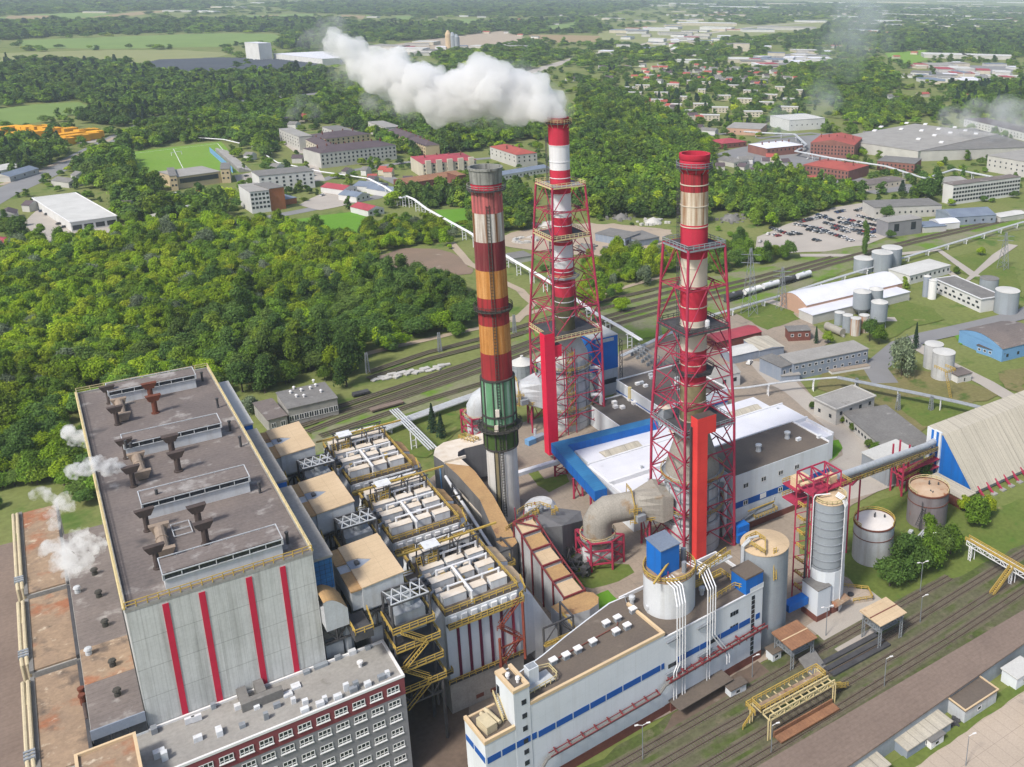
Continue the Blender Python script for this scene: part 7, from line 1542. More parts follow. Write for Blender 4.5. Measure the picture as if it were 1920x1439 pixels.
B('low_store','low grey store with white arched annex beside the dark cube','building',(1732,427),(1775,424),(1764,414),4,'wall_pale','roof_bluegrey');B('low_store','white roofed annex right of the low grey store','building',(1762,420),(1800,417),(1790,408),4.5,'wall_white','roof_white',arch=1.5);B('yellow_shed','yellowish long shed with dark roof and blue containers before it','shed',(1628,347),(1698,337),(1688,328),5,'wall_cream','roof_tar',gable=1,rows=[(2.5,7)]);B('grey_shed','pale gabled shed left of the long office','shed',(1772,346),(1820,340),(1808,328),6,'wall_pale','roof_concrete',gable=2)
B('low_hall','pale arched low hall at the right edge above the tracks','shed',(1876,408),(1925,400),(1918,392),4,'wall_pale','roof_pale',gable=1)
B('waterworks','white far tower block above the solar field','tower',(484,82),(508,81),(504,78),33,'wall_white','roof_white');B('long_white_hall','long white hall reaching right from the far white tower','factory hall',(512,101),(604,111),(606,97),12,'wall_white','roof_white')
# scattered small houses and far sheds: centre on the ground, width in photo pixels
DA=math.atan2(RR[0][1],RR[0][0])
def hs(u,v,wpx,dep,h,wall,roof,lab,grp,gable=0,da=0,cat='house',nm='house',win=1):
 x,y,_=G(u,v);k=UV((x,y,0))[2]/F;L=wpx*k;ang=DA+da;ca,sa=math.cos(ang),math.sin(ang)
 X=lambda a,b,z:(x+a*ca-b*sa,y+a*sa+b*ca,z)
 t=thing(nm,lab,cat,(x,y,0),grp);m=MB();m.obox((x,y),L/2,dep/2,0,h,ang);m.build('wall',wall,t)
 m=MB();e=.4
 if gable:
  q=[X(-L/2-e,-dep/2-e,h),X(L/2+e,-dep/2-e,h),X(L/2+e,dep/2+e,h),X(-L/2-e,dep/2+e,h)];r0,r1=X(-L/2-e,0,h+gable),X(L/2+e,0,h+gable)
  m.face([q[0],q[1],r1,r0]);m.face([q[2],q[3],r0,r1]);m.face([q[1],q[2],r1],1);m.face([q[3],q[0],r0],1)
 else:m.obox((x,y),L/2+e,dep/2+e,h,h+.4,ang)
 m.build('roof',[roof,wall],t)
 if win and k<1.1:
  nn=max(2,int(L/4))
  for z in ((h*.72,h*.3) if h>5 else (h*.5,)):
   for i in range(nn):window(t,X(-L/2+L*(i+.5)/nn,-dep/2-.02,z),1.5,1.3,'bare','y',ang)
 FOOT.append([UV(X(a*(L/2+2),b*(dep/2+2),0))[:2] for a,b in ((-1,-1),(1,-1),(1,1),(-1,1))])
cr='cream flat roofed two storey house in the rows among gardens beyond the wood'
for u,v,w_ in ((1313,204,26),(1350,211,30),(1331,226,36),(1357,188,25),(1396,194,27),(1412,219,34),(1437,201,27),(1479,210,34),(1443,186,28),(1407,178,26),(1479,194,22),(1294,217,20),(1324,162,22),(1298,159,20),(1376,168,22),(1316,176,14),(1495,177,20),(1462,171,18),(1276,190,24),(1240,182,26),(1205,168,26),(1262,166,22),(1222,148,20),(1190,182,26),(1180,172,20),(1232,196,22),(1268,205,20)):
 hs(u,v,w_,10,6.5,'wall_cream','roof_pale',cr,'cream houses in the garden rows',da=random.Random(u).uniform(-.15,.15))
gl=[('wall_white','roof_grey_old','small white house with grey gabled roof among far gardens','white houses with grey roofs among far gardens'),('wall_cream','roof_redtile','small cream house with red gabled roof among far gardens','cream houses with red roofs among far gardens'),('wall_pale','roof_purple','small pale house with dark gabled roof among far gardens','pale houses with dark roofs among far gardens')]
rg=random.Random(31)
for u,v,w_,k in ((1215,152,14,1),(1131,132,16,0),(1167,130,16,0),(1140,150,18,2),(1070,152,18,2),(1425,166,20,2),(1432,156,14,0),(1548,168,18,0),(1560,160,14,1),(1590,172,16,1),(1620,166,18,0),(1600,182,22,2),(1660,158,20,0),(1690,190,26,2),(1640,188,22,2),(1730,182,24,1),(1820,186,20,1),(1866,190,22,0),(1890,200,30,0),(1700,146,20,0),(1560,152,16,0),(1345,148,14,0),(1368,152,12,0),(1395,150,14,2),(1472,150,14,2),(1500,142,12,1),(1330,138,12,0),(1290,142,14,0),(1255,138,14,2),(1240,126,14,0),(1180,118,12,0),(1205,126,12,0),(1420,142,20,1),(1450,138,14,0),(1380,132,14,0),(1530,128,14,0),(1680,110,14,1),(1600,120,12,1),
     (870,160,14,2),(900,152,12,0),(990,128,12,1),(1010,160,12,2),(560,305,18,2),(520,322,16,0),(150,338,16,0),(60,395,16,2),(470,300,14,0),(500,290,12,1),(360,235,10,0),(440,215,10,1),(480,210,9,1),(395,222,9,0),(1470,312,16,2),(1440,325,14,0),(1498,330,18,2),(1520,345,20,1),(1350,320,16,2),(1415,330,16,2),(240,395,16,2),(1330,252,30,0),(1305,245,28,2)):
 wl,rf,lb,gp=gl[k];hs(u,v,w_,9,4.5,wl,rf,lb,gp,2.6,rg.uniform(-.5,.5),win=0)
fs='pale flat roofed warehouse in the far industrial district at the upper right'
for u,v,w_,dep,h,rf in ((1180,62,70,60,9,'roof_bluegrey'),(1230,58,50,50,9,'roof_white'),(1265,66,60,60,8,'roof_concrete'),(1325,48,110,60,10,'roof_white'),(1345,56,60,70,9,'roof_pale'),(1420,60,60,60,9,'roof_bluegrey'),(1475,56,110,90,10,'roof_concrete'),(1520,42,60,50,8,'roof_bluegrey'),(1590,34,40,30,8,'roof_white'),(1700,30,90,50,9,'roof_white'),(1785,32,70,50,9,'roof_concrete'),(1660,42,60,40,9,'roof_white'),(1850,40,70,40,9,'roof_white'),(1740,18,90,60,9,'roof_pale'),(1830,14,90,60,10,'roof_pale'),(1620,14,70,50,10,'roof_white'),(1890,26,60,40,9,'roof_concrete'),(1390,16,120,80,12,'roof_white'),(1300,10,90,80,12,'roof_white'),(1470,10,80,80,14,'roof_pale'),(1210,12,90,60,10,'roof_pale'),(1130,10,80,60,10,'roof_concrete'),(1060,6,90,60,10,'roof_pale'),(1555,6,80,60,10,'roof_concrete'),(1690,6,90,60,10,'roof_white'),(1800,4,90,60,10,'roof_concrete'),(1900,6,60,50,9,'roof_white'),(1150,38,40,40,8,'roof_pale'),(1210,42,40,40,8,'roof_bluegrey'),(1280,30,60,30,8,'roof_ochre'),(1376,88,30,40,8,'roof_grey_old'),(1428,92,36,40,7,'roof_white'),(1390,96,30,26,18,'roof_concrete'),(1385,116,46,60,7,'roof_pale'),(1440,116,60,50,6,'roof_bluegrey'),(1300,118,60,30,6,'roof_pale'),(1510,108,40,40,6,'roof_pale'),(1770,108,80,70,8,'roof_pale'),(1850,110,90,60,8,'roof_pale'),(1760,128,50,60,8,'roof_concrete'),(1800,134,40,50,7,'roof_pale'),(1870,158,34,30,6,'roof_white'),(1660,150,28,30,6,'roof_white'),(1740,154,36,30,6,'roof_bluegrey'),(1620,60,60,40,8,'roof_bluegrey'),(1560,90,34,30,6,'roof_redtile'),
                             (490,8,34,40,8,'roof_white'),(570,6,60,40,8,'roof_white'),(430,16,60,60,8,'roof_pale'),(340,23,60,40,7,'roof_pale'),(390,24,40,40,7,'roof_white'),(180,25,40,30,6,'roof_pale'),(730,92,60,60,8,'roof_concrete'),(770,98,60,50,9,'roof_pale'),(800,84,40,50,8,'roof_pale'),(905,92,40,40,7,'roof_pale'),(950,94,30,30,7,'roof_concrete'),(830,104,40,30,7,'roof_pale'),(700,34,20,30,6,'roof_pale'),(810,34,22,20,5,'roof_grey_old'),(870,32,16,20,6,'roof_pale')):
 hs(u,v,w_,dep,h,rg.choice(['wall_white','wall_pale','wall_cream']),rf,fs if u>1000 else 'pale flat roofed shed among the far woods and fields at the upper left','far warehouses at the upper right' if u>1000 else 'far sheds at the upper left',0,rg.uniform(-.25,.25),'warehouse','warehouse',0)
for poly,n,kind in (([(1100,130),(1480,118),(1560,150),(1420,165),(1180,165)],46,0),([(1560,10),(1915,8),(1915,58),(1560,45)],56,1),([(1690,128),(1915,118),(1915,165),(1730,168)],34,1),([(1180,66),(1440,72),(1400,108),(1110,118)],30,1),([(1400,100),(1560,95),(1530,128),(1410,126)],22,1),([(1250,8),(1550,8),(1550,40),(1250,40)],30,1),([(1480,140),(1660,130),(1690,200),(1540,190)],16,0),([(690,88),(1000,80),(960,100),(760,106)],14,1),([(380,215),(640,200),(520,255),(430,262)],14,0),([(600,330),(760,315),(800,350),(640,350)],8,0),([(700,42),(1100,22),(1240,58),(1000,74)],22,0),([(1140,60),(1300,40),(1400,58),(1240,92)],22,1),([(1560,60),(1900,60),(1900,100),(1640,108)],40,0),([(1080,165),(1240,195),(1330,235),(1240,215)],10,0),([(1350,290),(1480,300),(1520,345),(1380,335)],10,0)):
 while n>0:
  u,v=rg.uniform(min(p[0] for p in poly),max(p[0] for p in poly)),rg.uniform(min(p[1] for p in poly),max(p[1] for p in poly));c=0
  for i in range(len(poly)):
   (xa,ya),(xb,yb)=poly[i-1],poly[i]
   if (ya>v) != (yb>v) and u<(xb-xa)*(v-ya)/(yb-ya)+xa:c ^= 1
  if not c:continue
  n -= 1
  if kind:hs(u,v,rg.uniform(14,46),rg.uniform(18,50),rg.uniform(4,8),rg.choice(['wall_white','wall_pale','wall_cream']),rg.choice(['roof_pale','roof_white','roof_concrete','roof_bluegrey','roof_grey_old','roof_crimson']),fs if u>1000 else 'pale flat roofed shed among the far woods and fields at the upper left','far warehouses at the upper right' if u>1000 else 'far sheds at the upper left',0,rg.uniform(-.3,.3),'warehouse','warehouse',0)
  else:wl,rf,lb,gp=gl[rg.randint(0,2)];hs(u,v,rg.uniform(10,18),9,4.5,wl,rf,lb,gp,2.6,rg.uniform(-.6,.6),win=0)
for u,h in ((842,44),(850,40),(857,36)):
 g=G(u,94);t=tag(MB().lathe([(7,0),(7,h*.8),(2,h)],g,12).build('plant_silo','roof_tan' if u<850 else 'silo_grey',loc=g),{842: 'tan pointed silo of the far concrete works behind the plume',850: 'grey pointed silo in the middle of the far concrete works',857: 'shortest grey silo of the far concrete works'}[u],'silo')
mast((246,22),70,'far lattice water tower on the upper left horizon',9,0)
# solar field: rows of dark panels nobody could count
m=MB()
for px in ([(250,126),(300,115),(420,111),(480,113),(408,141),(360,146),(290,139)],[(482,114),(560,112),(604,120),(590,133),(420,142)]):
 pts=[Vector(G(*p)) for p in px];xs=[p.x for p in pts];ys=[p.y for p in pts]
 y=min(ys)
 while y<max(ys):
  cr_=[]
  for p,q in zip(pts,pts[1:]+pts[:1]):
   if (p.y-y)*(q.y-y)<0:cr_.append(p.x+(q.x-p.x)*(y-p.y)/(q.y-p.y))
  cr_.sort()
  if len(cr_)>=2:m.hexa([(cr_[0],y,1),(cr_[-1],y,1),(cr_[-1],y+6,3),(cr_[0],y+6,3)],[(cr_[0],y,1.2),(cr_[-1],y,1.2),(cr_[-1],y+6,3.2),(cr_[0],y+6,3.2)])
  y+=10
 EXCL.append(px)
tag(m.build('solar_panels','g_solar'),'wide field of dark blue grey solar panel rows below the far white tower','solar field',kind='stuff')
# rubble heaps in the sandy yard
rg=random.Random(6)
for (u,v,n,s_,lab) in ((1165,410,26,5,'grey gravel heap beside the sandy yard garages'),(1370,412,40,7,'dark earth heaps left of the car park'),(985,452,60,6,'ring shaped pile of pale concrete blocks in the sandy yard'),(1225,418,40,6,'scattered pallets and rubble behind the sandy yard garages'),(1100,468,40,6,'scrap timber and rubble along the sandy yard front edge'),(1030,425,40,7,'pale rubble along the rear edge of the sandy yard')):
 g=G(u,v);m=MB()
 for i in range(n):
  a=rg.uniform(0,6.28);r=s_*(1 if n==60 else rg.uniform(0,1.8));q=(g[0]+r*math.cos(a)*1.2,g[1]+r*math.sin(a));m.obox(q,rg.uniform(.5,1.6),rg.uniform(.4,1.1),0,rg.uniform(.4,1.8),a)
 if n<45 and s_>4.5:m.lathe([(s_,0),(s_*.6,2.4),(.05,4)],g,12)
 tag(m.build('rubble_heap','wall_pale' if 'pale' in lab or 'pallets' in lab else 'roof_grey_old',loc=g),lab,'rubble')
# trees
def foliage(name,c0,c1,c2,hue=.0):
 m=bpy.data.materials.new(name);m.use_nodes=True;nt=m.node_tree;L=nt.links;b=nt.nodes["Principled BSDF"]
 b.inputs["Roughness"].default_value=.75;b.inputs["Specular IOR Level"].default_value=.15
 geo=_n(nt,"ShaderNodeNewGeometry");oi=_n(nt,"ShaderNodeObjectInfo")
 r1=_n(nt,"ShaderNodeValToRGB");e=r1.color_ramp.elements;e[0].color=(*c0,1);e[1].color=(*c2,1);k=e.new(.5);k.color=(*c1,1)
 L.new(oi.outputs["Random"],r1.inputs[0])
 mr=_n(nt,"ShaderNodeMapRange");mr.inputs[3].default_value=.6;mr.inputs[4].default_value=1.45;L.new(geo.outputs["Random Per Island"],mr.inputs[0])
 tn=_n(nt,"ShaderNodeTexNoise");tn.inputs["Scale"].default_value=.02;tn.inputs["Detail"].default_value=3;L.new(geo.outputs["Position"],tn.inputs["Vector"])
 m2=_n(nt,"ShaderNodeMapRange");m2.inputs[1].default_value=.35;m2.inputs[2].default_value=.65;m2.inputs[3].default_value=.65;m2.inputs[4].default_value=1.3;L.new(tn.outputs["Fac"],m2.inputs[0])
 mu=_n(nt,"ShaderNodeMath",operation='MULTIPLY');L.new(mr.outputs[0],mu.inputs[0]);L.new(m2.outputs[0],mu.inputs[1])
 hs_=_n(nt,"ShaderNodeHueSaturation");L.new(r1.outputs[0],hs_.inputs["Color"]);L.new(mu.outputs[0],hs_.inputs["Value"])
 L.new(hs_.outputs[0],b.inputs["Base Color"]);tr=_n(nt,"ShaderNodeBsdfTranslucent");L.new(hs_.outputs[0],tr.inputs[0]);ad=_n(nt,"ShaderNodeMixShader");ad.inputs[0].default_value=.36;L.new(b.outputs[0],ad.inputs[1]);L.new(tr.outputs[0],ad.inputs[2]);L.new(ad.outputs[0],nt.nodes['Material Output'].inputs[0]);mt[name]=m
foliage('leaf_bright',(.28,.39,.018),(.21,.345,.018),(.38,.45,.03));foliage('leaf_mid',(.165,.28,.03),(.12,.22,.026),(.23,.32,.035));foliage('leaf_dark',(.085,.16,.035),(.10,.185,.04),(.145,.22,.045));foliage('leaf_grey',(.20,.25,.15),(.16,.21,.12),(.25,.30,.2));foliage('needle',(.03,.065,.035),(.04,.08,.042),(.05,.09,.058))
def crown_mesh(name,mat,n,size,seed,shape='round',tall=1.0):
 rs=np.random.RandomState(seed);V,Fc=[],[]
 if shape=='cone':
  P_=[];N_=[]
  for i in range(n):
   f=rs.rand()**.75;a=rs.rand()*6.283;tier=math.floor(f*9)/9;r=(1-f)*.62*(1-.35*((f*9)%1))+.03;P_.append((r*math.cos(a),r*math.sin(a),.2+f*2.6*tall));N_.append((math.cos(a),math.sin(a),.55))
  lobes=[((0,0,.2+2.6*tall*i/7),.42*(1-i/7)) for i in range(6)]
 else:
  k=9 if shape=='round' else 7;lobes=[]
  for i in range(k):
   a=i*2.399+rs.rand();rr=.62*math.sqrt((i+.4)/k);z=.95+(.62-rr)*1.0*tall+rs.uniform(-.28,.3)*tall
   lobes.append(((rr*math.cos(a),rr*math.sin(a),z),rs.uniform(.34,.52)))
  if shape=='tall':lobes=[((rs.uniform(-.4,.4),rs.uniform(-.4,.4),.55+i*.3*tall),rs.uniform(.36,.54)*(1.1-i*.06)) for i in range(7)]
  P_,N_=[],[]
  while len(P_)<n:
   c,r=lobes[rs.randint(len(lobes))];d=rs.normal(size=3);d /= np.linalg.norm(d)
   if d[2]<-.55:continue
   p=np.array(c)+d*r*(rs.uniform(.78,1.1) if rs.rand()<.8 else rs.uniform(1.05,1.4))*np.array([1,1,.95])
   if any(np.linalg.norm(p-np.array(c2))<r2*.72 for c2,r2 in lobes):continue
   if shape=='weep':p[2] -= rs.rand()**2*.7*(1 if rs.rand()<.5 else 0)
   P_.append(tuple(p));N_.append(tuple(d+np.array([0,0,.35])))
 for p,nn in zip(P_,N_):
  nn=np.array(nn)+rs.normal(size=3)*.45;nn /= np.linalg.norm(nn);u=np.cross(nn,rs.normal(size=3));u /= np.linalg.norm(u);v=np.cross(nn,u);s_=size*rs.uniform(.6,1.3);p=np.array(p);b=len(V)
  V+=[tuple(p+u*s_),tuple(p+v*s_*.62+nn*s_*.18),tuple(p-u*s_),tuple(p-v*s_*.62+nn*s_*.18)];Fc.append((b,b+1,b+2,b+3))
 for c,r in lobes:
  b=len(V);m_=6
  for j,(ph,rr) in enumerate(((-.6,.75),(.1,.86),(.6,.62))):
   for i in range(m_):a=6.283*(i+j*.5)/m_;V.append((c[0]+r*rr*math.cos(a)*rs.uniform(.8,1),c[1]+r*rr*math.sin(a)*rs.uniform(.8,1),c[2]+r*ph))
  for j in range(2):
   for i in range(m_):Fc.append((b+j*m_+i,b+j*m_+(i+1)%m_,b+(j+1)*m_+(i+1)%m_,b+(j+1)*m_+i))
  Fc.append(tuple(b+2*m_+i for i in range(m_)))
 me=bpy.data.meshes.new(name);me.from_pydata(V,[],Fc);me.materials.append(mt[mat]);return me
def trunk_mesh(h=1.3,r=.055):
 b=MB();b.lathe([(r*1.5,0),(r,.12),(r*.8,h*.6),(r*.35,h)],(0,0),7)
 for i in range(5):a=i*1.3;b.tube((0,0,h*(.45+i*.08)),(.42*math.cos(a),.42*math.sin(a),h*(.8+i*.1)),r*.5,r*.15,5)
 me=bpy.data.meshes.new('trunk');me.from_pydata(b.v,[],b.f);me.materials.append(mt['bark']);return me
TRUNK=trunk_mesh()
NEAR,MID={},{}
for i,(k,mat,sh,tl) in enumerate((('bright','leaf_bright','round',1),('bright2','leaf_bright','tall',.8),('mid','leaf_mid','round',1.1),('mid2','leaf_mid','tall',1),('dark','leaf_dark','round',1.1),('dark2','leaf_dark','tall',1.0),('grey','leaf_grey','weep',1),('pine','needle','cone',1))):
 NEAR[k]=crown_mesh('crown',mat,1500 if sh != 'cone' else 1100,.085,100+i,sh,tl);MID[k]=crown_mesh('crown',mat,300,.17,200+i,sh,tl)
CROWN_OBJ={}
NAMES=dict(bright='broadleaf_tree',bright2='broadleaf_tree',mid='broadleaf_tree',mid2='broadleaf_tree',dark='broadleaf_tree',dark2='broadleaf_tree',grey='willow_tree',pine='conifer_tree')
def tree(p,r,hz,kind,lab,grp=None,lod=None):
 t=thing(NAMES[kind],lab,'tree',(p[0],p[1],0),grp);t.rotation_euler=(0,0,rnd.uniform(0,6.28));e_=rnd.uniform(.85,1.18);t.scale=(r*e_,r/e_,r*hz)
 for nm,me in (('trunk',TRUNK),('crown',(lod or NEAR)[kind])):
  o=bpy.data.objects.new(nm,me);COL.objects.link(o);o.parent=t
  if nm=='crown':CROWN_OBJ.setdefault((id(lod or NEAR),kind),o)
 return t
# single trees one can point at
for (u,v),r,hz,k,lab in (((1690,705),7.2,1.15,'grey','big drooping willow on the dry grass in front of the twin concrete tanks'),((1630,640),4.6,1.2,'dark','dark round tree at the right end of the blue grey office'),((1648,645),4.2,1.1,'mid','round green tree between the office and the big willow'),((1716,655),3.0,1.5,'pine','lone dark conifer by the road behind the big willow'),
  ((1530,645),2.2,1.4,'pine','conifer left of three beside the brick building'),((1552,645),2.6,1.2,'mid','bushy tree right of the brick building conifers'),((1622,482),3.6,2.3,'dark2','tall dark poplar beside the three grey round tanks'),((812,812),3.4,1.2,'pine','dark conifer behind the box duct, left of the blue spruce'),((828,822),3.2,1.1,'pine','blue green spruce touching the box duct'),
  ((1536,775),1.3,1.9,'dark2','slim dark thuja at the corner of the old pale yard block'),((1524,768),1.6,1.0,'dark','small round bush beside the slim thuja'),((1580,795),1.4,1.1,'mid','climbing bush on the wall of the low grey wing, left'),((1598,810),1.5,1.2,'dark','climbing bush on the wall of the low grey wing, middle'),((1642,852),2.6,.9,'mid','round bush at the right end of the low grey wing'),((1628,842),1.8,1.0,'dark','bush near the right end of the low grey wing'),
  ((1728,905),3.6,1.0,'dark','dark tree between the conveyor trestle and the blue gable'),((1668,1100),4.6,1.0,'dark','leftmost dark tree of the round clump by the tracks'),((1692,1088),4.8,1.1,'dark2','second dark tree from the left in the round clump'),((1716,1080),4.6,1.1,'dark','third tree of the round clump behind the double lamp'),((1740,1066),4.8,1.05,'mid','middle green tree of the round clump by the tracks'),((1760,1052),4.6,1.1,'dark','dark tree right of the clump middle'),((1782,1040),4.2,1.1,'mid','lighter tree at the right end of the round clump'),((1706,1062),4.4,1.2,'dark','tree at the back of the round clump beside the pale tank'),((1748,1040),4.4,1.1,'mid2','tree at the back of the clump beside the rusty tank'),
  ((1830,985),4.6,1.1,'mid','big leafy tree in front of the red raking struts'),((1848,970),3.4,1.1,'bright','lighter tree right of the big leafy one by the struts'),((1808,960),2.8,1.0,'bright','small yellow green tree at the end of the container shed'),((650,725),6.4,1.25,'dark2','tall dark tree at the railway corner of the wood'),((612,700),6.2,1.3,'dark2','tall dark tree behind the railway workshop'),((560,690),6.4,1.3,'mid2','tall tree standing over the railway workshop roof'),((505,700),6.0,1.3,'dark2','tall dark tree left of the railway workshop'),((455,735),5.4,1.2,'dark','dark tree between the boiler hall corner and the workshop'),((470,775),3.6,.9,'grey','pale grey shrub at the boiler hall corner'),
  ((1165,585),4.6,.85,'bright','round bright bush on the grass beside the pipeline'),((1210,535),5.4,1.0,'grey','silvery tree on the grass beyond the steaming tower'),((1375,395),6,1.2,'dark2','dark tree on the right of the rust stained flue near the earth heaps'),((1420,425),6,1.3,'mid2','tall tree at the left corner of the car park'),((1735,380),9,1.1,'dark','big dark tree left of the long white office'),((1755,368),7,1.2,'dark2','second dark tree left of the long white office'),((1838,480),3,1.0,'bright','small bright tree on the grass near the right pylon'),((1662,415),5,1.1,'dark','dark tree standing before the dark cube building'),((1342,872),2.0,.8,'dark','small bush hidden by the nearer lattice tower foot') if 0 else ((1345,720),1.6,.9,'mid','small clipped bush beside the white house')):
 tree(G(u,v),r,hz,k,lab)
# where woods grow: photo polygons, smallest spacing in metres, chance, mean crown radius, kinds
def K(**k):return [x for x,n in k.items() for _ in range(n)]
FOREST=K(bright=5,bright2=3,mid=3,mid2=1,dark=1,grey=1);MIXED=K(bright=1,mid=3,mid2=2,dark=3,dark2=2,grey=0,pine=0);DARKW=K(mid=2,mid2=1,dark=4,dark2=4,pine=2);TOWN=K(bright=1,mid=3,dark=4,dark2=2,pine=1)
REG=[([(-260,470),(0,470),(60,458),(300,430),(440,420),(560,436),(640,452),(700,475),(708,505),(640,560),(430,600),(300,640),(150,730),(60,830),(-260,880)],5.6,.95,4.3,FOREST,'in the dense wood behind the boiler hall'),
       ([(708,505),(790,522),(860,545),(890,580),(885,625),(800,645),(700,668),(640,715),(560,720),(480,742),(395,690),(300,640),(430,600),(640,560)],6.4,.95,5.0,MIXED,'of the wood edge facing the railway'),
       ([(-260,880),(60,830),(150,730),(300,640),(400,690),(420,800),(160,960),(110,900),(60,915),(-260,940)],5.4,.9,4.0,K(mid=3,dark=3,bright=2),'beside the rusty roofs at the left'),
       ([(640,458),(700,430),(760,425),(830,430),(865,462),(780,462),(705,478)],6,.8,4.2,FOREST,'beside the dirt lot'),
       ([(720,395),(800,375),(880,360),(985,365),(1000,430),(930,440),(880,440),(815,395),(760,370)],6.5,.9,5,MIXED,'in the belt behind the old chimney'),
       ([(1100,490),(1190,482),(1280,470),(1290,500),(1230,520),(1150,560),(1110,600),(1090,560)],7,.75,4.5,FOREST,'between the sandy yard and the tracks'),
       ([(1330,470),(1400,450),(1420,480),(1560,485),(1640,450),(1700,445),(1690,465),(1560,492),(1400,525),(1320,530)],6,.6,3.8,MIXED,'between the tracks and the car park'),
       ([(1340,350),(1480,330),(1560,360),(1620,375),(1560,390),(1440,430),(1380,400),(1330,400)],7,.9,5,MIXED,'in the belt above the car park'),
       ([(640,238),(780,225),(1030,225),(1070,235),(1100,160),(1180,190),(1290,235),(1335,300),(1330,420),(1260,410),(1110,408),(1070,380),(1060,280),(1010,262),(920,275),(880,285),(790,295),(740,290),(690,250)],7.5,.97,6,MIXED,None),
       ([(0,130),(235,128),(300,142),(400,146),(600,138),(660,170),(470,186),(380,203),(300,218),(230,240),(150,232),(190,205),(150,190),(60,194),(0,202)],9,.95,7,DARKW,None),
       ([(228,262),(290,235),(420,208),(520,195),(640,190),(640,232),(530,232),(520,270),(500,300),(470,272),(420,262),(330,270),(232,284)],8.5,.9,6.5,MIXED,None),
       ([(0,275),(110,272),(140,300),(60,330),(0,340)],8,.8,6,DARKW,None),([(140,300),(230,288),(262,346),(310,360),(310,415),(225,425),(215,360),(140,355)],7.5,.85,5.5,MIXED,None),([(300,365),(450,355),(460,410),(420,425),(300,440)],7.5,.75,5.2,MIXED,None),([(0,400),(60,400),(50,462),(0,470)],8,.6,5,DARKW,None),
       ([(0,40),(140,42),(420,40),(600,38),(700,50),(560,62),(400,60),(140,66),(0,78)],12,.95,9,DARKW,None),([(-50,0),(420,0),(430,14),(220,22),(0,28)],14,.97,10,DARKW,None),([(500,10),(700,2),(1060,2),(1240,8),(1100,30),(900,32),(700,28),(560,24)],14,.95,10,DARKW,None),([(560,68),(700,50),(860,48),(1000,42),(1100,36),(1150,62),(990,64),(930,78),(700,76),(660,90),(620,90)],12,.95,9,DARKW,None),
       ([(280,96),(480,100),(300,112),(230,124)],10,.5,7,DARKW,None),([(0,118),(240,120),(230,130),(0,132)],10,.6,6,DARKW,None),([(520,60),(640,66),(640,96),(520,92)],11,.9,8,DARKW,None),
       ([(1640,70),(1920,60),(1960,108),(1760,106),(1660,100)],11,.93,8,DARKW,None),([(1480,130),(1640,120),(1680,150),(1640,215),(1600,225),(1560,200),(1500,170)],9,.75,6.5,MIXED,None),([(1780,165),(1920,160),(1960,230),(1860,225),(1790,212)],9,.85,6.5,DARKW,None),([(1180,70),(1420,75),(1480,90),(1400,112),(1300,130),(1100,128),(1060,105)],11,.28,6,MIXED,None),([(1100,130),(1480,120),(1560,150),(1490,235),(1340,245),(1240,215),(1160,190)],8.5,.34,4.4,TOWN,None),([(1240,0),(1960,-10),(1960,100),(1560,110),(1420,60)],12,.5,6,TOWN,None),([(1380,330),(1640,330),(1760,345),(1760,380),(1640,372),(1500,345)],8,.5,5,TOWN,None),([(1560,205),(1700,195),(1780,215),(1620,245)],8,.6,5.5,MIXED,None),([(800,90),(1000,80),(1080,115),(980,145),(1000,190),(930,190),(840,140)],10,.45,6,MIXED,None),([(600,175),(700,120),(930,150),(940,200),(760,225),(640,230)],9,.9,6.5,MIXED,None)]
def inpoly(px,poly):
 x,y=px[:,0],px[:,1];r=np.zeros(len(px),bool);P_=np.array(poly,float)
 for i in range(len(P_)):
  x0,y0=P_[i-1];x1,y1=P_[i]
  if y0==y1:continue
  c=((y0>y) != (y1>y)) & (x<(x1-x0)*(y-y0)/(y1-y0)+x0);r ^= c
 return r
R_=np.array(RR)
def uvs(P_):
 c=(P_-np.array([0,0,HC])) @ R_.T;return np.stack([CX+F*c[:,0]/c[:,2],CY+F*c[:,1]/c[:,2]],1),c[:,2]
rs=np.random.RandomState(77);cand=[];r=230.0
fw=math.atan2(RR[2][1],RR[2][0])
while r<9500:
 s_=max(5.5,r*.0088);k=int(1.55*r/s_);th=fw-.36*0+np.linspace(-.46,.84,k)+rs.uniform(-.5,.5,k)*s_/r*.8
 rr=r+rs.uniform(-.5,.5,k)*s_*.8;cand.append(np.stack([rr*np.cos(th),rr*np.sin(th),np.full(k,s_)],1));r+=s_*.9
cand=np.concatenate(cand);P0=np.stack([cand[:,0],cand[:,1],np.zeros(len(cand))],1);px,dep=uvs(P0)
ok=(px[:,0]>-220) & (px[:,0]<2140) & (px[:,1]>-18) & (px[:,1]<1000);cand,px,dep=cand[ok],px[ok],dep[ok]
reg=np.full(len(cand),-1)
for i,q in enumerate(REG):
 hit=inpoly(px,q[0]) & (reg<0);keep=rs.rand(len(cand))<q[2]*np.minimum(1,(cand[:,2]/q[1])**2*1.0);reg[hit & keep]=i;reg[hit & ~keep]=-2
wild=(reg==-1) & (rs.rand(len(cand))<np.where(px[:,1]<380,.13,.025)) & ((px[:,1]<560) & ~inpoly(px,[(560,870),(600,700),(900,600),(1240,500),(1560,440),(1980,360),(1980,460),(1400,600),(960,760)]) | inpoly(px,[(-200,860),(80,900),(0,960),(-200,960)]));reg[wild]=900
bad=np.zeros(len(cand),bool)
FOOT.append([(300,340),(440,330),(455,372),(320,386)]);FOOT.append([(222,266),(300,234),(380,216),(470,199),(600,186),(600,176),(470,186),(300,216),(225,250)]);FOOT.append([(0,380),(60,352),(130,318),(190,286),(215,262),(180,270),(0,352)])
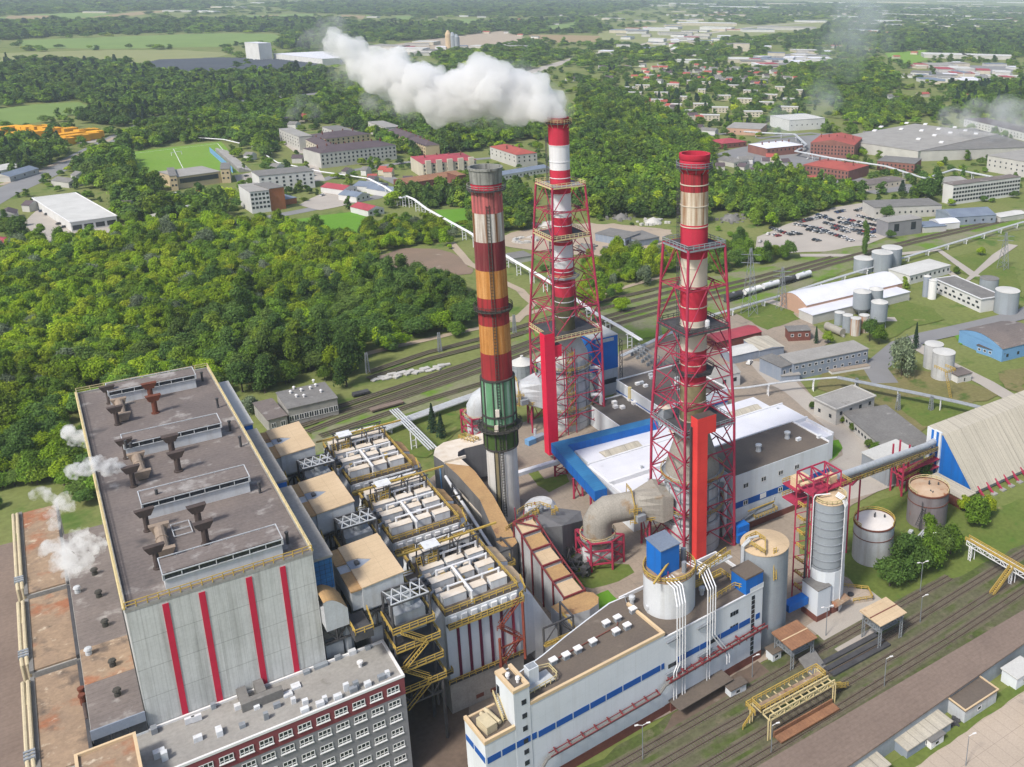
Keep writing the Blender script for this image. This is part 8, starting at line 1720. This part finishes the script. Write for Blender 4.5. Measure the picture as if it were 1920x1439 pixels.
for bx in ((-17,40,118,288),(38,100,158,275),(40,130,138,166),(120,215,185,290)):FOOT.append([UV((a,b_,0))[:2] for a,b_ in ((bx[0],bx[2]),(bx[1],bx[2]),(bx[1],bx[3]),(bx[0],bx[3]))])
for q in EXCL+FOOT:
 A_=np.array(q);lo,hi=A_.min(0)-1,A_.max(0)+1;s_=np.nonzero((px[:,0]>lo[0]) & (px[:,0]<hi[0]) & (px[:,1]>lo[1]) & (px[:,1]<hi[1]))[0]
 if len(s_):bad[s_[inpoly(px[s_],q)]]=True
sel=np.nonzero((reg>=0) & ~bad)[0];sel=sel[np.argsort(dep[sel])]
hall=[(120,1439),(140,735),(390,690),(590,1040),(700,1439)]
stuff={};nth=0
for i in sel:
 x,y,s_=cand[i];q=REG[reg[i]] if reg[i]<900 else None;kinds=q[4] if q else MIXED;kd=kinds[rs.randint(len(kinds))];base=q[3] if q else (2.6 if px[i,1]>200 else 5)
 rad=max(base,s_*(.72 if q and q[4] is not TOWN else .5))*rs.uniform(.6,1.3);ht=min(rad*rs.uniform(.75,1.15),5.2+rad*.05)*(1.4 if rs.rand()<.1 else 1)*(1 if q and q[4] is not TOWN else .72)
 u,v=px[i]
 if q and q[5] and nth<235 and 0<u<1920 and v<930 and not (inpoly(np.array([[u,v-6]]),hall)[0]):
  lab={'b': 'yellow green leafy tree ','m': 'mid green leafy tree ','d': 'dark green tree ','g': 'silvery green tree ','p': 'dark conifer '}[kd[0]]+q[5]
  tree((x,y),rad,ht/rad,kd,lab,'group: '+lab);nth+=1
 else:stuff.setdefault((0 if dep[i]<620 else 1,kd),[]).append((x,y,rad,ht))
for kd in NEAR:
 for lod in (NEAR,MID):
  if (id(lod),kd) not in CROWN_OBJ:o=bpy.data.objects.new('crown',lod[kd]);CROWN_OBJ[(id(lod),kd)]=o
def scatter(name,lab,groups):
 """one object: points with crowns instanced on them by geometry nodes"""
 me=bpy.data.meshes.new(name);pts,sc_,rt,ix=[],[],[],[]
 keys=list(groups)
 for k,key in enumerate(keys):
  for x,y,a,h in groups[key]:pts.append((x,y,0));e_=rnd.uniform(.75,1.3);sc_+=[a*e_,a/e_,h];rt+=[0,0,rnd.uniform(0,6.28)];ix.append(k)
 me.from_pydata(pts,[],[])
 for nm,tp,dat,fld in (('sc','FLOAT_VECTOR',sc_,'vector'),('rt','FLOAT_VECTOR',rt,'vector'),('ix','INT',ix,'value')):me.attributes.new(nm,tp,'POINT').data.foreach_set(fld,dat)
 o=bpy.data.objects.new(name,me);COL.objects.link(o);ng=bpy.data.node_groups.new(name,'GeometryNodeTree')
 ng.interface.new_socket('Geometry',in_out='INPUT',socket_type='NodeSocketGeometry');ng.interface.new_socket('Geometry',in_out='OUTPUT',socket_type='NodeSocketGeometry')
 gi,go=ng.nodes.new('NodeGroupInput'),ng.nodes.new('NodeGroupOutput');jn=ng.nodes.new('GeometryNodeJoinGeometry')
 def att(nm,tp):a=ng.nodes.new('GeometryNodeInputNamedAttribute');a.data_type=tp;a.inputs[0].default_value=nm;return a.outputs[0]
 S_,R__,I_=att('sc','FLOAT_VECTOR'),att('rt','FLOAT_VECTOR'),att('ix','INT')
 er=ng.nodes.new('FunctionNodeEulerToRotation');ng.links.new(R__,er.inputs[0])
 for k,key in enumerate(keys):
  ob=CROWN_OBJ[(id(NEAR if key[0]==0 else MID),key[1])];oi=ng.nodes.new('GeometryNodeObjectInfo');oi.inputs[0].default_value=ob;oi.inputs['As Instance'].default_value=True
  ip=ng.nodes.new('GeometryNodeInstanceOnPoints');cp=ng.nodes.new('FunctionNodeCompare');cp.data_type='INT';cp.operation='EQUAL'
  ng.links.new(I_,cp.inputs[2]);cp.inputs[3].default_value=k
  ng.links.new(gi.outputs[0],ip.inputs['Points']);ng.links.new(cp.outputs[0],ip.inputs['Selection']);ng.links.new(oi.outputs['Geometry'],ip.inputs['Instance']);ng.links.new(S_,ip.inputs['Scale']);ng.links.new(er.outputs[0],ip.inputs['Rotation']);ng.links.new(ip.outputs[0],jn.inputs[0])
 ng.links.new(jn.outputs[0],go.inputs[0]);md=o.modifiers.new('scatter','NODES');md.node_group=ng
 return tag(o,lab,'woodland',kind='stuff')
scatter('woodland','dense green woods reaching from the plant to the far horizon',stuff)
print('TREES',nth,sum(len(v) for v in stuff.values()))
# steam, smoke and haze
def vol_mat(name,dens,col=(1,1,1),aniso=.2,noise=None):
 m=bpy.data.materials.new(name);m.use_nodes=True;nt=m.node_tree;nt.nodes.remove(nt.nodes["Principled BSDF"])
 v=_n(nt,"ShaderNodeVolumePrincipled");v.inputs["Color"].default_value=(*col,1);v.inputs["Density"].default_value=dens;v.inputs["Anisotropy"].default_value=aniso
 if noise:
  g=_n(nt,"ShaderNodeNewGeometry");n=_n(nt,"ShaderNodeTexNoise");n.inputs["Scale"].default_value=noise[0];n.inputs["Detail"].default_value=5;n.inputs["Roughness"].default_value=.65;nt.links.new(g.outputs["Position"],n.inputs["Vector"])
  r=_n(nt,"ShaderNodeMapRange");r.inputs[1].default_value=noise[1];r.inputs[2].default_value=noise[2];r.inputs[4].default_value=dens;nt.links.new(n.outputs["Fac"],r.inputs[0]);nt.links.new(r.outputs[0],v.inputs["Density"])
 nt.links.new(v.outputs[0],nt.nodes["Material Output"].inputs["Volume"]);return m
def puffs(name,lab,cs,k,vox,disp,mat,seed,size=(.42,.7)):
 """cs: [(centre, radius)]; many spheres merged into one closed skin, roughened, filled with vapour"""
 rg=random.Random(seed);bm=bmesh.new()
 for c,r in cs:
  for i in range(k):
   d=Vector((rg.gauss(0,1),rg.gauss(0,1),rg.gauss(0,1))).normalized()*r*rg.uniform(.2,.75) if k>1 else Vector((0,0,0));s_=r*rg.uniform(*size)
   bmesh.ops.create_icosphere(bm,subdivisions=2,radius=s_,matrix=Matrix.Translation(Vector(c)+d))
 me=bpy.data.meshes.new(name);bm.to_mesh(me);bm.free();o=bpy.data.objects.new(name,me);COL.objects.link(o)
 q=o.modifiers.new('r','REMESH');q.mode='VOXEL';q.voxel_size=vox
 for j,(sz,st) in enumerate(disp):
  tx=bpy.data.textures.new(name+str(j),'CLOUDS');tx.noise_scale=sz;tx.noise_depth=3;q=o.modifiers.new('d','DISPLACE');q.texture=tx;q.strength=st;q.mid_level=.5;q.texture_coords='GLOBAL'
 dg=bpy.context.evaluated_depsgraph_get();me2=bpy.data.meshes.new_from_object(o.evaluated_get(dg));o.modifiers.clear();o.data=me2;me2.materials.clear();me2.materials.append(mat)
 return tag(o,lab,'smoke',kind='stuff')
ld=(-.8+.14,.6+.19);ll=math.hypot(*ld);ld=(ld[0]/ll,ld[1]/ll)
def on_sheet(u,v,base):
 """point above the line through base along the wind that shows at (u, v)"""
 d=ray(u,v);n=(-ld[1],ld[0]);t=(base[0]*n[0]+base[1]*n[1])/(d[0]*n[0]+d[1]*n[1]);p=(d[0]*t,d[1]*t,HC+d[2]*t);return p,UV(p)[2]/F
def cs_of(pts,base):return [(p,r*k) for (u,v,r) in pts for p,k in [on_sheet(u,v,base)]]
puffs('steam_plume','thick white steam plume drifting left from the farther lattice tower mouth',cs_of([(1046,219,17),(1038,208,24),(1022,196,34),(1000,184,44),(975,174,52),(948,168,56),(920,168,57),(890,172,58),(860,180,56),(835,182,54),(808,176,54),(780,166,52),(752,158,48),(728,148,44),(706,136,38),(686,122,34),(664,106,30),(642,90,28),(622,82,26)],(*T2,0)),9,.75,((9,5.5),(3.2,3.0),(1.3,1.0)),vol_mat('vapour_dense',.3),5)
puffs('steam_plume_edge','soft translucent outer edge round the thick white steam plume',cs_of([(1034,200,34),(1010,184,48),(975,172,60),(940,166,66),(900,168,67),(860,176,66),(820,178,64),(780,164,62),(745,154,58),(710,136,50),(680,116,44),(650,94,38),(620,80,36)],(*T2,0)),8,1.2,((8,7),(3,4)),vol_mat('vapour_edge',.045,noise=(.16,.42,.66)),15)
puffs('steam_wisp','thin ragged end of the white steam plume at its left',cs_of([(690,150,40),(650,110,42),(620,88,38),(600,80,34),(590,110,26),(640,150,30),(700,185,30),(760,205,24),(560,190,24),(590,205,18),(550,215,14)],(*T2,0)),6,1.1,((8,9),(3,4)),vol_mat('vapour_thin',.05,noise=(.12,.45,.7)),6)
for i,(lab,pts,yb) in enumerate((('white steam puffs blowing left from the middle roof vents',[(222,832,7),(206,833,10),(188,830,11),(168,826,12),(148,820,14),(128,812,14),(236,882,6),(222,880,9),(204,876,12),(184,872,15),(160,880,15),(140,886,12)],222),('white steam cloud rising over the rusty turbine hall roofs',[(128,1086,7),(132,1070,13),(120,1050,20),(145,1040,24),(170,1030,20),(105,1028,18),(150,1005,18),(100,985,11),(98,965,10),(120,945,16),(90,930,14),(70,925,10)],200))):
 cs=[((p[0],p[1],p[2]),r*UV(p)[2]/F) for u,v,r in [(a_,b_,c_*1.25) for a_,b_,c_ in pts] for p in [GY(u,v,yb+(40 if i==0 and v<850 else 0)+(1086-v)*.25*i)]]
 puffs('roof_steam',lab,cs,7,.3,((2.6,2.4),(1.0,1.1)),vol_mat('roof_vapour',1.1 if i==0 else .8,noise=(.38,.42,.62)),9+i)
sm=[]
for u,v,r,z in ((1470,250,40,20),(1510,225,50,40),(1545,195,55,60),(1575,165,60,75),(1600,130,60,90),(1615,95,55,110),(1610,60,45,125),(1640,130,50,90),(1560,120,50,95)):g=G(u,v+z*.9,0);k=UV(g)[2]/F;sm.append(((g[0],g[1],z),min(r*k,60)))
puffs('smoke_veil','faint blue white smoke column over the town at the upper right',[(c,r) for c,r in sm],4,6,((40,30),(14,10)),vol_mat('thin_smoke',.009,(.9,.95,1),noise=(.018,.42,.68)),12)
sm=[(G(u,v),r) for u,v,r in ((1800,270,30),(1840,280,34),(1880,285,36),(1915,280,40),(1780,255,24),(1900,250,30))]
puffs('smoke_veil','faint white smoke drifting over the grey factory store at the right',[((c[0],c[1],18),r) for c,r in sm],4,3,((20,14),(8,6)),vol_mat('thin_smoke_white',.02,noise=(.03,.42,.66)),13)
hz=MB().box(-45000,45000,-45000,45000,-1,168).build('haze',[vol_mat('haze_air',8e-5,(.76,.88,1.0),.1)])
tag(hz,'pale blue haze of the distant summer air','haze',kind='stuff')
